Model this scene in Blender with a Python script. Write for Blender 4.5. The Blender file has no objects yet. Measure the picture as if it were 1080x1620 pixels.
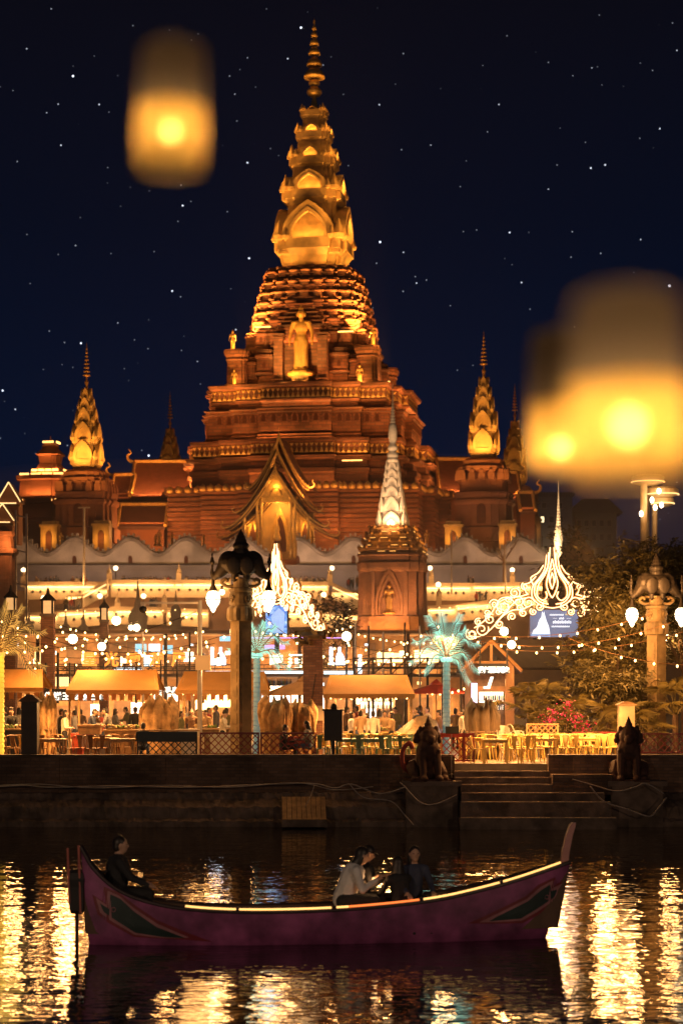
import bpy, math, random
from mathutils import Vector as V, Matrix
R = random.Random(11)
SC = bpy.context.scene
COL = SC.collection
PI = math.pi
F, CAMZ, HZ = 3000.0, 4.2, 1094.0        # focal length in photo pixels, eye height, horizon row
rad = math.radians
MARKET_GLOW = 0.0055
HAZE = 0.0001

# ---------------------------------------------------------------- camera
cam = bpy.data.cameras.new('camera'); camo = bpy.data.objects.new('camera', cam); COL.objects.link(camo)
camo.location = (0, 0, CAMZ); camo.rotation_euler = (PI/2, 0, 0)
cam.sensor_fit = 'HORIZONTAL'; cam.sensor_width = 24; cam.lens = 24*F/1080
cam.shift_y = (HZ-810)/1080; cam.clip_start = .1; cam.clip_end = 6000
cam.dof.use_dof = True; cam.dof.focus_distance = 62
cam.dof.aperture_fstop = (cam.lens/1000)/.046
SC.camera = camo
# ---------------------------------------------------------------- night sky
w = bpy.data.worlds.new('World'); SC.world = w; w.use_nodes = True
nt = w.node_tree; nt.nodes.clear()
def N(t, k, **kw):
    n = t.nodes.new(k)
    for a, b in kw.items(): setattr(n, a, b)
    return n
tc = N(nt, 'ShaderNodeTexCoord'); sx = N(nt, 'ShaderNodeSeparateXYZ'); nt.links.new(tc.outputs['Generated'], sx.inputs[0])
rp = N(nt, 'ShaderNodeValToRGB'); nt.links.new(sx.outputs[2], rp.inputs[0])
el = rp.color_ramp.elements
el[0].position = 0; el[0].color = (.0035, .0080, .0250, 1)
el[1].position = .36; el[1].color = (.0026, .0028, .0062, 1)
for p, c in ((.13, (.0012, .0052, .0200, 1)), (.24, (.0014, .0034, .0115, 1))):
    e = el.new(p); e.color = c
vo = N(nt, 'ShaderNodeTexVoronoi'); vo.inputs['Scale'].default_value = 150; vo.inputs['Randomness'].default_value = 1
nt.links.new(tc.outputs['Generated'], vo.inputs['Vector'])
def nm(op, a, b, c=None):
    n = N(nt, 'ShaderNodeMath', operation=op)
    for k, v in enumerate((a, b, c)):
        if v is None: continue
        if isinstance(v, (int, float)): n.inputs[k].default_value = v
        else: nt.links.new(v, n.inputs[k])
    return n
sc_ = N(nt, 'ShaderNodeSeparateColor'); nt.links.new(vo.outputs['Color'], sc_.inputs[0])
pw = nm('POWER', sc_.outputs[0], 6.0)                 # few bright stars, many faint ones
rs = nm('MULTIPLY_ADD', pw.outputs[0], .05, .052)    # bright ones look larger
df_ = nm('SUBTRACT', rs.outputs[0], vo.outputs['Distance'])
sh_ = nm('MULTIPLY', df_.outputs[0], 26.0); sh_.use_clamp = True
br_ = nm('MULTIPLY_ADD', pw.outputs[0], 2.4, .32)
mu = nm('MULTIPLY', sh_.outputs[0], br_.outputs[0])
vm = N(nt, 'ShaderNodeVectorMath', operation='SCALE'); vm.inputs[0].default_value = (1.15, 1.25, 1.45); nt.links.new(mu.outputs[0], vm.inputs[3])
va = N(nt, 'ShaderNodeVectorMath', operation='ADD'); nt.links.new(rp.outputs[0], va.inputs[0]); nt.links.new(vm.outputs[0], va.inputs[1])
bg = N(nt, 'ShaderNodeBackground'); bg.inputs[1].default_value = 1.0; nt.links.new(va.outputs[0], bg.inputs[0])
wo = N(nt, 'ShaderNodeOutputWorld'); nt.links.new(bg.outputs[0], wo.inputs[0])
# a very faint moon, high behind the camera
sl = bpy.data.lights.new('moon', 'SUN'); sl.energy = .006; sl.angle = rad(.5); sl.color = (.75, .85, 1)
so = bpy.data.objects.new('moon', sl); so.rotation_euler = (rad(40), 0, rad(-25)); COL.objects.link(so)
SC.view_settings.view_transform = 'Standard'; SC.view_settings.look = 'None'
SC.view_settings.exposure = 0; SC.view_settings.gamma = 1; SC.view_settings.use_curve_mapping = False
SC.render.engine = 'CYCLES'
cy = SC.cycles
cy.use_denoising = True
try: cy.denoiser = 'OPENIMAGEDENOISE'
except Exception: pass
cy.max_bounces = 6; cy.diffuse_bounces = 2; cy.glossy_bounces = 3; cy.transmission_bounces = 4; cy.transparent_max_bounces = 8
cy.sample_clamp_indirect = 4; cy.caustics_reflective = False; cy.caustics_refractive = False

# lamps of the promenade on the near bank, shining across the water
for x_ in (-17, 19):
    l_ = bpy.data.lights.new('bank_lamp', 'SPOT'); l_.energy = 4000; l_.color = (1, .66, .42); l_.spot_size = math.radians(80); l_.spot_blend = .5; l_.shadow_soft_size = .3
    o_ = bpy.data.objects.new('bank_lamp', l_); COL.objects.link(o_); o_.location = (x_, 6, 6.5); o_.rotation_euler = (V((0, 52, 1))-o_.location).to_track_quat('-Z', 'Y').to_euler()

# ---------------------------------------------------------------- helpers
def W(px, py, Y): return V(((px-540)*Y/F, Y, CAMZ+(HZ-py)*Y/F))
DECK = 1.9
def D(px, Y, z=DECK): return V(((px-540)*Y/F, Y, z))

MATS = {}
def mat(name, col, rough=.7, metal=0, var=.3, scale=3., bump=.0, bscale=30., brick=None, tiles=None, emit=None, estr=0, trans=0, sample=True, stain=0):
    if name in MATS: return MATS[name]
    m = bpy.data.materials.new(name); MATS[name] = m; m.use_nodes = True
    t = m.node_tree; b = t.nodes['Principled BSDF']
    b.inputs['Roughness'].default_value = rough; b.inputs['Metallic'].default_value = metal
    c4 = (*col, 1)
    co = N(t, 'ShaderNodeTexCoord')
    no = N(t, 'ShaderNodeTexNoise'); no.inputs['Scale'].default_value = scale; no.inputs['Detail'].default_value = 6
    t.links.new(co.outputs['Object'], no.inputs['Vector'])
    mr = N(t, 'ShaderNodeMapRange'); mr.inputs[1].default_value = .3; mr.inputs[2].default_value = .7
    mr.inputs[3].default_value = 1-var; mr.inputs[4].default_value = 1+var
    t.links.new(no.outputs[0], mr.inputs[0])
    sc = N(t, 'ShaderNodeVectorMath', operation='SCALE')
    src = None; h = None
    if brick:
        bw, bh, mort = brick
        sp = N(t, 'ShaderNodeSeparateXYZ'); t.links.new(co.outputs['Object'], sp.inputs[0])
        ad = N(t, 'ShaderNodeMath', operation='ADD'); t.links.new(sp.outputs[0], ad.inputs[0]); t.links.new(sp.outputs[1], ad.inputs[1])
        cb = N(t, 'ShaderNodeCombineXYZ'); t.links.new(ad.outputs[0], cb.inputs[0]); t.links.new(sp.outputs[2], cb.inputs[1])
        br = N(t, 'ShaderNodeTexBrick'); br.inputs['Scale'].default_value = 1
        br.inputs['Color1'].default_value = c4; br.inputs['Color2'].default_value = (col[0]*.62, col[1]*.58, col[2]*.55, 1)
        br.inputs['Mortar'].default_value = (col[0]*.45+.02, col[1]*.5+.02, col[2]*.6+.02, 1)
        br.inputs['Mortar Size'].default_value = mort; br.inputs['Brick Width'].default_value = bw; br.inputs['Row Height'].default_value = bh
        t.links.new(cb.outputs[0], br.inputs['Vector']); src = br.outputs[0]; h = br.outputs[1]
        t.links.new(src, sc.inputs[0])
    else:
        sc.inputs[0].default_value = col
    t.links.new(mr.outputs[0], sc.inputs[3])
    out = sc.outputs[0]
    if stain:
        n2 = N(t, 'ShaderNodeTexNoise'); n2.inputs['Scale'].default_value = scale*.35; n2.inputs['Detail'].default_value = 8
        t.links.new(co.outputs['Object'], n2.inputs['Vector'])
        m2 = N(t, 'ShaderNodeMapRange'); m2.inputs[1].default_value = .48; m2.inputs[2].default_value = .62; m2.inputs[3].default_value = 1; m2.inputs[4].default_value = 1-stain
        t.links.new(n2.outputs[0], m2.inputs[0])
        s2 = N(t, 'ShaderNodeVectorMath', operation='SCALE'); t.links.new(out, s2.inputs[0]); t.links.new(m2.outputs[0], s2.inputs[3]); out = s2.outputs[0]
    t.links.new(out, b.inputs['Base Color'])
    if bump or brick or tiles:
        bu = N(t, 'ShaderNodeBump'); bu.inputs['Strength'].default_value = bump or .6; bu.inputs['Distance'].default_value = .02
        if tiles:
            wv = N(t, 'ShaderNodeTexWave'); wv.inputs['Scale'].default_value = tiles; wv.bands_direction = 'X'
            t.links.new(co.outputs['Object'], wv.inputs['Vector']); t.links.new(wv.outputs[0], bu.inputs['Height']); bu.inputs['Distance'].default_value = .12
        elif brick:
            bu.inputs['Distance'].default_value = .02; bu.invert = True; t.links.new(h, bu.inputs['Height'])
        else:
            n3 = N(t, 'ShaderNodeTexNoise'); n3.inputs['Scale'].default_value = bscale; n3.inputs['Detail'].default_value = 4
            t.links.new(co.outputs['Object'], n3.inputs['Vector']); t.links.new(n3.outputs[0], bu.inputs['Height'])
        t.links.new(bu.outputs[0], b.inputs['Normal'])
    if emit:
        b.inputs['Emission Color'].default_value = (*emit, 1); b.inputs['Emission Strength'].default_value = estr
        if not sample:
            try: m.cycles.emission_sampling = 'NONE'
            except Exception: pass
    if trans:
        b.inputs['Transmission Weight'].default_value = trans
    return m

def redent(a, fac):
    q = []
    for i, (d, h) in enumerate(fac):
        if i: q.append((fac[i-1][1]*a, -d*a))
        q.append((h*a, -d*a))
    q2 = [(-y, -x) for x, y in reversed(q)]        # mirrored onto the right-hand side
    quarter = []
    for p in q+q2:
        if not quarter or (V(p)-V(quarter[-1])).length > 1e-6*a: quarter.append(p)
    pts = []
    for k in range(4):
        c, s = math.cos(k*PI/2), math.sin(k*PI/2)
        pts += [(x*c-y*s, x*s+y*c) for x, y in quarter]
    return pts

def ogee(wd, ht, n=11, flare=.0):
    """open pointed arch, from left foot over the tip to right foot"""
    L = []
    for i in range(n+1):
        t = i/n
        x = -wd/2*math.cos(t*PI/2)**.58*(1+.10*math.sin(PI*min(1, t*1.6))) if i < n else 0
        z = ht*(.80*math.sin(t*PI/2)**1.15 + .20*t**9)
        L.append((x, z))
    return L + [(-x, z) for x, z in reversed(L[:-1])]

def crom(pts, k=6, closed=False):
    pts = [V(p) for p in pts]; n = len(pts); out = []
    for i in range(n-1 if not closed else n):
        g = lambda j: pts[j % n] if closed else pts[max(0, min(n-1, j))]
        a, b, c, d = g(i-1), g(i), g(i+1), g(i+2)
        for s in range(k):
            t = s/k
            out.append(.5*((2*b)+(c-a)*t+(2*a-5*b+4*c-d)*t*t+(3*b-a-3*c+d)*t**3))
    if not closed: out.append(pts[-1])
    return out

class MB:
    def __init__(s, M=None): s.v = []; s.f = []; s.mi = []; s.m = 0; s.M = M or Matrix()
    def add(s, vs, fs):
        o = len(s.v); M = s.M
        s.v += [tuple(M @ V(p)) for p in vs]; s.f += [tuple(i+o for i in f) for f in fs]; s.mi += [s.m]*len(fs); return s
    def box(s, x0, x1, y0, y1, z0, z1):
        vs = [(x, y, z) for z in (z0, z1) for y in (y0, y1) for x in (x0, x1)]
        return s.add(vs, [(0, 2, 3, 1), (4, 5, 7, 6), (0, 1, 5, 4), (2, 6, 7, 3), (0, 4, 6, 2), (1, 3, 7, 5)])
    def cb(s, c, d, rz=0, rx=0, ry=0):
        M0 = s.M; s.M = M0 @ Matrix.Translation(c) @ Matrix.Rotation(rz, 4, 'Z') @ Matrix.Rotation(ry, 4, 'Y') @ Matrix.Rotation(rx, 4, 'X')
        s.box(-d[0]/2, d[0]/2, -d[1]/2, d[1]/2, -d[2]/2, d[2]/2); s.M = M0; return s
    def loft(s, rings, cap=True):
        n = len(rings[0]); vs = [p for r in rings for p in r]; fs = []
        for i in range(len(rings)-1):
            for j in range(n):
                k = (j+1) % n; fs.append((i*n+j, i*n+k, (i+1)*n+k, (i+1)*n+j))
        if cap: fs.append(tuple(range(n-1, -1, -1))); fs.append(tuple((len(rings)-1)*n+j for j in range(n)))
        return s.add(vs, fs)
    def plan(s, fac, prof, c=(0, 0)): return s.loft([[(x+c[0], y+c[1], z) for x, y in redent(max(a, .01), fac)] for z, a in prof])
    def lathe(s, prof, n=12, c=(0, 0, 0), star=0, k=0, sx=1, sy=1):
        rs = []
        for r, z in prof:
            ring = []
            for j in range(n):
                t = 2*PI*j/n; q = r*(1+star*math.cos(k*t)) if star else r
                ring.append((c[0]+q*math.cos(t)*sx, c[1]+q*math.sin(t)*sy, c[2]+z))
            rs.append(ring)
        return s.loft(rs)
    def tube(s, pts, r, n=6, flat=1):
        pts = [V(p) for p in pts]; rs = []; up = None
        for i, p in enumerate(pts):
            t = (pts[min(i+1, len(pts)-1)]-pts[max(i-1, 0)])
            if t.length < 1e-9: t = V((0, 0, 1))
            t.normalize()
            if up is None: up = V((0, 1, 0)) if abs(t.y) < .9 else V((1, 0, 0))
            a = t.cross(up)
            if a.length < 1e-6: a = t.orthogonal()
            a.normalize(); b = a.cross(t).normalized(); up = b
            q = r[i] if isinstance(r, (list, tuple)) else r
            rs.append([p+a*(q*math.cos(2*PI*j/n))+b*(q*flat*math.sin(2*PI*j/n)) for j in range(n)])
        return s.loft(rs)
    def prism(s, poly, y0, y1):
        n = len(poly); vs = [(x, y0, z) for x, z in poly]+[(x, y1, z) for x, z in poly]
        fs = [tuple(range(n)), tuple(range(2*n-1, n-1, -1))]+[(j, j+n, (j+1) % n+n, (j+1) % n) for j in range(n)]
        return s.add(vs, fs)
    def band(s, A, B, y0, y1):
        n = len(A); vs = [(x, y0, z) for x, z in A]+[(x, y0, z) for x, z in B]+[(x, y1, z) for x, z in A]+[(x, y1, z) for x, z in B]
        fs = []
        for j in range(n-1):
            fs += [(j, j+1, n+j+1, n+j), (2*n+j, 3*n+j, 3*n+j+1, 2*n+j+1), (j, 2*n+j, 2*n+j+1, j+1), (n+j, n+j+1, 3*n+j+1, 3*n+j)]
        fs += [(0, n, 3*n, 2*n), (n-1, 3*n-1, 4*n-1, 2*n-1)]
        return s.add(vs, fs)
    def ell(s, c, r, n=10, m=7, M=None):
        c = V(c); rs = []
        for i in range(m+1):
            t = PI*(i+.02)/(m+.04); rs.append([V((r[0]*math.sin(t)*math.cos(2*PI*j/n), r[1]*math.sin(t)*math.sin(2*PI*j/n), -r[2]*math.cos(t))) for j in range(n)])
        if M: rs = [[M @ p for p in q] for q in rs]
        return s.loft([[c+p for p in q] for q in rs])
    def cap(s, p0, r0, p1, r1, n=8):
        p0, p1 = V(p0), V(p1); t = p1-p0; L = max(t.length, 1e-5); t = t/L
        a = t.orthogonal().normalized(); b = t.cross(a); rs = []
        for d, q in ((-.95*r0, .3*r0), (-.6*r0, .8*r0), (0, r0), (L*.5, (r0+r1)/2), (L, r1), (L+.6*r1, .8*r1), (L+.95*r1, .3*r1)):
            rs.append([p0+t*d+a*(q*math.cos(2*PI*j/n))+b*(q*math.sin(2*PI*j/n)) for j in range(n)])
        return s.loft(rs)
    def quad(s, a, b, c, d): return s.add([a, b, c, d], [(0, 1, 2, 3)])
    def mesh(s, name, mats, smooth=False):
        me = bpy.data.meshes.new(name); me.from_pydata(s.v, [], s.f)
        for m in (mats if isinstance(mats, (list, tuple)) else [mats]): me.materials.append(m)
        if any(s.mi): me.polygons.foreach_set('material_index', s.mi)
        if smooth: me.polygons.foreach_set('use_smooth', [True]*len(me.polygons))
        me.update(); return me
    def build(s, name, mats, parent=None, smooth=False, loc=(0, 0, 0), rz=0, kind=None):
        return link(name, s.mesh(name, mats, smooth), parent, loc, rz, kind)

def link(name, me, parent=None, loc=(0, 0, 0), rz=0, kind=None):
    o = bpy.data.objects.new(name, me); COL.objects.link(o); o.parent = parent; o.location = loc; o.rotation_euler = (0, 0, rz)
    if kind: o['kind'] = kind
    return o
def tag(o, label, cat, group=None):
    o['label'] = label; o['category'] = cat
    if group: o['group'] = group
    return o
def thing(name, label, cat, loc=(0, 0, 0), rz=0, group=None):
    o = bpy.data.objects.new(name, None); o.empty_display_size = .2; COL.objects.link(o); o.location = loc; o.rotation_euler = (0, 0, rz)
    return tag(o, label, cat, group)
def dup(o, loc, rz=0, label=None, group=None, sc=None):
    r = o.copy(); COL.objects.link(r); r.location = loc; r.rotation_euler = (0, 0, rz)
    if sc: r.scale = (sc, sc, sc) if not isinstance(sc, tuple) else sc
    if label: r['label'] = label
    if group: r['group'] = group
    for ch in list(o.children):
        c = ch.copy(); COL.objects.link(c); c.parent = r
        for g in list(ch.children):
            d = g.copy(); COL.objects.link(d); d.parent = c
    return r
def struct(mb, name, mats, smooth=False):
    o = mb.build(name, mats, None, smooth); o['kind'] = 'structure'; return o
def evaluated(o):
    dg = bpy.context.evaluated_depsgraph_get(); me = bpy.data.meshes.new_from_object(o.evaluated_get(dg)); return me
def remesh(mb, vox, it=4, smooth=True):
    o = mb.build('tmp', []); m = o.modifiers.new('r', 'REMESH'); m.mode = 'VOXEL'; m.voxel_size = vox
    if it: k = o.modifiers.new('s', 'SMOOTH'); k.factor = .5; k.iterations = it
    me = evaluated(o); old = o.data; bpy.data.objects.remove(o); bpy.data.meshes.remove(old)
    if smooth: me.polygons.foreach_set('use_smooth', [True]*len(me.polygons))
    return me
def text(body, size, ext, m, bold=0):
    cu = bpy.data.curves.new('t', 'FONT'); cu.body = body; cu.size = size; cu.extrude = ext; cu.align_x = 'CENTER'; cu.offset = bold; cu.resolution_u = 2
    o = bpy.data.objects.new('t', cu); COL.objects.link(o)
    me = evaluated(o); bpy.data.objects.remove(o); bpy.data.curves.remove(cu)
    me.transform(Matrix.Rotation(PI/2, 4, 'X')); me.materials.clear(); me.materials.append(m); return me

def light(kind, loc, energy, col, parent=None, rot=None, aim=None, size=None, sizey=None, spot=None, blend=.4, radius=.1, spread=None):
    l = bpy.data.lights.new('lamp', kind); l.energy = energy; l.color = col
    if kind == 'AREA':
        l.shape = 'RECTANGLE'; l.size = size; l.size_y = sizey or size
        if spread: l.spread = spread
    else: l.shadow_soft_size = max(radius, .3, min(1.0, (energy/200)**.5) if loc[1] < 120 and parent is None else 0) if kind == 'POINT' and energy > 25 else radius
    if kind == 'SPOT': l.spot_size = spot; l.spot_blend = blend
    o = bpy.data.objects.new('lamp', l); COL.objects.link(o); o.parent = parent; o.location = loc
    if aim is not None: o.rotation_euler = (V(aim)-V(loc)).to_track_quat('-Z', 'Y').to_euler()
    elif rot is not None: o.rotation_euler = rot
    return o
AMB = (1, .37, .09)          # warm flood lamps
GOLD = (1, .43, .075)
WARM = (1, .46, .135)

# ---------------------------------------------------------------- materials
terra = mat('terracotta', (.36, .145, .068), .85, var=.42, scale=.30, brick=(1.1, .42, .06), stain=.5)
terrad = mat('terracotta_dark', (.30, .12, .06), .85, var=.3, scale=.4, stain=.3)
goldst = mat('gold_plaster', (.62, .40, .15), .6, var=.3, scale=.7, bump=.3, bscale=6, stain=.4)
goldm = mat('gilding', (.72, .46, .14), .38, .35, var=.25, scale=3)
darkgold = mat('old_gilding', (.40, .22, .07), .45, .5, var=.3, scale=2)
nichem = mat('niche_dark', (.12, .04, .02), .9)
led = mat('amber_led_strip', (.8, .5, .2), .5, emit=(1, .50, .12), estr=3.2, sample=False)
ledw = mat('warm_led_strip', (.8, .6, .3), .5, emit=(1, .62, .24), estr=2.3, sample=False)
roofm = mat('red_roof_tiles', (.26, .10, .06), .6, var=.25, scale=1.5, tiles=2.2)
roofd = mat('dark_roof_tiles', (.12, .055, .04), .6, var=.25, scale=1.5, tiles=2.2)
white = mat('white_plaster', (.62, .56, .50), .8, var=.2, scale=.6, stain=.45)
greyp = mat('grey_plaster', (.26, .24, .24), .8, var=.2, scale=.5, stain=.3)
cream = mat('cream_plaster', (.70, .55, .38), .75, var=.12, scale=.7, stain=.18)
brickm = mat('red_brick', (.34, .15, .085), .85, var=.25, scale=1.2, brick=(.24, .085, .012), stain=.25)
brickq = mat('quay_brick', (.27, .16, .10), .85, var=.3, scale=1.2, brick=(.30, .10, .012), stain=.5)
stone = mat('dark_stone', (.20, .14, .10), .8, var=.35, scale=3, bump=.6, bscale=14, stain=.5)
concrete = mat('paving', (.30, .24, .17), .7, var=.25, scale=2, bump=.3, bscale=20, stain=.3)
metald = mat('dark_metal', (.035, .03, .028), .45, .6, var=.2)
metalw = mat('pale_metal', (.55, .48, .40), .4, .3, var=.15)
black = mat('black_plastic', (.018, .016, .015), .5, var=.3)
wood = mat('brown_wood', (.27, .15, .07), .6, var=.35, scale=5, bump=.2)
woodl = mat('honey_wood', (.50, .30, .12), .5, var=.3, scale=5, bump=.2)
canvas = mat('canopy_canvas', (.54, .26, .07), .8, var=.12, scale=1.5, bump=.15, bscale=12, stain=.12)
# ================================================================ GROUND, WATER, QUAY
m = bpy.data.materials.new('river_water'); m.use_nodes = True; t = m.node_tree; b = t.nodes['Principled BSDF']
b.inputs['Base Color'].default_value = (.012, .008, .006, 1); b.inputs['Roughness'].default_value = .03; b.inputs['IOR'].default_value = 1.33
co = N(t, 'ShaderNodeTexCoord'); hs = []
for sc, dist, stre in (((1.5, 2.8, 1), 2.1, .0), ((1, 1.8, 1), .6, .0)):
    mp = N(t, 'ShaderNodeMapping'); mp.inputs['Scale'].default_value = sc; t.links.new(co.outputs['Object'], mp.inputs[0])
    no = N(t, 'ShaderNodeTexNoise'); no.inputs['Scale'].default_value = dist; no.inputs['Detail'].default_value = 1.2; no.inputs['Roughness'].default_value = .45
    t.links.new(mp.outputs[0], no.inputs['Vector']); hs.append(no.outputs[0])
ma = N(t, 'ShaderNodeMath', operation='MULTIPLY_ADD'); ma.inputs[1].default_value = 2.2; t.links.new(hs[1], ma.inputs[0]); t.links.new(hs[0], ma.inputs[2])
bu = N(t, 'ShaderNodeBump'); bu.inputs['Strength'].default_value = 1; bu.inputs['Distance'].default_value = .0105
t.links.new(ma.outputs[0], bu.inputs['Height']); t.links.new(bu.outputs[0], b.inputs['Normal'])
water = m
struct(MB().add([(-200, -60, 0), (200, -60, 0), (200, 60.2, 0), (-200, 60.2, 0)], [(0, 1, 2, 3)]), 'water', water)
struct(MB().box(-400, 400, 60.2, 3000, -1, DECK), 'ground', concrete)

QY = 60.0
def X(px, Y=QY): return (px-540)*Y/F
# upper brick parapet of the quay, either side of the steps
qs = struct(MB().box(X(-400), X(716), QY-.25, QY+.2, .9, 2.14).box(X(866), X(1500), QY-.25, QY+.2, .9, 2.14), 'quay_wall', brickq)
MB().box(X(-400), X(716), QY-.29, QY+.24, 2.14, 2.20).box(X(866), X(1500), QY-.29, QY+.24, 2.14, 2.20).build('coping', stone, qs)
lo = MB()
for x0, x1 in ((-400, 716), (958, 1500)):      # uneven stone footing in front of the wall
    n = int((x1-x0)/6); top = []; rows = []
    prof = [(-.25, 1.02), (-.42, 1.0), (-.50, .82), (-.75, .72), (-1.0, .60), (-1.05, .25), (-1.25, .16), (-1.3, -.3)]
    for i in range(n+1):
        x = X(x0+(x1-x0)*i/n)
        rows.append([(x, QY+y+R.uniform(-.05, .05), z+R.uniform(-.035, .035)) for y, z in prof])
    k = len(prof); vs = [p for r in rows for p in r]
    lo.add(vs, [(i*k+j, i*k+j+1, (i+1)*k+j+1, (i+1)*k+j) for i in range(n) for j in range(k-1)])
lo.build('footing', stone, qs)
for i in range(7):                              # pilasters and stains breaking the long wall
    px = (78, 245, 395, 492, 600, 700, 905)[i]
    MB().box(X(px), X(px+18), QY-.31, QY-.24, .95, 2.13).build('buttress', brickq, qs)
st = MB(); steps = thing('stone_steps', 'wide stone steps leading down from the cafe terrace to the river', 'steps', (X(838), QY-.5, 0))
tops = [(716, 866, 1.68, 0), (716, 886, 1.50, .35), (724, 906, 1.30, .70), (724, 944, 1.06, 1.05), (722, 952, .80, 1.4), (720, 958, .34, 1.75)]
edge = mat('lit_step_edge', (.50, .36, .22), .7, var=.35, scale=6)  # market light catching the step edges is put into this paler colour
for x0, x1, z, f in tops:
    cx = X(838)
    MB().box(X(x0)-cx, X(x1)-cx, -f-.35+.5-.3, .5+.3-f, -.4 if z < .5 else z-.5, z).build('step', stone, steps)
    MB().box(X(x0)-cx+.02, X(x1)-cx-.02, -f-.17, -f-.02, z+.001, z+.028).build('step_edge', edge, steps)
MB().box(X(866)-X(838), X(958)-X(838), -.9, .26, 1.0, 1.62).build('cheek_wall', brickq, steps)
for px, w_ in ((680, 42), (997, 40)):           # piers that carry the two guardian lions
    p = thing('lion_plinth', 'stone plinth under the guardian lion '+('left' if px < 800 else 'right')+' of the river steps', 'plinth', (X(px), QY-.75, 0))
    MB().box(-.80, .80, -.6, .5, -.5, 1.26).build('pier', stone, p); MB().box(-.92, .92, -.72, .56, 1.26, 1.42).build('slab', stone, p)
# hoses and cables along the wall
hose = mat('pale_hose', (.42, .36, .30), .6)
def cable(pts, r, label, name='hose', m=hose):
    tag(MB().tube(crom([W(*p) for p in pts], 6), r, 5).build(name, m, None, True), label, name)
cable([(-20, 1246, 58.9), (40, 1243, 58.9), (80, 1246, 58.9), (180, 1244, 58.9), (300, 1246, 58.9), (430, 1241, 58.9), (495, 1240, 58.9), (530, 1247, 58.9), (556, 1241, 58.9), (600, 1256, 58.9), (640, 1246, 58.4)], .022, 'pale hose pair running along the quay wall above the water')
cable([(-20, 1244, 58.85), (60, 1241, 58.85), (150, 1247, 58.85), (260, 1243, 58.85), (360, 1246, 58.85), (470, 1239, 58.85), (530, 1250, 58.8), (590, 1245, 58.8)], .016, 'thin pale cable sagging beside the longer hose on the quay wall', 'cable')
cable([(552, 1240, 58.6), (575, 1262, 58.4), (618, 1268, 58.3), (640, 1290, 58.2), (654, 1306, 58.1)], .018, 'pale cable dropping in a zigzag to the water left of the lion', 'cable')
cable([(632, 1238, 58.2), (640, 1245, 58.2), (665, 1270, 58.1), (690, 1272, 58.1), (722, 1258, 58.1)], .018, 'hose looped around the plinth under the lion by the steps')
cable([(905, 1233, 58.5), (940, 1243, 58.3), (975, 1252, 58.1), (1005, 1245, 58.1), (1022, 1240, 58.1), (1050, 1256, 58.1)], .018, 'pale hose looping around the right-hand lion plinth')
cable([(933, 1244, 58.2), (955, 1268, 58.0), (990, 1280, 57.8), (1026, 1292, 57.6), (1040, 1280, 57.8), (1054, 1262, 58.0)], .022, 'thick pale hose hanging in a triangle near the water at the steps')
cable([(497, 1243, 58.8), (490, 1262, 58.5), (478, 1285, 58.3), (468, 1300, 58.2), (474, 1309, 58.1)], .012, 'thin rope tied to the small floating raft', 'rope')
rf = thing('small_raft', 'small wooden slatted raft tied at the foot of the quay wall', 'raft', W(482, 1302, 58.1), rad(3))
for i in range(9):
    MB().cb((-.62+i*.15, .25, .42), (.135, 1.05, .05), 0, rad(38)).build('slat', woodl, rf)
MB().box(-.7, .68, -.2, .75, -.12, .1).build('hull', stone, rf)

# ================================================================ HILL, TERRACES
hill = MB(); 
hill.box(-60, 75, 190.6, 200, 0, 11.3).box(-60, 75, 204.8, 226, 0, 15.1).box(-90, 90, 226, 330, 0, 17.0)
struct(hill, 'hillside', mat('brown_earth', (.24, .14, .08), .9, var=.4, scale=.6, stain=.4))
def spanx(px, Y): return (px-540)*Y/F
diam = mat('dark_hole', (.02, .012, .01), .9)
def parapet(pts, Y, hpx, label, ledrow=True, under=None):
    """cream balustrade wall running through pixel points (px, py = foot of the LED line) at depth Y"""
    s = Y/F; root = thing('terrace_parapet', label, 'parapet', W(pts[0][0], pts[0][1], Y))
    o = root.location
    body = MB(); cop = MB(); 
    for (x0, y0), (x1, y1) in zip(pts, pts[1:]):
        a, b_ = W(x0, y0, Y)-o, W(x1, y1, Y)-o
        for mb, zl, zh, dep in ((body, -hpx*s*.72, hpx*s*.26, .3), (cop, hpx*s*.26, hpx*s*.36, .42)):
            vs = [(p.x, d, p.z+z) for p in (a, b_) for d in (-dep, dep) for z in (zl, zh)]
            mb.add(vs, [(0, 1, 5, 4), (2, 6, 7, 3), (0, 4, 6, 2), (1, 3, 7, 5), (0, 2, 3, 1), (4, 5, 7, 6)])
        if ledrow:
            l = MB(); e = (b_-a)*.03
            l.tube([a+e+V((0, -.36, .06)), b_-e+V((0, -.36, .06))], .075, 6).build('light_strip', ledw, root)
            mid = (a+b_)/2; L = (b_-a).length
            light('AREA', mid+V((0, -.55, .05)), 15*L, (1, .58, .22), root, rot=(rad(50), 0, 0), size=L*.95, sizey=.15)
        n = max(2, int(abs(x1-x0)/12))
        for i in range(1, n):
            p = a+(b_-a)*(i/n)+V((0, -.31, -hpx*s*.24))
            MB().cb(p, (.26, .06, .26), 0, 0, PI/4).build('diamond_hole', diam, root)
    body.build('wall_body', cream, root); cop.build('coping', cream, root)
    return root
globe = mat('globe_lamp', (.9, .8, .6), .3, emit=(1, .72, .40), estr=5, sample=False)
def finial_post():
    t = thing('parapet_finial', 'x', 'finial', group='small stupa finials on the terrace parapets')
    MB().box(-.55, .55, -.5, .5, -1.6, .9).build('post', cream, t)
    MB().lathe([(.62, .9), (.62, 1.05), (.5, 1.1), (.55, 1.4), (.42, 1.9), (.2, 2.2), (.24, 2.35), (.1, 2.7), (.03, 3.5)], 10).build('spire', cream, t, True)
    return t
FP = finial_post(); used = [0]
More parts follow.
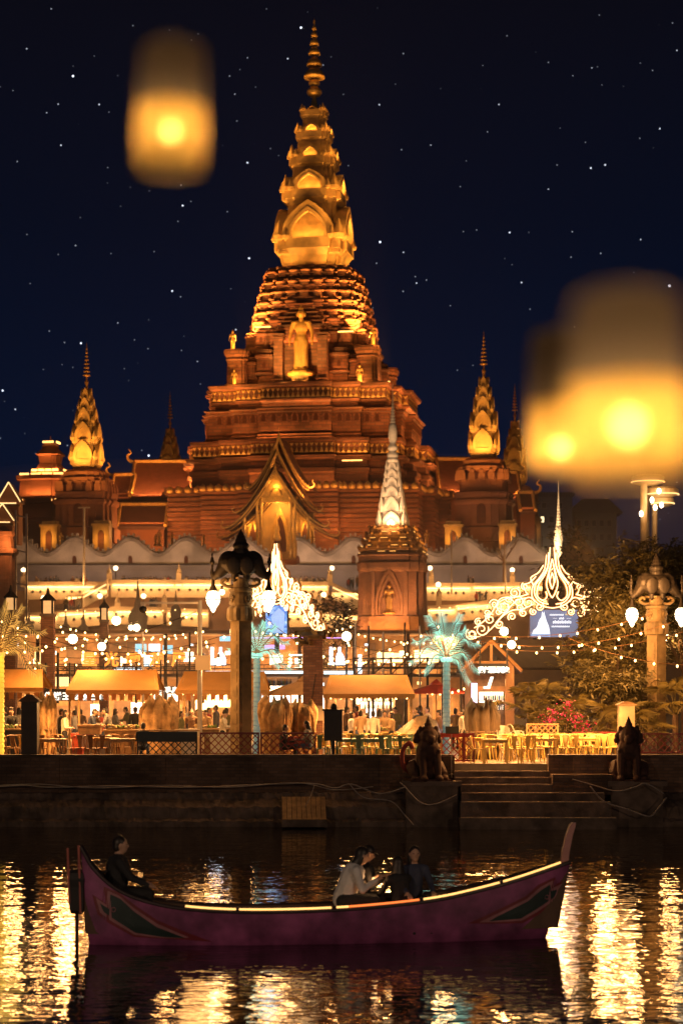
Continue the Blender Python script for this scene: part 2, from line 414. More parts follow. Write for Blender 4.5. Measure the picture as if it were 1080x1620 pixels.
def finial(px, py, Y, where, sc=1):
    lab = 'small cream stupa finial on the parapet '+where
    if not used[0]: used[0] = 1; FP.location = W(px, py, Y); FP['label'] = lab; FP.scale = (sc,)*3; return FP
    return dup(FP, W(px, py, Y), 0, lab, None, sc)
U, L_ = 205, 190
parapet([(40, 930), (164, 930), (172, 925)], U, 26, 'upper terrace parapet with light strip at the far left')
parapet([(176, 927), (278, 927), (288, 927), (365, 927)], U, 26, 'upper terrace parapet left of the elephant pillar')
parapet([(398, 930), (520, 930)], U, 26, 'upper terrace parapet between the elephant pillar and stair')
parapet([(525, 930), (572, 952)], U-3, 24, 'sloping stair parapet left of the brick stupa')
parapet([(672, 932), (745, 932), (865, 930), (960, 930)], U, 26, 'upper terrace parapet with light strip right of the brick stupa')
parapet([(170, 925), (131, 947), (104, 948)], U-3, 22, 'zigzag stair parapet with light strip at the left')
parapet([(131, 953), (80, 968)], U-5, 22, 'lower stair parapet sloping down to the left', False)
parapet([(40, 979), (66, 978), (92, 976), (182, 969), (258, 970)], L_, 26, 'lower terrace parapet with light strip at the left')
parapet([(264, 971), (330, 974)], L_, 26, 'lower terrace parapet between two finials')
parapet([(420, 974), (510, 973), (566, 982)], L_, 26, 'lower terrace parapet left of the brick stupa')
parapet([(676, 968), (720, 966), (800, 955), (866, 952)], L_, 26, 'lower terrace parapet rising to the right of the brick stupa')
for i, (px, py, Y, wh) in enumerate([(37, 918, U, 'at the far left by the scaffold'), (173, 915, U, 'where the left stair meets the terrace'), (283, 914, U, 'above the shop sign'),
      (522, 916, U, 'left of the brick stupa'), (682, 918, U, 'right of the brick stupa'), (810, 918, U, 'beside the bright filigree arch'), (186, 962, L_, 'on the lower terrace above the globe lamp'),
      (74, 958, L_, 'on the lower terrace near the far left'), (260, 958, L_, 'on the lower terrace, left half'), (694, 950, L_, 'on the lower terrace by the green palm'), (504, 958, L_, 'on the lower terrace behind the filigree arch')]):
    finial(px, py, Y, wh, .48)
for i, (px, py) in enumerate([(218, 985), (132, 1002), (46, 1000), (278, 972), (104, 1000)]):   # bell stupas in front of the terraces
    t = tag(MB().lathe([(1.0, -6), (1.0, -1.2), (1.25, -1.1), (1.2, -.7), (.9, -.5), (1.05, .3), (.8, 1.2), (.35, 1.7), (.4, 1.9), (.2, 2.6), (.04, 4.4)], 12).build('bell_stupa', greyp, None, True),
            'grey bell shaped stupa in front of the terraces '+('above the orange sign', 'right of the brick lamp pillar', 'at the far left', 'beside the thin street pole', 'left of the brick lamp pillar')[i], 'stupa', 'bell stupas below the terraces')
    t.location = W(px, py, 170); sc = (.85, .5, .5, .5, .45)[i]; t.scale = (sc, sc, sc)
gl = None
for i, (px, py, Y) in enumerate([(37, 902, U), (183, 899, U), (69, 946, L_), (158, 943, L_), (227, 943, L_), (525, 899, U), (680, 899, U), (810, 902, U), (693, 925, L_), (512, 941, L_), (924, 905, U), (931, 897, U)]):
    t = thing('globe_lamp', 'small round globe lamp on a short pole above the terrace parapet', 'lamp', W(px, py, Y), 0, 'globe lamps along the terraces')
    MB().lathe([(.05, -1.9), (.05, -.25)], 6).build('pole', metald, t); MB().ell((0, 0, 0), (.27, .27, .27), 10, 8).build('globe', globe, t, True)
# scaffold frame and light poles by the terraces
sca = thing('scaffold', 'tall pale steel scaffold frame at the far left', 'scaffold', W(25, 950, 140))
s = 140/F
for dx in (0, 17):
    MB().box(dx*s-.07, dx*s+.07, -.07, .07, -1.5, (950-(807 if dx == 0 else 813))*s).build('upright', metalw, sca)
for y_ in (815, 870, 922): MB().tube([(0, 0, (950-y_)*s), (17*s, 0, (950-y_-4)*s)], .05, 6).build('brace', metalw, sca)
p = thing('flood_pole', 'tall thin pale pole with a crossbar before the wavy wall', 'pole', W(133, 912, 203)); s = 203/F
MB().lathe([(.15, -1), (.12, 109*s)], 8).build('mast', metalw, p); MB().box(-9*s, 9*s, -.1, .1, 108*s, 110*s).build('crossbar', metalw, p)
for i, (px, y0, y1) in enumerate(((714, 940, 838), (799, 940, 860))):
    tag(MB(Matrix.Translation(W(px, y0, 200))).lathe([(.09, 0), (.06, (y0-y1)*200/F)], 6).build('thin_mast', metalw), 'thin bare mast before the wavy wall, '+('nearer the brick stupa' if i == 0 else 'nearer the filigree arch'), 'mast')

# ================================================================ WAVY WHITE WALL
YW = 215; s = YW/F
ww = thing('wavy_wall', 'long pale wall with a wave shaped top in front of the great pagoda', 'wall', W(500, 912, YW))
def wavez(px): return 20+ 23 + 12.5*math.cos(2*PI*(px-119)/88.0)    # px above the 912 row
a_ = MB(); c_ = MB(); q_ = MB()
for x0, x1 in ((22, 425), (470, 870)):
    n = int((x1-x0)/4); P = [(x0+(x1-x0)*i/n) for i in range(n+1)]
    A = [((x-500)*s, wavez(x)*s) for x in P]; B = [((x-500)*s, -3) for x in P]
    a_.band(A, B, -.5, .5)
    c_.band([(x, z+.42) for x, z in A], [(x, z+.02) for x, z in A], -.72, .72)
    for k_, (x, z) in enumerate(A):
        q_.box(x-.11, x+.11, -.32, .32, z+.42, z+(.95 if k_ % 2 else .66)); q_.box(x-.12, x+.12, -.80, -.70, z+.06, z+.36)
a_.build('wall_body', white, ww); copm = mat('weathered_coping', (.42, .37, .33), .85, var=.35, scale=1.2, stain=.4); c_.build('coping', copm, ww); q_.build('crenellation', copm, ww, kind='stuff')
for k in range(9):
    px = 119+88*k
    if 425 < px < 470 or px > 850: continue
    MB().prism([((px-500-3)*s, 20*s)]+[((px-500)*s+x*s, 20*s+z*s) for x, z in [(-3, 8), (-2, 11), (0, 12.5), (2, 11), (3, 8)]]+[((px-500+3)*s, 20*s)], -.62, -.45).build('niche', nichem, ww)
MB().box((22-500)*s, (870-500)*s, -1.6, -.9, -3.2, 17*s).build('plinth_band', greyp, ww)
for y_ in (9, 16.5): MB().box((22-500)*s, (870-500)*s, -1.75, -1.55, (y_-1)*s, y_*s).build('ledge', greyp, ww)
light('AREA', (W(300, 915, 208)), 700, (1, .58, .38), rot=(rad(112), 0, 0), size=34, sizey=.6)
light('AREA', (W(690, 915, 208)), 700, (1, .58, .38), rot=(rad(112), 0, 0), size=34, sizey=.6)
# ================================================================ GREAT PAGODA
PHI = rad(-9.5)
FB = [(1, .34), (.93, .6), (.85, .85)]
FT = [(1, .6), (.86, .86)]
FP_ = [(1, .24), (.95, .44), (.89, .64), (.81, .81)]
FQ = [(1, .19), (.88, .235), (.97, .42), (.85, .465), (.92, .64), (.79, .685), (.83, .83)]
PY = 245; s = PY/F
pag = thing('great_pagoda', 'huge tiered terracotta pagoda with a glowing golden spire in the centre', 'pagoda', W(497, 870, PY), PHI)
def pm(): return MB(Matrix.Scale(s, 4))
K = 1/1.045
def tier(name, prof, fac=FB, m=terra, k=K):
    mb = pm(); mb.plan(fac, [(870-y, hw*k) for y, hw in prof]); return mb.build(name, m, pag)
# lower block with brick grooves
pr = [(940, 236)]
for i in range(9): y = 868-i*7.4; pr += [(y, 233), (y-5.2, 233), (y-5.4, 229.5), (y-7.2, 229.5)]
tier('base_block', pr+[(800, 234), (798, 238), (789, 238)])
tier('second_storey', [(789, 196), (770, 196), (768, 200), (762, 200), (760, 193), (750, 193), (748, 204), (744, 206)])
tier('frieze_cornice', [(746, 197), (745, 192), (742, 191), (740, 194), (724, 195), (721, 199), (717, 199), (716, 190)])
tier('window_storey', [(716, 176), (713, 177), (711, 172), (708, 174), (704, 169), (700, 170), (690, 170), (676, 170), (674, 174), (671, 174), (669, 178), (667, 176)])
tier('upper_frieze', [(667, 158), (664, 160), (660, 159), (657, 166), (654, 167), (653, 164), (637, 164), (634, 170), (630, 171), (628, 166)])
tier('niche_storey', [(628, 116), (622, 118), (618, 113), (610, 113), (606, 110), (585, 108), (570, 108), (566, 112), (562, 112), (560, 105), (538, 102), (535, 105)], FP_)
pr = []
hwf = lambda y: 70+(30.5)*max(0, (y-432)/103)**.72
for i in range(10):
    y = 535-i*10.2; a = hwf(y); b_ = hwf(y-10)
    pr += [(y, a-3.5), (y-4.6, a-4.2), (y-5.4, a+.6), (y-7.0, a+1.2), (y-7.6, a-1.2), (y-9.2, a-1.2), (y-9.9, b_-4)]
tier('stepped_pyramid', pr+[(432, 66), (430, 52)], FQ)
# gold tower
G = 1/1.09
def tower(root, mk, y0, T, cone, m=goldst, k=G, spikes=True, arches=(0, 1, 3), back=m, cx=0):
    """tiers T: (hw flare, y bottom, y flare, y parapet, hw shaft, y shaft top, arch width, arch apex y)"""
    for (hw, yb, yf, yp, hs, yt, aw, ay) in T:
        mb = mk(); a = hw*k; sh = hs*k
        mb.plan(FT, [(y0-yb, sh*1.0), (y0-yb+(yb-yf)*.3, a*.82), (y0-yb+(yb-yf)*.65, a*.86), (y0-yf-.2, a*.97), (y0-yf, a), (y0-yp-(yf-yp)*.0, a), (y0-yp+.01, a*.93), (y0-yp-1.5, a*.93), (y0-yp-1.4, sh), (y0-yt, sh*.94)])
        root_t = mb.build('tower_tier', m, root)
        h = yp-ay+2
        for q in arches:
            c = mk(); c.M = c.M @ Matrix.Rotation(q*PI/2, 4, 'Z')
            O = [(x, z+y0-yp-2) for x, z in ogee(aw*1.32, h*1.22)]; I = [(x, z+y0-yp-2) for x, z in ogee(aw, h)]
            c.band(O, I, -a*.99, -sh*.9); c.prism(I, -sh*1.02-1, -sh*.95)
            I2 = [(x, z+y0-yp-1) for x, z in ogee(aw*.84, h*.84)]; c.band(I, I2, -a*.99-1.2, -a*.9)
            c.build('arch_gable', m, root)
        if spikes:
            for q in range(4):
                e = a*.82; g = a*.30
                for (dx, dy, gg) in ((e, -e, g), (e*.62/.82*1.02, -a*.98, g*.62), (-e*.62/.82*1.02, -a*.98, g*.62), (a*.98, -e*.7, g*.55)):
                    z = y0-yp; c = mk(); c.M = c.M @ Matrix.Rotation(q*PI/2, 4, 'Z')
                    c.lathe([(gg*.42, z-1), (gg*.55, z+gg*.35), (gg*.36, z+gg*.9), (gg*.05, z+gg*1.75)], 5, (dx, dy, 0)); c.build('corner_leaf', m, root)
def hti(root, mk, y0, prof, m=goldm, n=14): mk_ = mk(); mk_.lathe([(r, y0-y) for y, r in prof], n); return mk_.build('crown_spire', m, root, True)
T = [(62.5, 431, 404, 388, 44, 330, 58, 340), (51, 333, 322, 309, 36, 272, 41, 284), (40, 275, 266, 255, 28, 229, 24, 240), (29.5, 232, 223, 213, 19.5, 191, 20, 203), (22, 193, 186, 178, 9, 170, 11, 173)]
tower(pag, pm, 870, T, None)
rings = [(176, 8.5), (165, 5.5), (155, 3.2), (153, 4), (151, 9), (147, 12), (143, 12), (139, 8), (136, 5), (134, 8.5), (130, 9), (126, 6)]
for yb, r, h in ((122, 16.5, 17), (103, 12, 14), (85, 9.2, 13), (70, 7, 12), (57, 5, 10), (46, 3.4, 8)):
    rings += [(yb+2, 2), (yb+1, r*1.02), (yb-2, r), (yb-h*.55, r*.8), (yb-h*.8, r*.5), (yb-h*.85, 1.6)]
hti(pag, pm, 870, rings+[(38, 1.2), (33, 1.8), (30, .6), (27, .2)], goldm)
for (hw, yb, yf, yp, hs, yt, aw, ay) in T[:4]:      # small lamps behind the corner leaves
    for sx_, sy_ in ((-1, -1), (1, -1), (1, 1)):
        light('POINT', (sx_*hw*.98*s, sy_*hw*.98*s, (870-yp+(yp-yt)*.35)*s), 60*(hw/62)**1.5+12, GOLD, pag, radius=.3)
# neck blocks at the corners under the gold tower
for q in range(4):
    c = pm(); c.M = c.M @ Matrix.Rotation(q*PI/2, 4, 'Z')
    for j in range(5): e = 26+j*5.0; c.box(e*.62, e+2, -e-2, -e*.62, 441-6+j*6.2, 441-6+j*6.2+4.6)
    c.build('corner_corbel', goldst, pag)
# crowded little turrets along the pyramid and the niche storey
tm = None
def turret(x, y, z, sc, q):
    c = pm(); c.M = c.M @ Matrix.Rotation(q*PI/2, 4, 'Z') @ Matrix.Translation((x, y, z)) @ Matrix.Scale(sc, 4)
    c.plan(FT, [(0, 11), (2, 11), (3, 9.5), (18, 9.5), (20, 11.5), (22, 11.5), (23, 8), (26, 9), (28, 9), (29, 5), (34, 2), (40, .4)])
    return c
for q in (0, 1, 3):
    for x in (-58, -84, 58, 84):
        big = abs(x) < 70
        t_ = turret(x, -97 if big else -92, 262 if big else 256, 1.35 if big else 1.2, q).build('turret', terra, pag)
        c = pm(); c.M = c.M @ Matrix.Rotation(q*PI/2, 4, 'Z')
        yy = (-97-9.5*1.35) if big else (-92-9.5*1.2)
        zz = 271 if big else 263
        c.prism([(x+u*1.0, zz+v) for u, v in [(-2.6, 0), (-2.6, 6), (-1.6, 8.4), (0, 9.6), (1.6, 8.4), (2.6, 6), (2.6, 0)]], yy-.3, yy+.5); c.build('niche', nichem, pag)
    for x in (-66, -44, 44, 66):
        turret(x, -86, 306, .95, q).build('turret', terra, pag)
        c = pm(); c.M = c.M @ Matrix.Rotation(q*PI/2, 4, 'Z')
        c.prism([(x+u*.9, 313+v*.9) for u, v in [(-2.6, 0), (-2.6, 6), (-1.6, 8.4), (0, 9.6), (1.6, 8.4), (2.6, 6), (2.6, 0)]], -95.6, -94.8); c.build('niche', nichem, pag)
for q in range(4):                                # corner pavilions
    c = pm(); c.M = c.M @ Matrix.Rotation(q*PI/2, 4, 'Z')
    c.plan(FT, [(242, 19), (246, 19), (248, 16), (282, 15), (285, 17), (288, 15.5), (292, 18.5), (297, 19.5), (300, 19), (301, 12)], (101, -101))
    c.build('corner_pavilion', terra, pag)
tb = MB(Matrix.Scale(s, 4)); tb.plan(FT, [(0, 5.2), (1.5, 5.2), (2, 4.4), (6.5, 4.4), (7.2, 5.6), (8.6, 5.8), (9, 4.0), (10.5, 4.2), (11, 2.4), (14, .5)]); tbm = tb.mesh('turret', terra)
for lv, y in enumerate((531, 516, 500, 484, 467, 449)):
    a = hwf(y)*K; n = 7; kx = 2*a*.84/7*.40/5.2
    for q in (0, 1, 3):
        rot = Matrix.Rotation(q*PI/2, 4, 'Z')
        for k in range(n):
            x = (k+.5)/n*2-1
            if abs(x) < .26 and q == 0 and lv < 3: continue
            d = 1.0 if abs(x) < .2 else .97 if abs(x) < .45 else .92 if abs(x) < .68 else .83
            p = rot @ V((x*a*.84*s, -(a*d+1.0)*s, (870-y-3)*s)); o = link('turret', tbm, pag, p, q*PI/2); o.scale = (kx, .75, 1.30-.04*lv)
# the tall niche behind the standing figure
c = pm()
for sx_ in (-1, 1):
    c.box(sx_*34-7, sx_*34+7, -121, -95, 250, 312); c.box(sx_*34-8.5, sx_*34+8.5, -123, -95, 312, 316); c.box(sx_*34-9, sx_*34+9, -123.5, -95, 244, 252); c.box(sx_*34-9, sx_*34+9, -123, -95, 318, 321)
c.box(-44, 44, -126, -95, 240, 246)
c.build('niche_pilasters', terra, pag)
c = pm(); c.box(-27, 27, -103, -94, 246, 330); c.build('niche_back', terra, pag)
for i in range(5):
    c = pm(); h = 330+i*7; wv_ = 36-i*4.4
    c.box(-wv_, wv_, -112+i*3, -80, h, h+3.6); c.box(-wv_-1.5, wv_+1.5, -113.5+i*3, -80, h+3.6, h+5.6); c.build('niche_canopy', terra, pag)
# friezes of gilded motifs
def frieze(z, h, a, name):
    mb = pm()
    P = redent(a, FB)
    for i in range(len(P)):
        p, q = V(P[i]), V(P[(i+1) % len(P)]); d = q-p; L = d.length
        nrm = V((d.y, -d.x)).normalized()
        if nrm.y > .5: continue
        n = max(1, int(L/7.4)); dd = d.normalized()
        for j in range(n):
            c = p+d*((j+.5)/n); w_ = L/n*.46
            for (hh, ww, zz) in ((h*.62, w_, z), (-h*.36, w_*.9, z+h)):
                A = c-dd*ww; B = c+dd*ww; o = nrm*1.2
                mb.add([(A.x+o.x*.2, A.y+o.y*.2, zz), (B.x+o.x*.2, B.y+o.y*.2, zz), (c.x, c.y, zz+hh), (c.x+o.x, c.y+o.y, zz+hh*.42)], [(0, 1, 3), (1, 2, 3), (2, 0, 3)])
    return mb.build(name, goldm, pag, kind='stuff')
frieze(870-652, 14, 164.6*K, 'frieze_ornament'); frieze(870-739, 14, 195.4*K, 'frieze_ornament')
# arched windows of the window storey
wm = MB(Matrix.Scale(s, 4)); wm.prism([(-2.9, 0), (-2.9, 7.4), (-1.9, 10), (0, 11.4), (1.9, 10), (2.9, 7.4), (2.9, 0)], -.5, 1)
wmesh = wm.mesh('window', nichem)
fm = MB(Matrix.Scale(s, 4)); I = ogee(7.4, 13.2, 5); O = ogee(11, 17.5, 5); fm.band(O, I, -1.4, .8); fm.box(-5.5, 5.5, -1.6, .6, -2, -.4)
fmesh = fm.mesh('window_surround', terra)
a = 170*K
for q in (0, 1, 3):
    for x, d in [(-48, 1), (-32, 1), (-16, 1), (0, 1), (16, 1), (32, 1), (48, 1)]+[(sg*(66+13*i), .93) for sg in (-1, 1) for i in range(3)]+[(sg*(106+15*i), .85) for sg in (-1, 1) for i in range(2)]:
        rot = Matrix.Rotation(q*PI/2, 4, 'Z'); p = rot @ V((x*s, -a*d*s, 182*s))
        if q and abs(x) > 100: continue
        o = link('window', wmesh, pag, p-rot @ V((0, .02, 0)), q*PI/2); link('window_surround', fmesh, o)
# lotus bud cornice on the base block
lm = MB(Matrix.Scale(s, 4)); lm.lathe([(3, 0), (5.4, 1.5), (5.9, 5), (4.6, 8), (1.6, 10.6), (.3, 12)], 8); lmesh = lm.mesh('lotus_bud', goldm, True)
P = redent(236*K, FB)
for i in range(len(P)):
    p, q = V(P[i]), V(P[(i+1) % len(P)]); d = q-p; nrm = V((d.y, -d.x)).normalized()
    if nrm.y > .5: continue
    if nrm.x < -.5: continue
    n = max(1, int(d.length/11.5))
    for j in range(n):
        c = p+d*((j+.5)/n); link('lotus_bud', lmesh, pag, (c.x*s, c.y*s, 72.5*s))
# LED strips that show on the ledges
for (px0, px1, y, yl) in ((-74, -50, 535, -98), (56, 80, 547, -104), (70, 84, 628, -118), (-98, -74, 626, -121), (-62, -48, 627, -121), (120, 138, 628, -121), (78, 108, 755, -198), (-30, -20, 537, -100)):
    c = pm(); c.box(px0, px1, yl-3, yl-1.5, 870-y, 870-y+1.8); c.build('light_strip', led, pag)
# flood lamps standing on the ledges, washing the storey above
def ledge(y, a, e, faces=(0, 1, 3), tilt=11, out=4, frac=.9, col=AMB, n=1):
    for q in faces:
        rot = Matrix.Rotation(q*PI/2, 4, 'Z')
        for i in range(n):
            x = a*frac*2*((i+.5)/n-.5)
            p = rot @ V((x*s, -(a+out)*s, (870-y+1.2)*s))
            o = light('AREA', p, e*(a*2*frac/n*s)/10, col, pag, rot=(rad(180-tilt), 0, q*PI/2) , size=2*a*frac/n*s, sizey=.35, spread=rad(150))
ledge(788, 200*K, 130, out=6)
ledge(748, 196*K, 170, out=5)
ledge(717, 176*K, 240, out=5)
ledge(668, 161*K, 230, out=5)
ledge(628, 117*K, 520, out=14)
ledge(562, 105*K, 240, out=6)
ledge(535, 99*K, 190, out=7, frac=.8)
for y in (505, 475): ledge(y, hwf(y)*K, 60, out=3, frac=.8)
for sx_ in (-1, 1):                             # far floods on the forecourt, aimed at the spire
    light('SPOT', (sx_*190*s, -330*s, -20*s), 46000, GOLD, pag, aim=(0, 0, 620*s), spot=rad(27), radius=.5, blend=.6)
ledge(872, 240*K, 110, out=10)
ledge(434, 46*G, 900, out=18, frac=1.0, col=GOLD, tilt=14)
for (hw, yb, yf, yp, hs, yt, aw, ay) in T[:4]:
    ledge(yp, hs*G, 260*hw/62+70, out=(hw-hs)*G*.6, frac=.8, col=GOLD, tilt=8)
for sx_, sy_ in ((-1, -1), (1, -1), (1, 1)):     # corner floods aimed up the golden tower
    light('SPOT', (sx_*105*s, sy_*105*s, 305*s), 44000, GOLD, pag, aim=(0, 0, 560*s), spot=rad(55), radius=.5)
light('SPOT', (0, -125*s, 246*s), 26000, GOLD, pag, aim=(0, 0, 520*s), spot=rad(42), radius=.5)
light('SPOT', (0, -104*s, 345*s), 2600, GOLD, pag, aim=(0, -5*s, 740*s), spot=rad(24), radius=.5)
light('SPOT', (-22*s, -190*s, 236*s), 5200, (1, .52, .13), pag, aim=(0, -104*s, 320*s), spot=rad(70), radius=.3)
# terrace lights in front of the block
for x in (-170, -95, 105, 180): light('POINT', (x*s, -262*s, 20*s), 350, AMB, pag, radius=.4)

# ---------------------------------------------------------------- figure statues
def figure(h, m, name, label, cat, parent_loc, rz=0, group=None, crown=True, vox=None):
    k = h/8.0; mb = MB(Matrix.Scale(k, 4))
    mb.lathe([(1.6, -.9), (1.9, -.6), (1.7, -.3), (1.2, -.1), (1.1, .05)], 12)
    for sg in (-1, 1):
        mb.cap((sg*.42, -.1, .2), .34, (sg*.45, 0, 3.6), .55); mb.cap((sg*.42, -.3, .12), .25, (sg*.42, -.75, .1), .18)
        mb.cap((sg*1.0, 0, 6.0), .31, (sg*1.36, .05, 4.9), .24); mb.cap((sg*1.36, .05, 4.9), .23, (sg*1.46, -.15, 3.8), .17); mb.cap((sg*1.46, -.15, 3.8), .17, (sg*1.46, -.22, 3.1), .11)
    mb.ell((0, 0, 3.9), (.84, .5, .8)); mb.ell((0, 0, 5.45), (.92, .5, .85)); mb.ell((0, .03, 4.6), (.66, .42, .9)); mb.lathe([(1.0, .25), (.98, .5), (.9, 2), (.86, 3.4), (.6, 4.2)], 12, sy=.5); mb.cap((-.95, 0, 6.0), .3, (.95, 0, 6.0), .3)
    mb.cap((0, 0, 6.2), .34, (0, 0, 6.7), .3); mb.ell((0, -.03, 7.15), (.5, .52, .62)); mb.ell((0, -.52, 7.1), (.1, .12, .16))
    if crown: mb.ell((0, .02, 7.75), (.34, .36, .3)); mb.ell((0, .02, 8.1), (.14, .14, .25))
    for sg in (-1, 1): mb.ell((sg*.52, .02, 7.05), (.09, .14, .34))
    me = remesh(mb, (vox or .07)*k, 2)
    me.materials.append(m)
    return tag(link(name, me, None, parent_loc, rz), label, cat, group)
rotp = Matrix.Rotation(PHI, 4, 'Z'); statg = mat('gold_leaf', (.80, .44, .10), .5, .2, var=.15, scale=2)
def pl(x, y, z): return pag.location+rotp @ V((x*s, y*s, z*s))
figure(96*s, statg, 'standing_statue', 'tall golden standing figure in the central niche of the pagoda', 'statue', pl(0, -112, 266), PHI)
c = MB(Matrix.Scale(s, 4)); c.lathe([(17, 0), (18, 3), (15, 6), (17, 9), (13, 12), (14, 16)], 14)
tag(c.build('statue_pedestal', goldst, None, True, pl(0, -112, 246)), 'round lotus pedestal under the tall golden standing figure', 'pedestal')
for i, (x, y, z, h) in enumerate(((-102, -122, 243, 26), (92, -122, 243, 28), (-108, -106, 302, 30), (110, -106, 302, 28))):
    figure(h*s, goldm, 'guardian_statue', ('small golden figure at the left end of the niche terrace', 'small golden figure at the right end of the niche terrace', 'dim golden figure on top of the left corner pavilion', 'bright golden figure on top of the right corner pavilion')[i], 'statue', pl(x, y, z), PHI, 'small golden figures on the pagoda', vox=.2)
    light('POINT', pl(x+4, y-12, z+4), 160, GOLD, radius=.2)

# ---------------------------------------------------------------- corner stupas with gold spires
def small_stupa(name, label, px, ybase, ytop, Y, body=True, lit=1.0, zoom=1.0):
    u = Y/F*zoom; root = thing(name, label, 'stupa', W(px, ybase, Y), PHI, None)
    H = (ybase-ytop)/zoom
    mk = lambda: MB(Matrix.Scale(u, 4))
    g0 = H-205                     # foot of the gold part (205 px tall)
    if body:
        c = mk(); pr = [(-60, 56)]
        c.plan(FB, [(-60, 54), (0, 54), (2, 50), (24, 50), (26, 46), (60, 45), (64, 49), (68, 49), (70, 44), (76, 46), (80, 46), (82, 38), (g0-22, 36), (g0-18, 40), (g0-14, 40), (g0-12, 34), (g0-4, 33), (g0-2, 30), (g0, 28)])
        c.build('brick_body', terrad, root)
        for sx_ in (-1, 1):        # gilded gatehouses at the foot, brightly lit
            c = mk(); c.box(sx_*42-13, sx_*42+13, -62, -46, -40, 24); c.box(sx_*42-15, sx_*42+15, -64, -46, 24, 28); c.box(sx_*42-12, sx_*42+12, -60, -46, 28, 33); c.build('gate_block', goldst, root)
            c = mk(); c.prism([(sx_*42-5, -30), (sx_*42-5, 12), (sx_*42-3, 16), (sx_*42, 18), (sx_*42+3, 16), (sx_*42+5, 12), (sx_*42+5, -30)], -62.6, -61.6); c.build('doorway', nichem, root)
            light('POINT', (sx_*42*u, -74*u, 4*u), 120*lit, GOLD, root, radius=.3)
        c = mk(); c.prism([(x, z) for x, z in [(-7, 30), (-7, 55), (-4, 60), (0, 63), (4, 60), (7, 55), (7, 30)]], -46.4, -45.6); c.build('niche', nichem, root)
        for q in (0, 1, 3):
            for e in (-30, -15, 0, 15, 30):
                c = mk(); c.M = c.M @ Matrix.Rotation(q*PI/2, 4, 'Z'); c.box(e-5, e+5, -42, -34, g0-36, g0-26); c.box(e-3.4, e+3.4, -41, -34, g0-26, g0-20); c.build('merlon', terrad, root)
    T = [(25, g0, g0-8, g0-12, 21, g0-62, 20, 0), (22.5, g0+38, g0+44, g0+48, 17, g0+70, 17, 0), (17, g0+66, g0+71, g0+75, 13, g0+94, 13, 0), (13, g0+92, g0+96, g0+99, 9, g0+112, 9, 0), (9, g0+110, g0+113, g0+116, 5, g0+128, 6, 0)]
    prv = None
    for i, (hw, zb, zf, zp, hs, zt, aw, _) in enumerate(T):
        if i == 0: zb, zf, zp, zt = g0, g0+10, g0+16, g0+40
        c = mk(); a = hw*G; sh = hs*G
        c.plan(FT, [(zb, a*.8), (zf-2, a*.9), (zf, a), (zp, a), (zp+.5, sh), (zt, sh*.9)]); c.build('tower_tier', goldst, root)
        hgt = (zt-zp)*1.15
        for q in (0, 1, 3):
            c = mk(); c.M = c.M @ Matrix.Rotation(q*PI/2, 4, 'Z')
            O = [(x, z+zp-1) for x, z in ogee(aw*1.5, hgt*1.15, 6)]; I = [(x, z+zp-1) for x, z in ogee(aw, hgt*.8, 6)]
            c.band(O, I, -a*1.04, -sh*.9); c.prism(I, -sh*1.1, -sh)
            I2 = [(x, z+zp-1) for x, z in ogee(aw*.6, hgt*.45, 6)]; c.band(I, I2, -a*.92, -sh*.9)
            c.build('arch_gable', goldst, root)
            c = mk(); c.M = c.M @ Matrix.Rotation(q*PI/2, 4, 'Z'); e = a*.86
            c.lathe([(a*.13, zp-1), (a*.2, zp+a*.15), (a*.03, zp+a*.62)], 5, (e, -e, 0)); c.build('corner_leaf', goldst, root)
    c = mk(); z0 = g0+124; pr = [(5, z0), (2.2, z0+8), (2, z0+12), (3.2, z0+15), (3, z0+18), (1.4, z0+20), (1.2, z0+24)]
    zz = z0+26
    for j in range(8): r = 6.2-j*.68; pr += [(1, zz), (r, zz+.4), (r*.8, zz+3), (1, zz+3.6)]; zz += 6
    c.lathe(pr+[(.6, zz), (.5, H-4), (.1, H)], 10); c.build('crown_spire', darkgold, root, True)
    for q in (0, 1, 3):
        rot = Matrix.Rotation(q*PI/2, 4, 'Z')
        light('SPOT', rot @ V((0, -60*u, (g0-4)*u)), 1700*lit*(u*u/.0056), GOLD, root, aim=(0, 0, (g0+75)*u), spot=rad(75), radius=.3)
    for sx_ in (-1, 1): light('SPOT', (sx_*90*u, -150*u, 20*u), 9000*lit*(u*u/.0056), GOLD, root, aim=(0, 0, (g0+70)*u), spot=rad(40), radius=.3, blend=.6)
    return root
small_stupa('corner_stupa', 'brick corner stupa with a brightly lit gold spire left of the great pagoda', 137, 862, 540, 225)
small_stupa('corner_stupa', 'brick corner stupa with a lit gold spire between the halls right of the great pagoda', 765, 862, 522, 221)
small_stupa('corner_stupa', 'dim far stupa spire rising behind the left hall roof', 269, 848, 618, 266, True, .07, .8)
small_stupa('corner_stupa', 'dim far stupa spire at the right beside the floating lanterns', 814, 848, 606, 262, True, .12, .8)

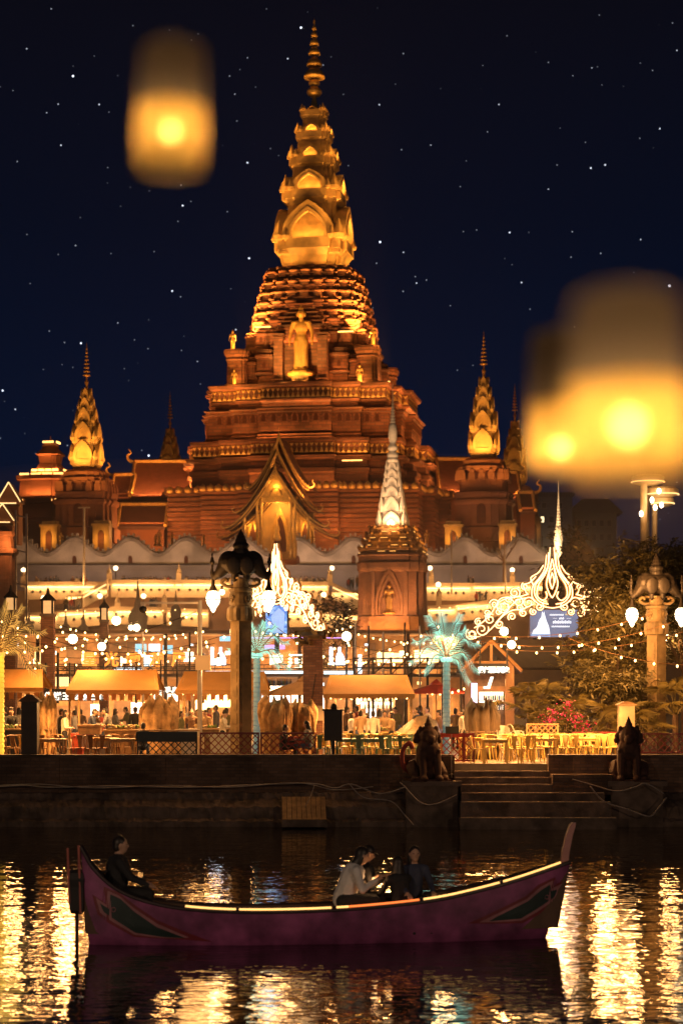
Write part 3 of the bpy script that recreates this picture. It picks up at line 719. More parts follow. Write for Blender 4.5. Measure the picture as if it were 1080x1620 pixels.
# ---------------------------------------------------------------- halls with steep tiled roofs
def curl(mb, c, r, sg=1, th=.12, up=1):
    mb.tube(crom([V(c)+V((sg*r*x, 0, r*z*up)) for x, z in ((-.2, 0), (.35, .05), (.75, .3), (.8, .75), (.45, .95), (.7, 1.35))], 4), [th*(1-.035*i) for i in range(21)], 6)
def hall(label, Y, px0, px1, yr, ye, yg, depth, lit, m=roofm, low=None, left_fin=True, right_fin=True):
    u = Y/F; cx = (px0+px1)/2; root = thing('temple_hall', label, 'hall', W(cx, yg, Y)); hw = (px1-px0)/2*u
    zr, ze = (yg-yr)*u, (yg-ye)*u
    MB().box(-hw*.93, hw*.93, 0, depth, -3, ze+.6).build('wall', terrad, root)
    c = MB(); n = 6; prof = []
    for i in range(n+1): t_ = i/n; prof.append((-depth*.12+(depth*.62)*t_, ze+(zr-ze)*(t_**1.25)))
    for fl in (0, 1):
        pts = [(y if not fl else depth-y, z) for y, z in prof]
        vs = []; 
        for y, z in pts: vs += [(-hw*1.0, y, z), (hw*1.0, y, z), (-hw, y, z-.35), (hw, y, z-.35)]
        fs = []
        for i in range(n): a = i*4; fs += [(a, a+1, a+5, a+4), (a+2, a+6, a+7, a+3), (a, a+4, a+6, a+2), (a+1, a+3, a+7, a+5)]
        fs += [(0, 2, 3, 1)]; c.add(vs, fs)
    c.build('roof', m, root)
    g = MB(); g.add([(-hw*.93, 0, ze), (-hw*.93, depth, ze), (-hw*.93, depth/2, zr-.4)], [(0, 1, 2)]); g.add([(hw*.93, 0, ze), (hw*.93, depth, ze), (hw*.93, depth/2, zr-.4)], [(0, 1, 2)]); g.build('gable_wall', terrad, root)
    r_ = MB(); r_.tube([(-hw, depth*.5, zr+.1), (hw, depth*.5, zr+.1)], .3, 6); r_.build('ridge', goldm, root)
    for sg, ok in ((-1, left_fin), (1, right_fin)):
        if ok: q = MB(Matrix.Translation((sg*hw*.98, depth*.5, zr))); curl(q, (0, 0, 0), 1.25, sg, .28); q.build('ridge_finial', goldm, root, True)
        q = MB(); q.tube([(sg*hw, y, z+.12) for y, z in prof], .24, 6); q.build('bargeboard', goldm, root)
    if lit:
        for xx in ((.0,) if hw < 2.6 else (-.5, .5)): light('AREA', (xx*hw, -depth*.12-1.2, ze+.2), 300*lit*hw, AMB, root, rot=(rad(158), 0, 0), size=hw*.8, sizey=.3)
    return root
hall('broad steep tiled temple hall roof left of the great pagoda', 240, 205, 303, 722, 784, 862, 12, 1.0)
hall('lower end roof of the left temple hall beside the corner stupa', 238, 173, 207, 745, 788, 862, 10, .25, right_fin=False)
hall('dark lower veranda roof in front of the left temple hall', 232, 186, 262, 795, 834, 868, 6, .15, roofd, left_fin=False, right_fin=False)
hall('steep tiled temple hall roof right of the great pagoda', 238, 694, 748, 718, 778, 862, 12, 1.2)
hall('steep tiled roof section right of the gold corner stupa', 241, 782, 824, 741, 788, 862, 10, .55, left_fin=False)
hall('small dark tiled roof at the right end of the temple', 236, 822, 846, 776, 810, 862, 6, .25, roofd, left_fin=False)
for px, y, Y, e in ((225, 846, 227, 900), (262, 850, 226, 500), (835, 826, 228, 420), (822, 846, 226, 300), (720, 842, 226, 500), (290, 856, 224, 380), (505, 845, 222, 500), (520, 850, 221, 400), (652, 850, 222, 450)):
    light('POINT', W(px, y, Y), e, AMB, radius=.4)
# gilded beams and little lit figures at the foot of the halls
for i, (px, y0, y1) in enumerate(((97, 862, 842), (252, 862, 838), (272, 862, 842), (322, 862, 844), (246, 862, 844), (675, 862, 838), (708, 862, 842), (800, 862, 840), (795, 815, 795), (764, 826, 795))):
    figure((y0-y1)*222/F, goldm, 'guardian_statue', 'tiny gilded guardian figure lit at the foot of the temple halls', 'statue', W(px, y0, 220), 0, 'gilded guardians at the foot of the temple halls', vox=.25)

# ---------------------------------------------------------------- central porch with tiered gables
YP = 218; s2 = YP/F
po = thing('temple_porch', 'golden temple porch under three steep tiered gables in front of the pagoda', 'porch', W(440, 872, YP), rad(-12))
def S2(): return MB(Matrix.Scale(s2, 4))
def gable(hw, zr, ze, y0, y1, lead=True):
    n = 9; prof = [(hw*i/n, ze+(zr-ze)*(1-i/n)**1.5) for i in range(n+1)]
    rf_ = S2()
    for sg in (-1, 1):
        A = [(sg*x, z) for x, z in prof]; B = [(sg*x, z-2.6) for x, z in prof]; rf_.band(A, B, y0, y1)
    rf_.build('tiled_roof', roofd, po)
    for sg in (-1, 1):
        q = S2(); q.tube([(sg*x, y0-.8, z+.3) for x, z in prof], 1.5, 6); q.build('bargeboard', goldm, po)
        q = S2(); q.tube([(sg*(x*.97), y0-.3, z-4.5) for x, z in prof], .8, 5); q.build('inner_trim', goldm, po)
        q = S2(); q.M = q.M @ Matrix.Translation((sg*hw, y0, ze)); curl(q, (0, 0, 0), 9, sg, 1.6); q.build('naga_finial', goldm, po, True)
        q = S2(); q.tube([(sg*x, y1+.5, z+.3) for x, z in prof], 1.2, 5); q.build('rear_trim', darkgold, po)
        q = S2()
        for i in range(12):
            t_ = (i+.5)/12; x = hw*t_; z = ze+(zr-ze)*(1-t_)**1.5
            q.lathe([(.9, 0), (1.1, 1), (.1, 4.2)], 4, (sg*x, y0, z+.8))
        q.build('flame_crest', goldm, po, kind='stuff')
    q = S2(); q.lathe([(1.6, -2), (2, 2), (1, 6), (.3, 15)], 6, (0, y0, zr)); q.build('ridge_spike', goldm, po)
gable(50, 181, 100, 4, 62); gable(66, 158, 62, -6, 40); gable(80, 127, 36, -22, 20); gable(92, 96, 22, -4, 34)
c = S2(); c.prism([(-26, 84), (26, 84), (20, 92), (11, 104), (4, 117), (0, 122), (-4, 117), (-11, 104), (-20, 92)], -15, -13); c.build('pediment', goldm, po)
for i, (r, z) in enumerate(((6, 100), (9.5, 95))):
    c = S2(); c.tube([(r*math.cos(a_*PI/6), -15.8, z-8+r*math.sin(a_*PI/6)*1.2) for a_ in range(7)], .8, 5); c.build('pediment_ornament', darkgold, po)
for x in (-31, -24, 24, 31, -52, 52):
    c = S2(); c.lathe([(3.4, -12), (3.4, 4), (2.4, 6), (2.2, 70 if abs(x) < 40 else 46), (3.2, 74 if abs(x) < 40 else 49), (3.4, 84 if abs(x) < 40 else 56)], 10, (x, -14, 0)); c.build('column', goldm, po, True)
c = S2(); c.box(-33, 33, -16, -11, 76, 84); c.build('lintel', goldm, po)
c = S2(); c.box(-34, 34, 14, 18, -12, 84); c.box(-56, -34, 8, 12, -12, 60); c.box(34, 56, 8, 12, -12, 60); c.build('rear_wall', goldst, po)
for x, w_, h in ((0, 20, 58), (-43, 13, 46), (43, 13, 46)):
    c = S2(); I = [(x+a_, z) for a_, z in ogee(w_, h)]; O = [(x+a_, z) for a_, z in ogee(w_*1.5, h*1.2)]; yy = 11 if abs(x) < 10 else 5
    c.band(O, I, yy, yy+3); c.build('door_arch', goldm, po); c = S2(); c.prism([(x-w_/2, 0)]+I[1:-1]+[(x+w_/2, 0)], yy+2, yy+3.2); c.build('doorway', nichem, po)
c = S2(); c.lathe([(6, 0), (7, 4), (5, 8), (3.5, 14), (5, 18), (3, 24), (1, 36), (.3, 42)], 10, (0, -8, 16)); c.build('shrine', goldm, po, True)
for x, y, z, e in ((0, -8, 70, 260), (0, -20, 100, 110), (-43, -3, 38, 120), (43, -3, 38, 120), (0, -34, 60, 120), (0, -9, 88, 70)): light('POINT', (x*s2, y*s2, z*s2), e, GOLD, po, radius=.25)
light('AREA', (60*s2, -10*s2, 95*s2), 420, AMB, po, aim=(20*s2, 30*s2, 150*s2), size=2, sizey=2)
c = S2(); c.lathe([(2.2, -2), (2.2, 2)], 8, (0, -9, 93)); c.build('porch_lamp', globe, po)

# ---------------------------------------------------------------- far left pagoda and neon gables
YL = 252; u = YL/F
fp = thing('far_pagoda', 'small tiered pagoda with glowing ledges behind the left corner stupa', 'pagoda', W(80, 862, YL), PHI)
c = MB(Matrix.Scale(u, 4)); c.plan(FB, [(-40, 52), (30, 50), (34, 54), (38, 54), (40, 48), (60, 46), (62, 60), (68, 62), (72, 46), (98, 44), (100, 50), (106, 50), (108, 26), (112, 30), (116, 22), (122, 20), (128, 16), (140, 18), (142, 22), (146, 18), (152, 12), (156, 13), (160, 8), (165, 2), (172, .5)]); c.build('brick_body', terrad, fp)
for z, r in ((104, 44), (112, 27), (158, 11), (62, 56)):
    for q in (0, 1):
        c = MB(Matrix.Scale(u, 4)); c.M = c.M @ Matrix.Rotation(q*PI/2, 4, 'Z')
        for k in range(4): e = -r*.8+k*r*.42; c.box(e, e+r*.34, -r-2.5, -r-1, z+2, z+5)
        c.build('light_strip', led, fp)
light('AREA', (0, -34*u, 109*u), 500, AMB, fp, rot=(rad(168), 0, 0), size=4, sizey=.4); light('AREA', (0, -52*u, 74*u), 300, AMB, fp, rot=(rad(168), 0, 0), size=6, sizey=.4)
for i, (px, y, w_, h, Y) in enumerate(((14, 790, 30, 26, 190), (4, 820, 30, 22, 185))):
    u = Y/F; t = thing('neon_gable_house', ('house whose gable is outlined in warm neon at the far left edge', 'lower house with neon outlined gable under the first at the left edge')[i], 'house', W(px, y, Y))
    MB(Matrix.Scale(u, 4)).prism([(-w_/2, -70), (-w_/2, 0), (0, h), (w_/2, 0), (w_/2, -70)], 2, 40).build('wall', terrad, t)
    for sg in (-1, 1):
        MB(Matrix.Scale(u, 4)).band([(0, h+2), (sg*w_*.62, -3)], [(0, h), (sg*w_*.62, -5)], -2, 42).build('roof', roofd, t)
        MB(Matrix.Scale(u, 4)).tube([(0, -3, h+1), (sg*w_*.62, -3, -4)], .9, 5).build('neon_tube', ledw, t)
    MB(Matrix.Scale(u, 4)).box(-w_*.55, w_*.4, -3, -1.5, -7, -5.4).build('neon_tube', ledw, t)
    MB(Matrix.Scale(u, 4)).box(-w_/2-3, w_/2+3, -4, 6, -12, -8).build('eave', darkgold, t)
for i, px in enumerate((6,)):
    u = 130/F; t = thing('brick_turret', 'dark red brick turret cut off by the left edge beside the scaffold', 'turret', W(px, 1010, 130))
    MB(Matrix.Scale(u, 4)).plan(FB, [(-30, 20), (130, 18), (134, 22), (140, 22), (142, 17), (160, 15), (163, 18), (168, 18), (170, 10), (178, 3)]).build('brick_body', brickm, t)
    light('POINT', (14*u, -34*u, 150*u), 260, AMB, t, radius=.3)

# ---------------------------------------------------------------- dim town buildings at the right
bl = mat('blue_grey_wall', (.16, .17, .20), .8, var=.2); rfb = mat('slate_roof', (.09, .09, .11), .7, var=.2); winl = mat('lit_window', (.8, .7, .5), .4, emit=(1, .78, .42), estr=2.2, sample=False); wind = mat('dark_window', (.02, .03, .05), .2)
def house(label, px0, px1, ytop, Y, wins, roof=0):
    u = Y/F; t = thing('town_house', label, 'house', W((px0+px1)/2, 905, Y)); h = (905-ytop)*u; hw = (px1-px0)/2*u
    MB().box(-hw, hw, 0, 14, -4, h).build('wall', bl, t)
    if roof: MB().prism([(-hw-1, h), (hw+1, h), (hw*.6, h+roof*u), (-hw*.6, h+roof*u)], -1, 15).build('roof', rfb, t)
    else: MB().box(-hw-.3, hw+.3, -.3, 14.3, h, h+.7).build('parapet', rfb, t)
    for px, y, w_, hh, l in wins:
        x = (px-(px0+px1)/2)*u; z = (905-y)*u
        f = MB().box(x-w_*u/2-.15, x+w_*u/2+.15, -.14, .1, z-hh*u/2-.15, z+hh*u/2+.15).build('window', greyp, t); MB().box(x-w_*u/2, x+w_*u/2, -.22, -.142, z-hh*u/2, z+hh*u/2).build('pane', winl if l else wind, f)
house('dim blue grey block with two lit windows beside the temple', 843, 905, 786, 300, [(848, 822, 6, 9, 1), (857, 822, 6, 9, 1), (849, 838, 4, 5, 1), (872, 822, 7, 9, 0), (886, 822, 7, 9, 0), (872, 846, 7, 9, 0), (886, 846, 7, 9, 0), (860, 800, 6, 8, 0), (885, 800, 6, 8, 0)])
house('dim slate roofed town house behind the bare tree', 906, 975, 812, 310, [(915+i*12, y, 6, 9, (i, y) == (1, 836)) for i in range(5) for y in (828, 850)], 22)
light('POINT', W(880, 870, 285), 250, (.9, .85, .8), radius=.4)       # added point light that brightens the town houses, no fixture known here
# ================================================================ PEOPLE
skin = mat('skin', (.52, .32, .22), .55, var=.08); hairm = mat('dark_hair', (.02, .015, .012), .45, var=.2)
CL = {n: mat('cloth_'+n, c, .85, var=.15, scale=6, bump=.25, bscale=25) for n, c in dict(black=(.02, .02, .022), cream=(.62, .54, .42), white=(.72, .70, .66), tan=(.45, .30, .16), orange=(.55, .25, .07), navy=(.04, .05, .09), brown=(.18, .10, .06), grey=(.22, .21, .2), red=(.45, .07, .05), olive=(.16, .15, .07), denim=(.09, .12, .2)).items()}
def person_mesh(legs='stand', lean=0., arms='down', yaw=0., pitch=0., vox=.0135, hair='short', tops=0, bulk=1., prop=None):
    """returns ([body mesh, hair mesh, eye mesh]); faces -Y, origin on the ground below the pelvis"""
    sit = legs == 'sit'; hz = .50 if sit else .93
    pel = V((0, 0, hz)); T = V((0, -math.sin(lean), math.cos(lean))); Fw = V((0, -math.cos(lean), -math.sin(lean)))
    neck = pel+T*.50; segs = []        # (p0, r0, p1, r1, kind)
    def cap(a, ra, b, rb, k): segs.append((V(a), ra, V(b), rb, k))
    cap(pel, .135*bulk, pel+T*.2, .135*bulk, 'top'); cap(pel+T*.2, .14*bulk, pel+T*.38, .145*bulk, 'top'); cap(neck-T*.06, .075, neck+T*.07, .052, 'skin')
    hc = neck+T*.155+Fw*.025
    Hm = Matrix.Rotation(yaw, 4, 'Z') @ Matrix.Rotation(lean*.75+pitch, 4, 'X'); h3 = Hm.to_3x3()
    for sg in (-1, 1):
        hip = pel+V((sg*.09, 0, -.02))
        if sit: kn = V((sg*.12, -.44, .49)); an = V((sg*.11, -.40, .09))
        elif legs == 'walk': kn = V((sg*.09, -.10 if sg > 0 else .0, .49)); an = V((sg*.09, -.16 if sg > 0 else .22, .10))
        else: kn = V((sg*.10, -.03, .49)); an = V((sg*.10, .02, .08))
        cap(hip, .098*bulk, kn, .066, 'bottom'); cap(kn, .064, an, .043, 'bottom'); cap(an+V((0, .03, -.04)), .042, an+V((sg*.02, -.15, -.05)), .034, 'shoe')
        sh = neck-T*.07+V((sg*.175, 0, 0)); cap(neck-T*.05, .07, sh, .062*bulk, 'top')
        a = arms if not isinstance(arms, tuple) else arms[0 if sg < 0 else 1]
        if a == 'down': e = sh+V((sg*.05, .03, -.27)); w_ = e+V((sg*.0, -.07, -.24)); hd = V((0, -.25, -1))
        elif a == 'table': e = sh+V((sg*.06, -.10, -.24)); w_ = e+V((-sg*.07, -.24, -.0)); hd = V((-sg*.3, -1, -.1))
        elif a == 'phone': e = sh+V((sg*.05, -.08, -.26)); w_ = e+V((-sg*.12, -.20, .12)); hd = V((-sg*.35, -.8, .5))
        elif a == 'knee': e = sh+V((sg*.05, -.16, -.22)); w_ = e+V((-sg*.03, -.22, -.10)); hd = V((-sg*.1, -1, -.3))
        else: e = sh+V((sg*.09, -.05, -.26)); w_ = e+V((-sg*.16, -.18, -.02)); hd = V((-sg*.8, -.5, 0))
        cap(sh, .060*bulk, e, .047*bulk, 'top'); cap(e, .046*bulk, w_, .036, 'top')
        hd.normalize(); lat = hd.cross(V((0, 0, 1)) if abs(hd.z) < .8 else V((0, 1, 0))).normalized(); dn = lat.cross(hd).normalized()
        if dn.z > 0: dn = -dn
        cap(w_, .027, w_+hd*.085, .031, 'skin')
        for k, ln in enumerate((.062, .074, .070, .054)):
            b0 = w_+hd*.10+lat*(-.033+.022*k); b1 = b0+hd*ln*.6+dn*.008; cap(b0, .0105, b1, .0098, 'skin'); cap(b1, .0098, b1+hd*ln*.35+dn*.024, .0085, 'skin')
        th = w_+hd*.03-lat*sg*.03; cap(th, .013, th+hd*.05-lat*sg*.035+dn*.01, .010, 'skin')
    mb = MB()
    for a, ra, b, rb, k in segs: mb.cap(a, ra, b, rb, 10 if ra > .03 else 6)
    H = []
    def he(c, r): mb.ell(hc+h3 @ V(c), r, 12, 9, Hm)
    he((0, 0, 0), (.076, .094, .108)); he((0, -.03, -.065), (.052, .058, .055)); he((0, -.096, -.015), (.013, .022, .024)); he((0, -.085, -.055), (.024, .012, .009))
    for sg in (-1, 1): he((sg*.077, .0, -.005), (.012, .024, .032)); he((sg*.032, -.078, .012), (.016, .012, .010))
    mb.ell(pel+T*.40, (.175*bulk, .115*bulk, .14)); mb.ell(pel+V((0, .01, -.02)), (.155*bulk, .13*bulk, .13))
    me = remesh(mb, vox, 2)
    idx = {'skin': 0, 'top': 1, 'bottom': 2, 'shoe': 3}; out = []
    for p in me.polygons:
        c = p.center; best = (9, 0)
        if (c-hc).length < .135: out.append(0); continue
        for a, ra, b, rb, k in segs:
            d = b-a; t_ = max(0, min(1, (c-a).dot(d)/max(d.length_squared, 1e-9))); q = (c-a-d*t_).length-(ra+(rb-ra)*t_)
            if q < best[0]: best = (q, idx[k])
        out.append(best[1])
    for _ in range(4): me.materials.append(None)
    me.polygons.foreach_set('material_index', out)
    hm = MB()
    def hel(c, r): hm.ell(hc+h3 @ V(c), r, 12, 9, Hm)
    if hair == 'cap':
        hel((0, .012, .035), (.084, .100, .088)); hm.ell(hc+h3 @ V((0, -.11, .045)), (.062, .07, .012), 12, 6, Hm)
    elif hair == 'whitecap': hel((0, .01, .06), (.086, .100, .09)); hel((0, .01, .13), (.09, .09, .04))
    else:
        hel((0, .022, .030), (.085, .098, .098)); hel((0, .045, -.03), (.078, .068, .085))
        if hair == 'long': hel((0, .07, -.14), (.085, .045, .15)); [hel((sg*.07, .02, -.09), (.028, .05, .13)) for sg in (-1, 1)]
        if hair == 'bun': hel((0, .10, .07), (.05, .05, .05)); hel((0, .05, -.08), (.075, .04, .06))
    em = MB()
    for sg in (-1, 1): em.ell(hc+h3 @ V((sg*.032, -.086, .012)), (.0125, .008, .007), 8, 5, Hm)
    return me, remesh(hm, max(vox, .014), 2), em.mesh('eye', black)
PM = {}
def person(key, label, loc, rz, top, bottom='denim', group=None, hairmat=None, sc=1, **kw):
    if key not in PM: PM[key] = person_mesh(**kw)
    body, hair, eye = PM[key]
    t = thing('person', label, 'person', loc, rz, group); t.scale = (sc, sc, sc)
    b = link('body', body, t)
    for i, m_ in enumerate((skin, CL[top], CL[bottom], CL['black'])):
        if body.materials[i] is None: body.materials[i] = m_
        b.material_slots[i].link = 'OBJECT'; b.material_slots[i].material = m_
    if not hair.materials: hair.materials.append(hairm)
    h = link('hair' if 'cap' not in key else 'cap', hair, t)
    if hairmat: h.material_slots[0].link = 'OBJECT'; h.material_slots[0].material = hairmat
    link('eyes', eye, t)
    return t
KW = dict(stand=dict(), standlong=dict(hair='long', arms='fold'), work=dict(lean=.25, arms='table', pitch=.2), sit=dict(legs='sit', lean=.12, arms='table', pitch=.15), sitlong=dict(legs='sit', lean=.1, arms='table', hair='long', pitch=.2), walk=dict(legs='walk', arms='down'), chefcap=dict(lean=.1, arms='table', hair='whitecap'), phone=dict(arms='phone', pitch=.3, hair='bun'))
mk = lambda key, *a, **k: person(key, *a, **{**KW[key], **k})
faceL, faceR, away = rad(-90), rad(90), rad(180)

# ================================================================ MARKET
# ---------------- chairs and tables along the quay
def chair(m, name='cafe_chair'):
    t = thing(name, 'x', 'chair')
    sm = MB(); sm.loft([[(x*k, y*k, z) for x, y in ((-.19, -.19), (.19, -.19), (.17, .19), (-.17, .19))] for k, z in ((.94, .435), (1, .445), (1, .46), (.96, .465))]); sm.build('seat', m, t)
    for sx_ in (-1, 1):
        for sy_ in (-1, 1): MB().tube([(sx_*.165, sy_*.165, .44), (sx_*.215, sy_*.215, 0)], [.024, .018], 5).build('leg', m, t)
    MB().tube(crom([(-.18, .17, .45), (-.215, .2, .62), (-.225, .23, .80), (-.12, .25, .86), (0, .255, .865), (.12, .25, .86), (.225, .23, .80), (.215, .2, .62), (.18, .17, .45)], 4), .015, 5).build('back_hoop', m, t)
    MB().loft([[(-.05, .17, .46), (.05, .17, .46), (.05, .18, .46), (-.05, .18, .46)], [(-.06, .215, .64), (.06, .215, .64), (.06, .225, .64), (-.06, .225, .64)], [(-.095, .25, .86), (.095, .25, .86), (.095, .26, .86), (-.095, .26, .86)]]).build('back_splat', m, t)
    return t
yel = mat('yellow_painted_metal', (.68, .46, .13), .4, .1, var=.15); grn = mat('green_painted_metal', (.20, .32, .20), .4, .2, var=.2); brn = mat('brown_painted_metal', (.34, .17, .07), .4, .2, var=.2)
CH = {'yellow': chair(yel), 'green': chair(grn), 'brown': chair(brn)}; fresh = set()
def put_chair(c, px, Y, rz, where):
    lab = f'{c} metal cafe chair {where}'; g = f'{c} metal cafe chairs {where}'
    if c not in fresh: fresh.add(c); o = CH[c]; o.location = D(px, Y); o.rotation_euler = (0, 0, rz); o['label'] = lab; o['group'] = g; return o
    return dup(CH[c], D(px, Y), rz, lab, g)
def table(m):
    t = thing('cafe_table', 'x', 'table'); MB().box(-.42, .42, -.36, .36, .735, .77).build('tabletop', m, t)
    for sx_ in (-1, 1):
        for sy_ in (-1, 1): MB().box(sx_*.36-.028, sx_*.36+.028, sy_*.3-.028, sy_*.3+.028, 0, .735).build('leg', m, t)
    MB().box(-.36, .36, -.31, -.29, .66, .73).build('apron', m, t); return t
TB = [table(yel), table(woodl), table(grn)]; tf = set()
def put_table(k, px, Y, lab, rz=0):
    g = 'small cafe tables along the quay'
    if k not in tf: tf.add(k); o = TB[k]; o.location = D(px, Y); o.rotation_euler = (0, 0, rz); o['label'] = lab; o['group'] = g; return o
    return dup(TB[k], D(px, Y), rz, lab, g)
put_table(1, 84, 61.3, 'honey wood cafe table just right of the dark gabled pillar'); put_table(1, 193, 61.4, 'honey wood cafe table left of the black lattice counter'); put_table(1, 166, 62.6, 'honey wood cafe table in front of the grey cool box')
for px, Y, a in ((22, 61.5, .4), (38, 62.6, 2.7), (66, 61.6, 3.3), (104, 61.3, 1.8), (128, 61.5, .3), (146, 61.3, 3.0), (160, 61.6, 3.4), (180, 62.9, .2), (206, 62.8, .1), (92, 63.2, 3.1), (12, 63, 1.2)): put_chair('brown', px, Y, a, 'left of the black counter')
put_table(2, 550, 61.5, 'green cafe table beside the dark box on a post'); put_table(2, 588, 61.4, 'green cafe table in the middle of the green chairs'); put_table(0, 520, 63, 'pale cafe table behind the dark box on a post'); put_table(2, 630, 62.4, 'green cafe table left of the lion statue')
for px, Y, a in ((508, 61.2, .2), (528, 61.3, 2.9), (566, 61.2, 3.2), (575, 62.4, .3), (604, 61.2, 3.0), (620, 61.3, .3), (636, 61.3, 2.8), (652, 62.5, .2)): put_chair('green', px, Y, a, 'left of the lion')
for px, Y, a in ((512, 63.4, 0), (540, 63.3, .2), (562, 63.4, 3.0), (590, 63.2, .1), (612, 63.4, 3.1), (640, 63.5, 0), (525, 64.2, .2), (552, 64.3, 3.0), (578, 64.1, .1), (600, 64.4, 2.9), (626, 64.2, .1), (655, 64.2, 3.1)): put_chair('yellow', px, Y, a, 'in the row behind the green chairs')
put_table(0, 783, 60.9, 'yellow cafe table nearest the top of the river steps'); put_table(0, 860, 62.2, 'yellow cafe table right of the top of the steps'); put_table(0, 925, 62.5, 'yellow cafe table left of the right-hand lion'); put_table(0, 745, 62.6, 'yellow cafe table behind the red lattice planter'); put_table(0, 820, 63.6, 'yellow cafe table in front of the small orange lattice')
for px, Y, a in ((757, 60.7, 1.2), (815, 60.8, 2.9), (832, 60.9, 3.3), (738, 61.6, .2), (848, 61.4, .2), (800, 62.3, .1), (775, 62.8, 3.1), (826, 62.6, .2), (880, 62.3, 3.0), (897, 61.9, .2), (912, 62.0, 2.9), (940, 62.2, .1), (955, 62.1, 3.0), (968, 62.8, .2), (890, 64, 0), (850, 64.2, .1), (790, 64.4, 0), (768, 63.6, 2.8), (808, 63.4, .2), (838, 63.4, 3.2), (866, 63.2, .1), (905, 63.6, 2.9), (922, 63.8, .2), (946, 63.4, 3.1), (972, 63.9, .1), (744, 64.2, .2), (818, 64.9, 3.0), (934, 64.6, 0)): put_chair('yellow', px, Y, a, 'by the river steps')
# ---------------- lattice fences
def lattice(label, px0, px1, y0, y1, Y, m, name='lattice_fence', solid=0, pitch=.235, rz=0, cat='fence'):
    u = Y/F; wd = (px1-px0)*u; ht = (y1-y0)*u; cx = D((px0+px1)/2, Y).x
    t = thing(name, label, cat, (cx, Y, CAMZ+(HZ-y1)*u), rz); hl = ht*(1-solid); k = .032
    for x in (-wd/2, wd/2-.05): MB().box(x, x+.05, -.045, .045, -.02, ht).build('post', m, t)
    for z in (0, ht-.05): MB().box(-wd/2+.05, wd/2-.05, -.04, .04, z, z+.05).build('rail', m, t)
    if solid: MB().box(-wd/2+.05, wd/2-.05, -.03, .03, hl, ht-.05).build('panel', m, t)
    c = -hl
    while c < wd:                       # slats on both diagonals, clipped to the frame
        for sg in (-1, 1):
            a0, a1 = max(0, -c), min(hl, wd-c)
            if a1-a0 > .06:
                xs = (c+a0, c+a1)
                if sg < 0: xs = (wd-xs[0], wd-xs[1])
                yy = -.012 if sg > 0 else .012
                MB().cb(((xs[0]+xs[1])/2-wd/2, yy, (a0+a1)/2), (1.41*(a1-a0), .018, k), 0, 0, -sg*PI/4).build('slat', m, t)
        c += pitch
    return t
blkl = mat('black_green_paint', (.02, .028, .022), .45, var=.2); dred = mat('dark_red_paint', (.26, .03, .025), .45, var=.2); redp = mat('red_paint', (.42, .05, .03), .45, var=.2); orp = mat('orange_wood', (.55, .27, .09), .5, var=.2)
lattice('black counter with a lattice front left of the elephant pillar', 217, 312, 1158, 1196, 60.6, blkl, 'lattice_counter', .42, cat='counter')
lattice('dark red lattice fence panel at the foot of the elephant pillar', 316, 410, 1159, 1196, 60.5, dred)
lattice('dark red lattice fence panel left of the dark box on a post', 412, 500, 1159, 1196, 60.5, dred)
MB_ = MB().box(-1.0, 1.0, .06, .6, .78, .82).build('countertop', woodl, bpy.data.objects['lattice_counter'])
lattice('red lattice planter front right of the lion statue', 690, 734, 1160, 1205, 61.0, redp, 'lattice_planter', .15, cat='planter'); lattice('maroon lattice planter end beside the river steps', 733, 750, 1160, 1205, 60.9, dred, 'lattice_planter', .15, cat='planter')
lattice('small orange lattice fence behind the yellow tables', 832, 883, 1145, 1163, 65, orp, pitch=.2)
lattice('long red lattice fence at the right edge behind the lion', 1010, 1092, 1160, 1192, 61.0, dred); lattice('red lattice fence behind the pale gabled bin at the right', 905, 985, 1158, 1175, 65.5, redp)
# ---------------- canopies
def canopy(label, px0, px1, yt, ye, Y, depth=2.6, end=1):
    u = Y/F; wd = (px1-px0)*u; t = thing('stall_canopy', label, 'canopy', D((px0+px1)/2, Y)); g = lambda y: CAMZ+(HZ-y)*u-DECK
    ze, zr = g(ye), g(yt)+.12; h = wd/2; ins = 10*u
    c = MB()
    for yy, sg in ((0, 1), (depth, -1)):
        a, b_, p, q = (-h, yy, ze), (h, yy, ze), (h-ins, depth/2, zr), (-h+ins, depth/2, zr)
        n = 10; rows = []
        for j in range(5):
            rows.append([V(a).lerp(V(b_), i/n).lerp(V(q).lerp(V(p), i/n), j/4)+V((0, 0, -.035*math.sin(PI*j/4)*(1+.4*math.sin(i*2.1)))) for i in range(n+1)])
        vs = [v for r_ in rows for v in r_]; c.add(vs, [(j*(n+1)+i, j*(n+1)+i+1, (j+1)*(n+1)+i+1, (j+1)*(n+1)+i) for j in range(4) for i in range(n)])
    c.build('canvas_roof', canvas, t, True)
    v = MB(); n = 24
    for i in range(n):
        x0, x1 = -h+wd*i/n, -h+wd*(i+1)/n; v.add([(x0, -.02, ze), (x1, -.02, ze), (x1, -.03, ze-.13), ((x0+x1)/2, -.035, ze-.2), (x0, -.03, ze-.13)], [(0, 1, 2, 3, 4)])
    v.build('valance', canvas, t)
    for x in (-h+.12, h-.12):
        for y in (.1, depth-.1): MB().cb((x, y, (ze+.02)/2), (.07, .07, ze)).build('post', woodl, t)
        MB().tube([(x, .1, ze-.02), (x+(ins*.9 if x < 0 else -ins*.9), depth/2, zr-.05)], .03, 5).build('rafter', woodl, t); MB().tube([(x, depth-.1, ze-.02), (x+(ins*.9 if x < 0 else -ins*.9), depth/2, zr-.05)], .03, 5).build('rafter', woodl, t)
    MB().box(-h+.05, h-.05, .05, .12, ze-.09, ze-.02).build('beam', woodl, t)
    for x in (-.28*wd, .26*wd):
        light('AREA', (x, depth*.45, ze-.12), 85, WARM, t, rot=(0, 0, 0), size=.5)
    return t
canopy('orange canvas stall canopy at the far left edge', -22, 68, 1064, 1088, 66)
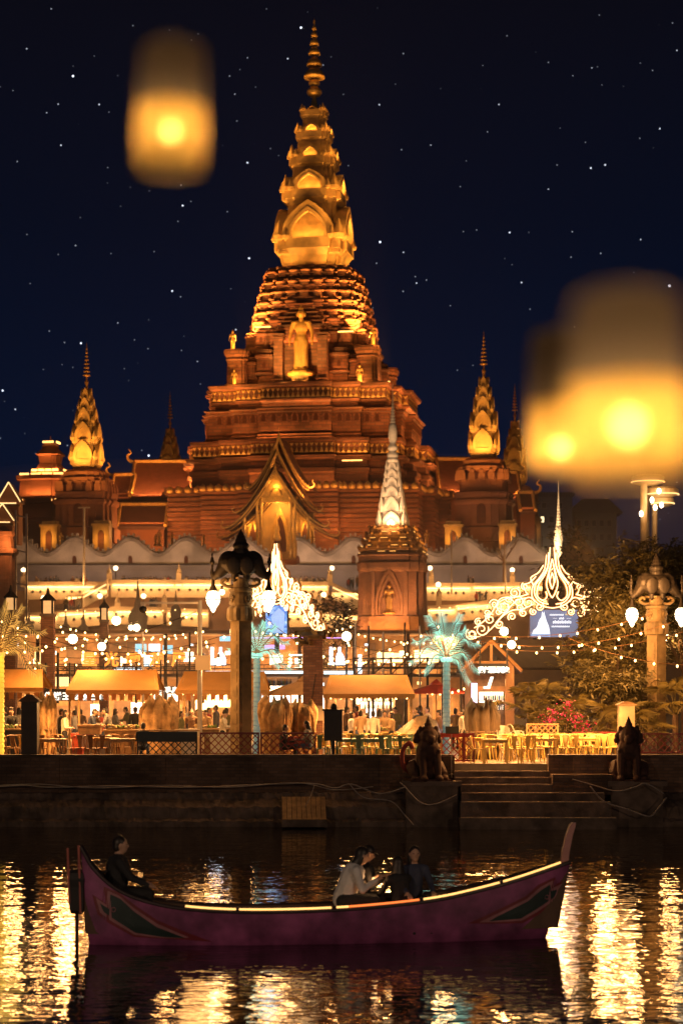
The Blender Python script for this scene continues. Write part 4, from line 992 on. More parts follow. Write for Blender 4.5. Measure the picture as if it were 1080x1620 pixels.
canopy('wide orange canvas stall canopy left of the street pole', 104, 252, 1065, 1092, 66)
canopy('orange canvas stall canopy behind the elephant pillar', 277, 426, 1067, 1092, 67)
canopy('orange canvas stall canopy in the centre right of the brick pillar', 511, 656, 1073, 1098, 66)
# bunting of small orange pennants under the canopies
pen = mat('orange_pennant', (.60, .22, .06), .7, var=.2)
for px0, px1, y, Y in ((110, 250, 1098, 65.6), (280, 420, 1098, 66.4), (0, 66, 1096, 65.6)):
    t = thing('bunting', 'string of small orange pennants under the '+('wide left canopy' if px0 == 110 else 'canopy behind the elephant pillar' if px0 == 280 else 'canopy at the left edge'), 'bunting', W(px0, y, Y)); u = Y/F
    MB().tube([(0, 0, .02), ((px1-px0)*u, 0, .02)], .008, 4).build('cord', woodl, t)
    for i in range(int((px1-px0)/13)):
        x = (i*13+5)*u; MB().prism([(x-.09, 0), (x+.09, 0), (x+.07, -.26+R.uniform(-.03, .03)), (x, -.20), (x-.07, -.26)], -.006+R.uniform(-.02, .02), .006).build('pennant', pen if i % 3 else canvas, t)
# ---------------- stall goods
def counter(label, px0, px1, Y, h, m, mt, d=.8):
    u = Y/F; wd = (px1-px0)*u; t = thing('stall_counter', label, 'counter', D((px0+px1)/2, Y))
    MB().box(-wd/2, wd/2, 0, d, 0, h-.05).build('front', m, t); MB().box(-wd/2-.05, wd/2+.05, -.06, d+.05, h-.05, h).build('countertop', mt, t); return t
counter('honey wood stall counter under the wide left canopy', 165, 235, 66.5, .95, wood, woodl); counter('grey stall counter under the left edge canopy', 4, 60, 66, 1.0, metald, woodl)
counter('stall counter under the canopy behind the elephant pillar', 300, 362, 66.5, 1.0, wood, woodl); counter('long brown bar counter under the central canopy', 545, 640, 68, .85, wood, woodl)
tubm = [mat('red_tub', (.55, .09, .05), .45, var=.1), mat('grey_tub', (.5, .45, .42), .5, var=.1), mat('food_green', (.16, .24, .05), .6, var=.5, scale=20), mat('food_tan', (.6, .42, .2), .7, var=.4, scale=25), mat('steel', (.6, .58, .55), .25, .9)]
def crate(name, label, px, Y, z, sx_, sy_, h, m, cat='box'):
    t = thing(name, label, cat, D(px, Y, DECK+z)); c = MB(); c.loft([[(x*k, y*k, zz) for x, y in ((-sx_, -sy_), (sx_, -sy_), (sx_, sy_), (-sx_, sy_))] for k, zz in ((.9, 0), (1, h*.92), (1.06, h*.92), (1.06, h))]); c.build('tub', m, t)
    MB().box(-sx_*1.08, sx_*1.08, -sy_*1.08, sy_*1.08, h+.002, h+.05).build('lid', m, t); return t
crate('cool_box', 'red cool box standing beside the shopper in cream', 131, 63.6, 0, .34, .3, .85, tubm[0]); crate('cool_box', 'grey cool box in front of the wide left stall', 152, 63.2, 0, .5, .3, .78, tubm[1])
crate('tub', 'red tub on the ground left of the grey cool box', 122, 62.4, 0, .2, .2, .4, tubm[0], 'tub'); crate('cool_box', 'brown paper box on the cool box under the wide canopy', 143, 63.5, .86, .38, .28, .28, wood)
crate('cool_box', 'pale cool box under the canopy behind the street pole', 297, 65.6, .0, .3, .3, .95, tubm[1]); crate('cool_box', 'grey cool box beside the shopper in a dark hat', 352, 65, .2, .42, .3, .6, tubm[1]); crate('cool_box', 'red low cooler between two seated guests', 469, 62.5, .45, .38, .25, .3, tubm[0])
for i, (px, Y, k) in enumerate(((178, 66.8, 3), (192, 66.9, 2), (206, 66.8, 3), (222, 66.9, 2), (14, 66.3, 2), (32, 66.4, 3), (316, 66.9, 3), (336, 66.9, 2), (560, 68.3, 3), (610, 68.3, 2))):
    t = thing('food_tray', 'heaped tray of '+('greens' if k == 2 else 'snacks')+' on the stall counter '+('under the wide left canopy' if px < 240 and px > 100 else 'at the left edge' if px < 100 else 'behind the pillar' if px < 400 else 'under the central canopy'), 'tray', D(px, Y, DECK+.96 if Y < 68 else DECK+.86), 0, 'heaped food trays on the stalls')
    MB().lathe([(.14, 0), (.2, .03), (.21, .06)], 10, sx=1.2).build('tray', tubm[4], t)
    c = MB()
    for j in range(14): c.ell((R.uniform(-.15, .15), R.uniform(-.11, .11), .06+R.uniform(0, .09)), (R.uniform(.04, .07), .05, .04), 6, 4)
    c.build('food', tubm[k], t, True, kind='stuff')
straw_ = mat('straw_cloth', (.42, .25, .11), .9, var=.5, scale=5, bump=.4, bscale=30)
def pleats(label, px0, px1, y0, Y, m=straw_, name='covered_rack', seed=0):
    u = Y/F; h = CAMZ+(HZ-y0)*u-DECK; wd = (px1-px0)*u/2; rr = random.Random(seed); n = 72; rings = []
    ph = [rr.uniform(0, 6) for _ in range(4)]
    for i in range(9):
        z = h*i/8; k = (1.0, .97, .93, .90, .88, .93, .97, .95, .62)[i]; ring = []
        for j in range(n):
            a = 2*PI*j/n; q = k*(1+.11*math.sin(11*a+ph[0]+z*.8)+.08*math.sin(19*a+ph[1]+z*1.7)+.06*math.sin(4*a+ph[2]+3*z))
            ring.append((wd*q*math.copysign(abs(math.cos(a))**.7, math.cos(a)), .55*q*math.sin(a), z*(1+.09*(i/8)*math.sin(3*a+ph[3])+.10*(i/8)*math.sin(11*a+ph[0]))))
        rings.append(ring)
    c = MB(); c.loft(rings); t = thing(name, label, 'cover', D((px0+px1)/2, Y)); c.build('draped_cloth', m, t, True)
    r_ = MB(); r_.tube([(wd*.97*math.cos(a*PI/12), .54*math.sin(a*PI/12), h*.52) for a in range(25)], .02, 5); r_.build('tie_cord', wood, t)
pleats('pleated tan cloth over a rack by the dark gabled pillar', 60, 88, 1110, 64.5, seed=1); pleats('wide pleated tan cloth over a rack right of the seated man in black', 222, 282, 1113, 65, seed=2)
pleats('large pleated tan cloth bundle left of the brick pillar', 411, 462, 1114, 64, seed=3); pleats('pleated tan cloth bundle against the brick pillar', 455, 500, 1119, 64.6, seed=4)
pleats('dark brown tarpaulin over a cart in front of the riverside hut', 737, 787, 1118, 64.5, mat('brown_tarp', (.12, .075, .035), .6, var=.3, scale=2), 'covered_cart', 5)
# tarp mound
tarp = mat('olive_tarp', (.19, .115, .05), .55, var=.25, scale=2, bump=.3, bscale=5)
t = thing('tarpaulin', 'brown tarpaulin draped in a low mound behind the green chairs', 'tarpaulin', D(640, 65)); u = 65/F; c = MB()
P = [(-64, 0), (-60, 22), (-45, 26), (-30, 30), (-15, 40), (0, 52), (12, 61), (22, 66), (38, 68), (52, 60), (60, 38), (62, 0)]
rings = [[(x*u, yy+.12*math.sin(x*.3+yy*3), z*u*(1-.35*abs(yy-.9)/.9)+.02*math.sin(x*.5+yy*5)) for x, z in P] for yy in (0, .35, .9, 1.4, 1.8)]
c.loft(rings); c.build('sheet', tarp, t, True)
# market umbrella tops
for label, px, y, Y, wd, h, m_ in (('brown market parasol left of the brick pillar', 480, 1100, 70, 1.6, .55, mat('brown_parasol', (.30, .17, .08), .8, var=.2)), ('red parasol behind the green palm trunk', 690, 1098, 74, 1.3, .4, redp)):
    t = thing('market_parasol', label, 'parasol', D(px, Y)); z = CAMZ+(HZ-y)*Y/F-DECK
    MB().lathe([(wd, z), (wd*.97, z+.03), (wd*.55, z+h*.55), (.25, z+h*.9), (.24, z+h), (.02, z+h+.18)], 8).build('canopy', m_, t); MB().lathe([(.03, 0), (.03, z+h)], 6).build('pole', woodl, t)
# white chairs stacked by the cart
wp = mat('white_plastic', (.72, .62, .48), .4, var=.08)
for i, (px, z, a, tl) in enumerate(((796, 0, .4, 0), (798, .18, .5, .1), (826, .3, 2.2, .6), (812, 0, -.6, .0))):
    t = dup(CH['yellow'], D(px, 64.2, DECK+z), a, ('pale plastic chair stacked beside the brown tarpaulin cart', 'top chair of the stack beside the brown tarpaulin cart', 'pale chair lying tipped over near the small orange lattice', 'pale chair pushed against the stacked chairs')[i], 'pale stacked chairs', 1.1); t.rotation_euler[1] = tl
    for ch in t.children: ch.material_slots[0].link = 'OBJECT'; ch.material_slots[0].material = wp
# ---------------- posts, bins, stands
def gabled(label, px, y0, y1, wpx, Y, m, m2):
    u = Y/F; h = (y1-y0)*u; wd = wpx*u/2; t = thing('gabled_post', label, 'post', W(px, y1, Y), rad(0))
    MB().box(-wd, wd, -wd, wd, -.3, h*.88).build('shaft', m, t); c = MB(); c.loft([[(-wd*1.3, -wd*1.3, h*.88), (wd*1.3, -wd*1.3, h*.88), (wd*1.3, wd*1.3, h*.88), (-wd*1.3, wd*1.3, h*.88)], [(-wd*1.3, -wd*1.3, h*.9), (wd*1.3, -wd*1.3, h*.9), (wd*1.3, wd*1.3, h*.9), (-wd*1.3, wd*1.3, h*.9)], [(-wd*.3, -wd*.9, h), (wd*.3, -wd*.9, h), (wd*.3, wd*.9, h), (-wd*.3, wd*.9, h)]]); c.build('cap', m2, t)
gabled('dark grey gabled post standing at the edge of the quay at the left', 48, 1099, 1196, 25, 60.4, mat('grey_post', (.11, .085, .065), .7, var=.2, stain=.3), brickq); gabled('pale gabled post behind the right-hand lion', 990, 1110, 1160, 24, 64, mat('tan_post', (.34, .25, .14), .8, var=.2, stain=.3), wood)
t = thing('post_box', 'dark square box on a single post in front of the brick pillar', 'box', D(527, 60.7)); u = 60.7/F
MB().box(-.05, .05, -.05, .05, .0, .75).build('post', metald, t); MB().box(-.29, .29, -.25, .25, .72, 1.68).build('housing', mat('dark_box', (.03, .022, .018), .5, var=.2), t); MB().box(-.35, .35, -.3, .3, 1.68, 1.73).build('lid', metald, t); MB().ell((.02, 0, 1.8), (.11, .11, .12)).build('knob', metald, t, True)
t = thing('music_stand', 'black music stand on the river steps beside the lion', 'stand', (X(714, 59.6), 59.6, 1.5)); MB().tube([(0, 0, 0), (0, 0, 1.35)], .014, 5).build('pole', metalw, t); MB().cb((.02, 0, 1.48), (.42, .03, .26), 0, rad(-35)).build('tray', black, t); [MB().tube([(0, 0, .12), (.22*math.cos(a), .22*math.sin(a), 0)], .01, 4).build('foot', metalw, t) for a in (0.5, 2.6, 4.7)]
def street_pole(label, px, y0, y1, Y, boxes):
    u = Y/F; t = thing('street_pole', label, 'pole', D(px, Y)); z = CAMZ+(HZ-y0)*u-DECK
    MB().lathe([(.085, 0), (.085, z*.5), (.07, z)], 8).build('mast', metalw, t); MB().box(-2.0, 0, -.03, .03, z-.12, z-.05).build('arm', metalw, t)
    for dx, y, wd, h in boxes: zz = CAMZ+(HZ-y)*u-DECK; MB().box(dx-wd/2, dx+wd/2, -.22, -.08, zz-h/2, zz+h/2).build('cabinet', cream, t)
    MB().ell((-1.9, 0, z-.3), (.13, .13, .13)).build('camera_dome', black, t, True); MB().box(-1.97, -1.83, -.06, .06, z-.22, z-.1).build('camera_mount', metalw, t)
street_pole('pale street pole with cabinets left of the elephant pillar', 316, 950, 1158, 63.5, [(.12, 1049, .5, .5), (.0, 1175, .3, .4)])
# ---------------- brick pillars with lamp boxes
lampg = mat('amber_lamp_glass', (.7, .45, .2), .4, emit=(1, .55, .2), estr=.7, sample=False)
def brick_pillar(label, px, y0, wpx, Y, lamp=True, face=None):
    u = Y/F; wd = wpx*u/2; t = thing('brick_pillar', label, 'pillar', D(px, Y), rad(0)); z = CAMZ+(HZ-y0)*u-DECK
    MB().box(-wd, wd, -wd, wd, 0, z).build('shaft', brickm, t); MB().box(-wd*1.15, wd*1.15, -wd*1.15, wd*1.15, z, z+.12).build('cap', stone, t)
    if lamp:
        MB().box(-wd*.8, wd*.8, -wd*.8, wd*.8, z+.12, z+.62).build('lamp_box', lampg, t)
        for sx_ in (-1, 1): MB().box(sx_*wd*.8-.04, sx_*wd*.8+.04, -wd*.86, -wd*.8, z+.12, z+.62).build('lamp_frame', metald, t)
        MB().lathe([(wd*1.3, z+.62), (wd*1.2, z+.68), (wd*.3, z+.9), (.03, z+1.15)], 4).build('lamp_roof', metald, t)
    return t
brick_pillar('brick pillar with a lamp box left of the orange sign', 76, 976, 20, 74); brick_pillar('brick pillar with a lamp box at the far left edge', 17, 970, 18, 78); brick_pillar('slim brick pillar with a lamp box above the orange sign', 165, 985, 13, 82)
bp = brick_pillar('broad brick pillar with a white notice in the centre of the market', 495, 1006, 31, 66.5, False); MB().box(.03, .36, -.39, -.35, .98+.3, 1.5+.3).build('notice', cream, bp); MB().tube([(-.05, -.37, .6), (-.1, -.37, 1.6), (.1, -.37, 2.9)], .015, 4).build('cable', black, bp)
c = MB()
for i in range(40): p_ = V((R.uniform(-.6, .7), R.uniform(-.6, .5), 4.05+R.uniform(-.1, .35))); c.cb(p_, (.35, .02, .16), R.uniform(0, 6), R.uniform(-1, 1))
tag(c.build('dry_plant', mat('dry_leaves', (.30, .17, .06), .8, var=.4), None, False, D(495, 66.5)), 'dry trailing plant heaped on top of the broad brick pillar', 'plant')
# ================================================================ ELEPHANT PILLARS
eleph = mat('dark_bronze', (.05, .038, .028), .5, .4, var=.3); glass = mat('lantern_glass', (.9, .8, .65), .3, emit=(1, .78, .48), estr=5.5, sample=False)
def elephant_mesh():
    c = MB()
    for sg in (-1, 1):
        c.cap((0, 0, .38), .40, (sg*.40, 0, .40), .35, 12); c.ell((sg*.44, 0, .42), (.30, .30, .36)); c.cap((sg*.50, 0, .32), .27, (sg*.70, -.03, .06), .17, 10); c.cap((sg*.70, -.03, .06), .16, (sg*.86, -.03, -.08), .10, 10)
        c.cap((sg*.86, -.03, -.08), .09, (sg*.95, -.03, .05), .06, 8); c.cap((sg*.95, -.03, .05), .06, (sg*.93, -.03, .22), .045, 8); c.ell((sg*.38, -.04, .68), (.19, .17, .12))
        for sy_ in (-1, 1):
            c.ell((sg*.22, sy_*.38, .30), (.24, .07, .32)); c.cap((sg*.5, sy_*.13, .06), .035, (sg*.72, sy_*.16, .16), .012, 6); c.ell((sg*.47, sy_*.2, .36), (.035, .03, .03)); c.cap((sg*.18, sy_*.2, .1), .13, (sg*.2, sy_*.2, -.12), .11, 8)
        for k, (z, r) in enumerate(((.30, .05), (.42, .085), (.52, .06), (.66, .035), (.78, .012))): c.ell((sg*.93, -.03, z), (r, r, .08))
    for z, r, h in ((.78, .26, .2), (.95, .28, .16), (1.10, .20, .14), (1.22, .15, .12), (1.33, .10, .10), (1.42, .05, .09)): c.ell((0, 0, z), (r, r, h))
    return remesh(c, .026, 2)
EM = elephant_mesh(); EM.materials.append(eleph)
pst = mat('carved_sandstone', (.30, .20, .09), .75, var=.25, scale=3, bump=.5, bscale=10, stain=.3)
def elephant_pillar(label, px, Y, ytop, wh):
    u = Y/F; t = thing('elephant_pillar', label, 'pillar', D(px, Y), rad(38)); H = CAMZ+(HZ-ytop)*u-DECK; w_ = .245; Rz = rad(-38)
    MB().box(-w_, w_, -w_, w_, 0, H-1.35).build('shaft', pst, t)
    for sg in (-1, 1):
        for ax in (0, 1):
            for k in range(9):
                c = MB(); z = .35+k*(H-1.9)/9
                if ax: c.box(-w_*.6, w_*.6, sg*w_-.018, sg*w_+.018, z, z+(H-1.9)/9*.78)
                else: c.box(sg*w_-.018, sg*w_+.018, -w_*.6, w_*.6, z, z+(H-1.9)/9*.78)
                c.build('carved_panel', pst, t)
    MB().box(-.36, .36, -.36, .36, -.05, .28).build('base', stone, t)
    c = MB(); n = 40
    c.loft([[(r*(1+.06*math.cos(10*2*PI*j/n))*math.cos(2*PI*j/n), r*(1+.06*math.cos(10*2*PI*j/n))*math.sin(2*PI*j/n), H+z) for j in range(n)] for r, z in ((.30, -1.36), (.41, -1.34), (.44, -1.2), (.42, -.95), (.33, -.86))]); c.build('lotus_collar', pst, t)
    c = MB(); c.lathe([(.34, H-.86), (.38, H-.78), (.38, H-.5), (.34, H-.42), (.40, H-.38), (.40, H-.30), (.26, H-.27), (.26, H)], 16); c.build('capital', pst, t)
    for k in range(4):
        a = k*PI/2; c = MB(Matrix.Rotation(a, 4, 'Z')); c.tube([(.02+.13*(1-i/26)*math.cos(i*.55), -.395, H-.64+.13*(1-i/26)*math.sin(i*.55)) for i in range(24)], .028, 5); c.build('rosette', pst, t)
    c = MB(Matrix.Rotation(Rz, 4, 'Z'))
    for sg in (-1, 1): c.tube(crom([(sg*.2, -.02, H-.2), (sg*.45, -.02, H-.22), (sg*.62, -.02, H-.10), (sg*.5, -.02, H+.02), (sg*.42, -.02, H-.07)], 4), .055, 6)
    c.build('scroll_bracket', pst, t, True)
    c = MB(); c.box(-.3, .3, -.3, .3, H, H+.06); c.build('abacus', pst, t)
    e = tag(link('elephant_finial', EM, None, t.location+V((0, 0, H+.14)), 0), 'dark twin elephant sculpture with spread trunks on top of the '+wh+' carved pillar', 'sculpture')
    for sg in (-1, 1):
        L = thing('hanging_lantern', 'glowing globe lantern hanging from the '+('left' if sg < 0 else 'right')+' trunk above the '+wh+' carved pillar', 'lantern', t.location+V((sg*.90, -.03, H-.62)))
        MB().lathe([(.03, .62), (.05, .6), (.06, .45), (.13, .3), (.15, .26), (.02, .25)], 10).build('cap', eleph, L, True)
        MB().lathe([(.10, .25), (.19, .18), (.235, .02), (.23, -.06), (.19, -.18), (.10, -.30), (.075, -.38), (.02, -.45)], 14).build('glass_globe', glass, L, True)
        MB().tube([(.24*math.cos(a*PI/10), .24*math.sin(a*PI/10), -.03) for a in range(21)], .016, 5).build('ring', eleph, L)
        for k in range(6):
            a = k*PI/3; MB().tube([(r*math.cos(a), r*math.sin(a), z) for r, z in ((.105, .25), (.195, .18), (.242, .02), (.197, -.18), (.10, -.31))], .010, 4).build('rib', eleph, L)
        MB().lathe([(.05, -.45), (.03, -.5), (.01, -.58)], 6).build('tip', eleph, L)
        light('POINT', L.location+V((sg*.35, .1, -.75)), 4, WARM, radius=.2)
    return t
elephant_pillar('tall carved pillar with elephant heads left of centre, one side golden and one dark', 381, 61.6, 917, 'left')
elephant_pillar('tall carved pillar with elephant heads at the right edge among the trees', 1038, 69.5, 946, 'right')

for px, y, Y, e_ in ((318, 1000, 61.0, 110), (315, 930, 61.0, 90), (318, 1090, 61.2, 90), (985, 1030, 69, 90), (980, 960, 69, 60)): light('POINT', W(px, y, Y), e_, WARM, radius=.15)
# ================================================================ FILIGREE LIGHT ARCHES
neon = mat('filigree_neon', (.9, .7, .4), .4, emit=(1, .66, .32), estr=2.7, sample=False); rust = mat('brown_arch_metal', (.30, .15, .06), .6, .2, var=.3)
def spiral(cx, cz, r, a0, sg=1, turns=1.5, n=22):
    return [(cx+r*(1-.8*i/n)*math.cos(a0+sg*i/n*turns*2*PI), cz+r*(1-.8*i/n)*math.sin(a0+sg*i/n*turns*2*PI)) for i in range(n+1)]
def arch(label, px, y0, Y, rz, sx=1.0, kz=1.0):
    u = Y/F; t = thing('filigree_arch', label, 'arch', W(px, y0, Y), rz)
    c_ = lambda p: [(v.x, v.y) for v in crom([(a, b_, 0) for a, b_ in p], 4)]
    half = [c_([(-3, 140), (-6, 112), (-12, 96), (-22, 80), (-24, 64), (-15, 56), (-8, 62), (-10, 70)]), c_([(-9, 128), (-12, 106), (-20, 92), (-31, 78), (-32, 62), (-24, 52), (-12, 46), (0, 44)]),
            c_([(0, 122), (-6, 98), (-9, 82), (-5, 68), (0, 60)]), c_([(0, 100), (-3.5, 86), (0, 74)]), c_([(-14, 112), (-22, 100), (-34, 92), (-30, 80)]), c_([(-26, 94), (-36, 84), (-46, 80), (-40, 66)]),
            c_([(-30, 50), (-48, 42), (-64, 40), (-80, 30), (-94, 14), (-108, 2), (-120, -2)]), c_([(-38, 66), (-52, 62), (-68, 60), (-86, 52), (-98, 34), (-110, 22), (-124, 12)]),
            spiral(-38, 52, 10, .2), spiral(-54, 54, 9, 2.5, -1), spiral(-60, 68, 9, -.6, 1), spiral(-76, 46, 17, .3, 1, 1.3), spiral(-92, 50, 8, 3, -1), spiral(-99, 26, 9, 1, 1), spiral(-112, 10, 11, .4, -1, 1.4), spiral(-128, 2, 10, 2.2, 1, 1.5),
            spiral(-46, 36, 7, 1.2, 1), spiral(-64, 30, 7, 4, -1), spiral(-84, 18, 7, 3.4, 1), spiral(-44, 78, 6, 2, 1), spiral(-20, 46, 7, 1, -1), spiral(-30, 38, 6, 2, 1), spiral(-52, 44, 6, 5, 1), spiral(-70, 58, 6, 1, -1), spiral(-86, 38, 6, 2, -1), spiral(-104, 36, 6, 4, 1), spiral(-118, 22, 6, 1, 1), c_([(-6, 132), (-7, 110), (-16, 94), (-27, 80), (-28, 66), (-20, 54), (-6, 50)]), c_([(-2, 112), (-5, 96), (-4, 84)]), c_([(-40, 60), (-56, 56), (-72, 40), (-90, 20)])]
    flower = [[(-76+5*math.cos(a*PI/6)*(1+.5*(a % 2)), 46+5*math.sin(a*PI/6)*(1+.5*(a % 2))) for a in range(13)], [(-128+4*math.cos(a*PI/6)*(1+.5*(a % 2)), 2+4*math.sin(a*PI/6)*(1+.5*(a % 2))) for a in range(13)]]
    for sg in (-1, 1):
        for k, st_ in enumerate(half+flower):
            P = [(sg*-x*u*sx, z*u*kz) for x, z in st_]
            MB().tube([(x, 0, z) for x, z in P], .023, 5).build('neon_tube', neon, t)
            if k < len(half): MB().tube([(x, .10, z) for x, z in P], .05, 4).build('backing', rust, t)
    for k, x in enumerate((-66, 66, -20, 20)): light('POINT', (x*u*sx, -.7, (48 if abs(x) > 30 else 78)*u), 75, WARM, t, radius=.25)
    return t
arch('bright filigree light arch with a flame peak at the right above the screen', 873, 1006, 78, rad(4))
al = arch('bright filigree light arch seen at an angle behind the left elephant pillar', 436, 1000, 72, rad(-52), .92)
# ================================================================ BRICK STUPA IN THE MIDDLE, WHITE SPIRES
YB = 150; u = YB/F; bs = thing('brick_stupa', 'square brick stupa with glowing gilded steps and a white spire right of centre', 'stupa', W(621, 1005, YB), rad(-8))
def B(): return MB(Matrix.Scale(u, 4))
c = B(); c.plan(FT, [(-95, 62), (-30, 60), (0, 58), (4, 58), (6, 54), (28, 52), (30, 49), (98, 48), (100, 52), (104, 53), (112, 53), (116, 51), (122, 51), (124, 53), (127, 52), (128, 46)]); c.build('brick_body', brickm, bs)
for q in (0, 1, 3):
    for k, (wd, ht, dy, m_) in enumerate(((34, 66, -50, brickm), (26, 56, -49.6, terrad))):
        c = B(); c.M = c.M @ Matrix.Rotation(q*PI/2, 4, 'Z'); I = [(x, z+30) for x, z in ogee(wd, ht)]; O = [(x, z+30) for x, z in ogee(wd*1.22, ht*1.12)]; c.band(O, I, dy-2.5+k, dy+4); c.build('arch_moulding', brickm, bs)
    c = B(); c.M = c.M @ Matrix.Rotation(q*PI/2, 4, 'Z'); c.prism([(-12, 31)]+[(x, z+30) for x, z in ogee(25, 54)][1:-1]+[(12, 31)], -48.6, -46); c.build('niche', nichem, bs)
    for sg in (-1, 1): c = B(); c.M = c.M @ Matrix.Rotation(q*PI/2, 4, 'Z'); c.box(sg*25-2.5, sg*25+2.5, -51, -46, 28, 100); c.build('pilaster', brickm, bs)
dled = mat('dim_amber_led', (.8, .5, .2), .5, emit=(1, .48, .10), estr=1.6, sample=False)
giltb = mat('gilt_brick', (.34, .17, .055), .7, var=.35, scale=2, stain=.4)
for i, (z, a) in enumerate(((128, 50), (138, 45), (150, 40), (160, 35))):
    c = B(); c.plan(FT, [(z, a*.95), (z+3, a*.99), (z+4, a*1.03), (z+7, a*1.03), (z+7.5, a*.9), (z+11, a*.88), (z+12, a*.84)]); c.build('gilded_step', giltb, bs)
    for q in (0, 1, 3):
        for k in range(5):
            c = B(); c.M = c.M @ Matrix.Rotation(q*PI/2, 4, 'Z'); e = -a*.7+k*a*.35; c.lathe([(1.8, z+7), (2.2, z+9), (.2, z+14)], 5, (e, -a*1.0, 0)); c.build('gilt_bud', giltb, bs)
        c = B(); c.M = c.M @ Matrix.Rotation(q*PI/2, 4, 'Z')
        for k in range(4):
            if (k+i*2+q) % 3: e = -a*.8+k*a*.41+R.uniform(-2, 2); c.box(e, e+a*R.uniform(.15, .34), -a*1.035-1, -a*1.03, z+1, z+1.9)
        c.build('light_strip', dled, bs)
        if q < 3: light('AREA', Matrix.Rotation(q*PI/2, 4, 'Z') @ V((0, -a*1.10*u, (z+7)*u)), 18, GOLD, bs, rot=(rad(165), 0, q*PI/2), size=a*1.7*u, sizey=.25)
spw = mat('white_spire', (.72, .60, .46), .6, var=.12, stain=.15)
def white_spire(root, mk, z0, k=1.0, top=True):
    for i, (z, a, h) in enumerate(((0, 22, 20), (20, 18.5, 22), (42, 15.5, 16), (57, 13, 14), (70, 11.5, 13), (82, 10, 12))):
        c = mk(); c.plan(FT, [(z0+z*k, a*.62*k), (z0+(z+2)*k, a*.74*k), (z0+(z+h*.55)*k, a*.66*k), (z0+(z+h*.9)*k, a*.6*k), (z0+(z+h)*k, a*.62*k)]); c.build('spire_tier', spw, root)
        for q in (0, 1, 3):
            c = mk(); c.M = c.M @ Matrix.Rotation(q*PI/2, 4, 'Z'); I = [(x, zz+z0+(z+1)*k) for x, zz in ogee(a*.7*k, h*.62*k, 5)]; O = [(x, zz+z0+(z+1)*k) for x, zz in ogee(a*1.15*k, h*1.0*k, 5)]; c.band(O, I, -a*.86*k, -a*.6*k); c.build('arch_gable', spw, root)
            c = mk(); c.M = c.M @ Matrix.Rotation(q*PI/2, 4, 'Z'); c.lathe([(a*.16*k, z0+z*k), (a*.2*k, z0+(z+h*.4)*k), (a*.02*k, z0+(z+h*1.15)*k)], 4, (a*.84*k, -a*.84*k, 0)); c.build('corner_leaf', spw, root)
    c = mk(); z = 94; pr = [(9, z), (9, z+5), (7, z+6), (8.5, z+8), (8.5, z+13), (5, z+15), (5, z+17), (7, z+18), (7, z+24), (4.5, z+26), (5, z+30), (6.5, z+36), (6.5, z+46), (5.5, z+54), (4.2, z+57)]
    zz = z+57
    for j in range(9): r = 4.2-j*.4; pr += [(r*.72, zz), (r, zz+1), (r, zz+3), (r*.72, zz+4)]; zz += 4.4
    pr += [(.7, zz), (.4, zz+18), (.05, zz+22)]
    c.lathe([(r*k, z0+q*k) for r, q in pr], 12); c.build('bell_and_rings', spw, root, True)
white_spire(bs, B, 172, 1.08)
light('SPOT', (0, -75*u, 150*u), 1300, (1, .60, .32), bs, aim=(0, 0, 250*u), spot=rad(80), radius=.3); light('SPOT', (-10*u, -190*u, 170*u), 3200, (1, .64, .36), bs, aim=(0, 0, 250*u), spot=rad(50), radius=.5, blend=.7); light('POINT', (0, -27*u, 180*u), 130, (1, .6, .25), bs, radius=.15); light('SPOT', (30*u, -95*u, 20*u), 1500, (1, .46, .16), bs, aim=(0, -40*u, 70*u), spot=rad(90), radius=.5); light('SPOT', (-70*u, -110*u, -20*u), 2400, (1, .46, .16), bs, aim=(0, -40*u, 70*u), spot=rad(80), radius=.5)
c = B(); c.lathe([(6, 0), (6, 5), (3, 6), (1, 9)], 8, (0, -26, 172)); c.build('lamp', globe, bs)
c = B(); c.plan(FT, [(-4, 63), (0, 63), (3, 60), (5, 60)]); c.build('cornice', darkgold, bs); light('AREA', (0, -66*u, 6*u), 300, GOLD, bs, rot=(rad(165), 0, 0), size=5, sizey=.25)
figure(44*u, darkgold, 'niche_statue', 'pale standing figure inside the arched niche of the brick stupa', 'statue', bs.location+Matrix.Rotation(rad(-8), 4, 'Z') @ V((0, -49.5*u, 36*u)), rad(-8), vox=.2); c = B(); c.box(-6, 6, -52, -46, 29, 33); tag(c.build('plinth', brickm, None, loc=bs.location, rz=rad(-8)), 'brick plinth under the pale figure in the stupa niche', 'plinth')
ws = thing('white_stupa_spire', 'slim white ringed spire behind the right filigree arch', 'stupa', W(883, 905, 120)); u = 120/F
c = MB(Matrix.Scale(u, 4)); pr = [(16, -90), (14, 0), (11, 6), (12, 10), (9, 16), (7, 22), (9, 26), (9, 30), (5, 33), (6, 40), (7.5, 50), (7.2, 62), (5, 70), (4, 73)]; zz = 73
for j in range(11): r = 4-j*.3; pr += [(r*.7, zz), (r, zz+1), (r, zz+3.4), (r*.7, zz+4.2)]; zz += 4.8
pr += [(.7, zz), (.4, zz+14), (.05, zz+20)]
c.lathe(pr, 12); c.build('bell_and_rings', spw, ws, True); c = MB(Matrix.Scale(u, 4)); c.plan(FB, [(-40, 26), (-12, 24), (-10, 26), (-4, 26), (-2, 18), (2, 16)]); c.build('square_base', brickm, ws)
light('SPOT', (-30*u, -70*u, 10*u), 3500, (1, .68, .36), ws, aim=(0, 0, 60*u), spot=rad(100), radius=.3)

